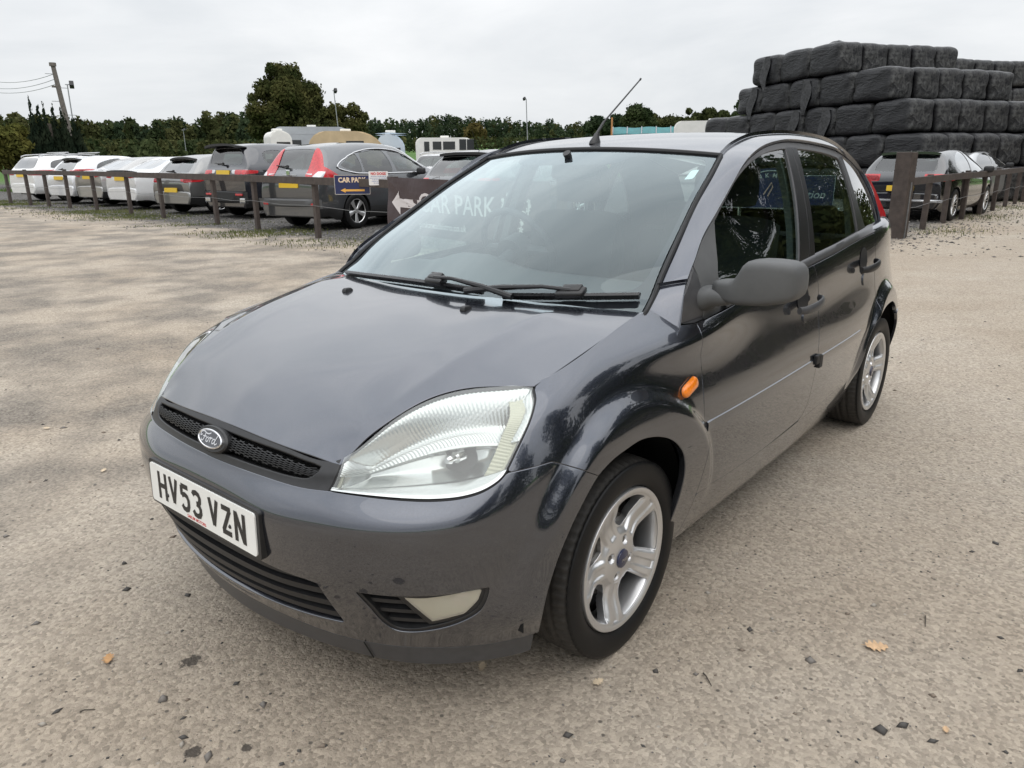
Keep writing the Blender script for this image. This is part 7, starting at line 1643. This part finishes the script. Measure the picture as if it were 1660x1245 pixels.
# ---------------------------------------------------------------- wrapped bales
def film_material():
    m = pbr('black_wrap', (.006, .006, .008), .30, spec=.42); nt = m.node_tree; N = nt.nodes.new; L = nt.links.new; b = nt.nodes['Principled BSDF']
    tc = N('ShaderNodeTexCoord'); mp = N('ShaderNodeMapping'); mp.inputs['Scale'].default_value = (.8, 5, 3); L(tc.outputs['Object'], mp.inputs[0])
    n = N('ShaderNodeTexNoise'); n.inputs['Scale'].default_value = 3.2; n.inputs['Detail'].default_value = 6; n.inputs['Roughness'].default_value = .65; n.inputs['Distortion'].default_value = 1.1; L(mp.outputs[0], n.inputs['Vector'])
    bp = N('ShaderNodeBump'); bp.inputs['Strength'].default_value = .6; bp.inputs['Distance'].default_value = .05; L(n.outputs['Fac'], bp.inputs['Height']); L(bp.outputs[0], b.inputs['Normal'])
    # paler, rougher blotches towards the gathered ends
    sx = N('ShaderNodeSeparateXYZ'); L(tc.outputs['Object'], sx.inputs[0]); ab = N('ShaderNodeMath'); ab.operation = 'ABSOLUTE'; L(sx.outputs['X'], ab.inputs[0])
    mr = N('ShaderNodeMapRange'); mr.inputs['From Min'].default_value = .58; mr.inputs['From Max'].default_value = .74; L(ab.outputs[0], mr.inputs['Value'])
    n2 = N('ShaderNodeTexNoise'); n2.inputs['Scale'].default_value = 5; n2.inputs['Detail'].default_value = 8; n2.inputs['Roughness'].default_value = .75; n2.inputs['Distortion'].default_value = 1.5; L(tc.outputs['Object'], n2.inputs['Vector'])
    r = N('ShaderNodeMapRange'); r.inputs['From Min'].default_value = .42; r.inputs['From Max'].default_value = .72; L(n2.outputs['Fac'], r.inputs['Value'])
    mu = N('ShaderNodeMath'); mu.operation = 'MULTIPLY'; L(mr.outputs[0], mu.inputs[0]); L(r.outputs[0], mu.inputs[1])
    mx = N('ShaderNodeMix'); mx.data_type = 'RGBA'; L(mu.outputs[0], mx.inputs['Factor']); mx.inputs['A'].default_value = (.006, .006, .008, 1); mx.inputs['B'].default_value = (.14, .14, .135, 1); L(mx.outputs['Result'], b.inputs['Base Color'])
    ro = N('ShaderNodeMapRange'); ro.inputs['To Min'].default_value = .30; ro.inputs['To Max'].default_value = .62; L(mr.outputs[0], ro.inputs['Value']); L(ro.outputs[0], b.inputs['Roughness'])
    return m
FILM = film_material()
BL, BW_, BH = 1.50, .97, .96
def bale_mesh(seed):
    g = np.random.default_rng(seed); n = 18; c = np.linspace(-1, 1, n); V = []; F = []
    for ax in range(3):
        for sg in (-1, 1):
            A_, B_ = np.meshgrid(c, c); P_ = np.zeros((n, n, 3)); P_[..., ax] = sg; P_[..., (ax + 1) % 3] = A_; P_[..., (ax + 2) % 3] = B_
            o = len(V) * n * n; i = np.arange(n * n).reshape(n, n) + o; q = np.stack([i[:-1, :-1], i[:-1, 1:], i[1:, 1:], i[1:, :-1]], -1).reshape(-1, 4); F.append(q if sg > 0 else q[:, ::-1]); V.append(P_.reshape(-1, 3))
    V = np.concatenate(V); e = 6.5; V = V / (np.abs(V) ** e).sum(1, keepdims=True) ** (1 / e)
    ph = g.uniform(0, 6.28, (7, 4)); fr = g.uniform(2, 7, (7, 3)); d = sum(.006 * np.sin(V @ fr[k] + ph[k, 0]) for k in range(7)) + .012 * np.sin(14 * V[:, 1] + 5 * V[:, 2] + ph[0, 1]) * (np.abs(V[:, 0]) > .9)
    V = V * (1 + d[:, None]); V[:, 2] = np.where(V[:, 2] < -.5, V[:, 2] * .99, V[:, 2]); V[:, 2] -= .05 * np.abs(V[:, 0]) ** 4 * (V[:, 2] > 0)
    V = V * np.array([BL / 2, BW_ / 2 * 1.0, BH / 2 * 1.01]); me = mesh_np('wrap', V, F, None); me.materials.append(FILM); return me
BM_ = [bale_mesh(100 + k) for k in range(4)]
FLAP = [pbr('loose_wrap', (.030, .030, .032), .5, noise=(6, .4), bump=(9, .8, .03))]
aL = R(-166.5 + 45); uL = Vector((math.cos(aL), math.sin(aL), 0)); aR = R(-166.5 - 45); uR = Vector((math.cos(aR), math.sin(aR), 0))
corner = Vector((-21.95, -2.95, 0)); lv = ['bottom row', 'second row', 'third row', 'fourth row', 'top row']; ords = ['first', 'second', 'third', 'fourth', 'fifth', 'sixth', 'seventh', 'eighth', 'ninth', 'tenth', 'eleventh', 'twelfth']
def bale(p, ang, label, flap=False):
    o = empty('wrapped_bale', p, ang, label, 'bale', 'black wrapped bales stacked in the yard'); k = bale.n = bale.n + 1
    w = link('wrap', BM_[k % 4], None, o); w.rotation_euler = (.02 * math.sin(k * 3.1), .015 * math.sin(k * 1.7), .03 * math.sin(k * 2.3)); w.location = (0, 0, BH / 2); w.scale = (1, 1 + .03 * math.sin(k * 5.1), 1 + .02 * math.sin(k * 1.3))
    if flap:
        m = MB(); x0 = -.1 + .25 * math.sin(k); rows = [[(x0 + .10 * math.sin(t * 3 + k) + dx * (.14 + .10 * math.sin(t * 4)), BW_ / 2 * 1.02 + .03 + .03 * math.sin(t * 7 + dx * 3), BH * (.95 - 1.15 * t) ) for dx in (-1, -.3, .4, 1)] for t in np.linspace(0, 1, 10)]; m.loft(rows, closed=False); m.build('loose_flap', FLAP[0], o, smooth=True)
    return o
bale.n = 0
z00 = gzf(-24, -4)
n_left = [7, 7, 7, 5, 3]; n_right = [7, 7, 6, 5, 5]; set_l = [.0, .5, 1.15, 2.05, 4.1]; set_r = [.0, .05, .10, .12, .05]
for lev in range(5):
    c = corner + uL * set_l[lev] + uR * set_r[lev]; z = z00 + lev * BH * .985
    for i in range(n_left[lev]):
        p = c + uL * (BL / 2 + i * BL * 1.0) + uR * (BW_ / 2 + .02 * math.sin(i * 3 + lev)); p.z = z
        bale(p, aL, 'black wrapped bale, %s, %s from the corner on the long left face' % (lv[lev], ords[i]), flap=(lev, i) in ((3, 2), (3, 4), (2, 2), (2, 3), (4, 2)))
    for i in range(1, n_right[lev]):
        p = c + uL * (BL / 2 + .03 * math.sin(i * 2.1 + lev)) + uR * (BW_ / 2 + i * BW_ * 1.0); p.z = z
        bale(p, aL, 'black bale seen end-on, %s, %s right of the stack corner' % (lv[lev], ords[i - 1]))
c2 = Vector((-31.0, -4.1, 0))
for lev in range(5):
    for i in range(5):
        p = c2 + uL * (BL * .5 + .12 * lev) + uR * (BW_ * (i + .5) - .0); p.z = z00 + lev * BH * .985
        if lev == 4 and i > 3: continue
        bale(p, aL, 'black bale in the further right-hand stack, %s, %s from its left' % (lv[lev], ords[i]))
tp = corner + uL * 4.9 + uR * .6; tp.z = z00 + 5 * BH * .985 - .02
m = MB(); m.loft([[(.30 * math.cos(t) * r, .24 * math.sin(t) * r, h + .03 * math.sin(3 * t)) for t in np.linspace(0, 2 * math.pi, 14, endpoint=False)] for r, h in ((1, 0), (1.1, .05), (.7, .10), (.1, .12))]); o = m.build('plastic_scrap', FLAP[0], None, smooth=True, label='crumpled scrap of black plastic lying on the top row of bales', cat='plastic scrap'); o.location = tp

# ---------------------------------------------------------------- caravans
CVW = pbr('caravan_white', (.74, .73, .69), .4, noise=(3, .06)); CVG = pbr('caravan_grey', (.36, .38, .40), .45, noise=(3, .08)); CVB = pbr('caravan_tan', (.52, .40, .24), .5, noise=(2, .15)); CVL = pbr('caravan_pale_blue', (.52, .60, .68), .45, noise=(2, .06)); CVWIN = pbr('caravan_window', (.035, .037, .04), .12); TEAL = pbr('teal_sheet', (.025, .16, .17), .5, noise=(3, .2))
def caravan(px, d, L_, H_, W_, yaw_off, mat, label, wins=(), round_=.35, zb=.45, stripe=None, name='caravan'):
    c, s, f = ray_at(px, d); a = math.atan2(s[1], s[0]) + R(yaw_off); z = gzf(*c); root = empty(name, (c[0], c[1], z), a, label, 'caravan', 'caravans parked beyond the cars')
    pr = [(-L_ / 2, zb), (-L_ / 2, H_ - round_)] + [(-L_ / 2 + round_ * (1 - math.cos(t)), H_ - round_ + round_ * math.sin(t)) for t in np.linspace(.2, math.pi / 2, 5)] + [(L_ / 2 - round_ * 1.6 * (1 - math.sin(t)), H_ - round_ * 1.2 + round_ * 1.2 * math.cos(t)) for t in np.linspace(0, math.pi / 2 - .15, 6)] + [(L_ / 2, H_ - round_ * 1.5), (L_ / 2 + .06, zb + .5), (L_ / 2 - .1, zb)]
    m = MB(); m.prism(pr, -W_ / 2, W_ / 2, lambda p, q, h: (p, -h, q)); es = [e for e in m.bm.edges if abs(abs(e.verts[0].co.y) - W_ / 2) < 1e-5 and abs(e.verts[0].co.y - e.verts[1].co.y) < 1e-5]; bmesh.ops.bevel(m.bm, geom=es, offset=.06, segments=2, affect='EDGES'); m.build('shell', mat, root, smooth=True, angle=40)
    for (x, z_, w, h) in wins:
        m = MB(); m.box((x, -W_ / 2 - .006, z_), (w, .03, h), bev=.012); wn = m.build('window', CVWIN, root)
    m = MB(); m.box((0, 0, H_ + .06), (.5, .5, .14), bev=.03); m.build('roof_vent', CVW, root)
    for s_ in (-1, 1): m = MB(); m.cyl((-.1, s_ * (W_ / 2 - .22), .32), (-.1, s_ * (W_ / 2 - .02), .32), .32, .32, 18); m.build('wheel', TYREWALL, root, smooth=True, angle=40)
    m = MB(); m.tube([(L_ / 2, -.5, .45), (L_ / 2 + 1.1, 0, .45), (L_ / 2, .5, .45)], .05, 6).box((0, 0, .42), (L_ * .9, W_ * .8, .1)); m.build('chassis', CLAD, root)
    if stripe: m = MB(); m.box((0, -W_ / 2 - .004, stripe[0]), (L_ * .8, .012, stripe[1])); m.build('stripe', CVG, root)
    return root
k = lambda px0, px1, d: (px1 - px0) * sight((px0 + px1) / 2, 240, d)[1]
def cav(px0, px1, top, d, mat, label, wins=(), W_=2.2, yo=0, **kw):
    pxc = (px0 + px1) / 2; c, s, f = ray_at(pxc, d); H_ = sight(pxc, top, d)[0].z - gzf(*c); return caravan(pxc, d, k(px0, px1, d), H_, W_, yo, mat, label, wins, **kw)
cav(452, 567, 207, 46, CVG, 'long grey caravan with pale roof edge behind the black off-roader', [(.9, 2.1, .9, .6), (-1.0, 2.1, .8, .6)], stripe=(2.75, .12))
cav(437, 470, 213, 44, CVW, 'small white caravan end left of the long grey caravan', [(.1, 2.0, .7, .5)], yo=10)
cav(505, 622, 214, 38, CVB, 'tan coloured caravan directly above the grey people carrier roof', [(.4, 1.9, .8, .5)], round_=.8)
cav(614, 657, 216, 40, CVL, 'pale blue van body with shiny roof right of the tan caravan', [(0, 1.7, .9, .35)], round_=.6)
cav(676, 768, 224, 47, CVW, 'white caravan with front windows standing before the green field', [(-1.05, 2.05, .3, .55), (-.45, 2.1, .5, .45), (.25, 2.1, .7, .45), (1.05, 2.15, .40, .6), (1.5, 2.15, .42, .6)])
cav(1092, 1212, 197, 42, CVW, 'white caravan roof seen over the grey car next to the bales', [(.6, 2.2, .9, .5), (-1.2, 2.2, .8, .5)])
c, s, f = ray_at(1038, 44); zt = sight(1038, 207, 44)[0].z - gzf(*c); root = empty('sheeted_trailer', (c[0], c[1], gzf(*c)), math.atan2(s[1], s[0]), 'teal sheeted trailer showing over the car roof right of the aerial', 'trailer')
m = MB(); w_ = 1.55; m.loft([[(x, y, z) for y, z in ((-1, .7), (-1, zt - .35 + .02 * math.sin(x * 5)), (-.5, zt + .03 * math.sin(x * 4)), (.5, zt), (1, zt - .3), (1, .7))] for x in np.linspace(-w_, w_ * 1.1, 12)]); m.build('sheet', TEAL, root, smooth=True, angle=50)
for x in np.linspace(-w_, w_, 5): m = MB(); m.tube([(x, -1.02, .7), (x, -1.02, zt - .33), (x, -.5, zt + .03)], .03, 6); m.build('hoop', POLEG, root)
m = MB(); m.box((-1.6, -1.05, zt / 2 + .25), (.09, .09, zt + .5)); m.build('corner_post', pbr('post_orange', (.45, .22, .08), .7), root)
for s_ in (-1, 1): m = MB(); m.cyl((0, s_ * .85, .4), (0, s_ * 1.0, .4), .4, .4, 18); m.build('wheel', TYREWALL, root, smooth=True, angle=40)

# ---------------------------------------------------------------- leaves and stones lying about
def on_ground(px, py):
    v = fw + r2 * ((px - 830) / FPX) - u2 * ((py - 622.5) / FPX); z = 0.
    for _ in range(30): t = (z - CAM[2]) / v.z; p = Vector(CAM) + v * t; z = gzf(p.x, p.y)
    return p
for (px, py, s, rz, mi, lb) in ((1403, 1050, .062, 2.2, 0, 'tan oak leaf with toothed edge right of the front wheel'), (177, 1064, .042, 1.1, 1, 'small curled brown leaf left of the front bumper'), (962, 1112, .034, 2.9, 2, 'pale broken leaf below the front wheel'), (783, 1077, .036, .6, 2, 'pale leaf tucked under the front splitter'), (1532, 1181, .022, .3, 0, 'tiny tan leaf scrap near the bottom right'), (170, 762, .035, .9, 2, 'pale leaf lying left of the number plate'), (72, 695, .035, 2.0, 2, 'pale leaf far left beside the loose gravel')):
    p = on_ground(px, py); oak_leaf(p.x, p.y, s, rz, LEAFM[mi], lb)
for (px, py, s, mt, lb) in ((1430, 1184, .017, 2, 'dark stone at lower right, larger of the pair'), (1463, 1176, .015, 2, 'flat dark stone at lower right beside another'), (1512, 1202, .010, 2, 'small black stone near the lower right corner'), (265, 1134, .014, 1, 'pale grey stone standing proud below the bumper at left'), (339, 1226, .014, 1, 'grey stone near the bottom edge at left'), (92, 1154, .011, 2, 'dark pebble at lower left'), (297, 1196, .011, 2, 'dark pebble beside the grey stone at bottom left'), (206, 956, .011, 2, 'dark pebble left of the lower grille'), (304, 965, .010, 2, 'dark pebble just ahead of the lower grille'), (427, 1141, .012, 1, 'small grey stone in front of the bumper'), (920, 1193, .014, 2, 'blue grey stone at bottom centre'), (1062, 1089, .010, 2, 'small dark stone below the front wheel'), (1215, 1021, .010, 2, 'small stone right of the front wheel'), (1313, 1072, .014, 1, 'flat grey stone right of centre at bottom')):
    p = on_ground(px, py); o = link('pebble', stones('pebble', np.array([(p.x, p.y)]), np.array([s]), [STM[mt]]), None, None, label=lb, cat='stone', group='loose stones on the yard')
for (px, py, ln, a, lb) in ((1140, 1093, .05, .9, 'thin dry twig below the front wheel'), (1500, 1000, .06, .2, 'short twig right of the oak leaf'), (130, 1156, .035, 2.6, 'dry stalk at the lower left')):
    p = on_ground(px, py); m = MB(); m.tube([p + Vector((ln * t * math.cos(a), ln * t * math.sin(a), .004 + .003 * math.sin(t * 5))) for t in (0, .3, .6, 1)], [.0022, .002, .0017, .001], 5); m.build('twig', BARK, None, smooth=True, label=lb, cat='twig', group='twigs on the yard')
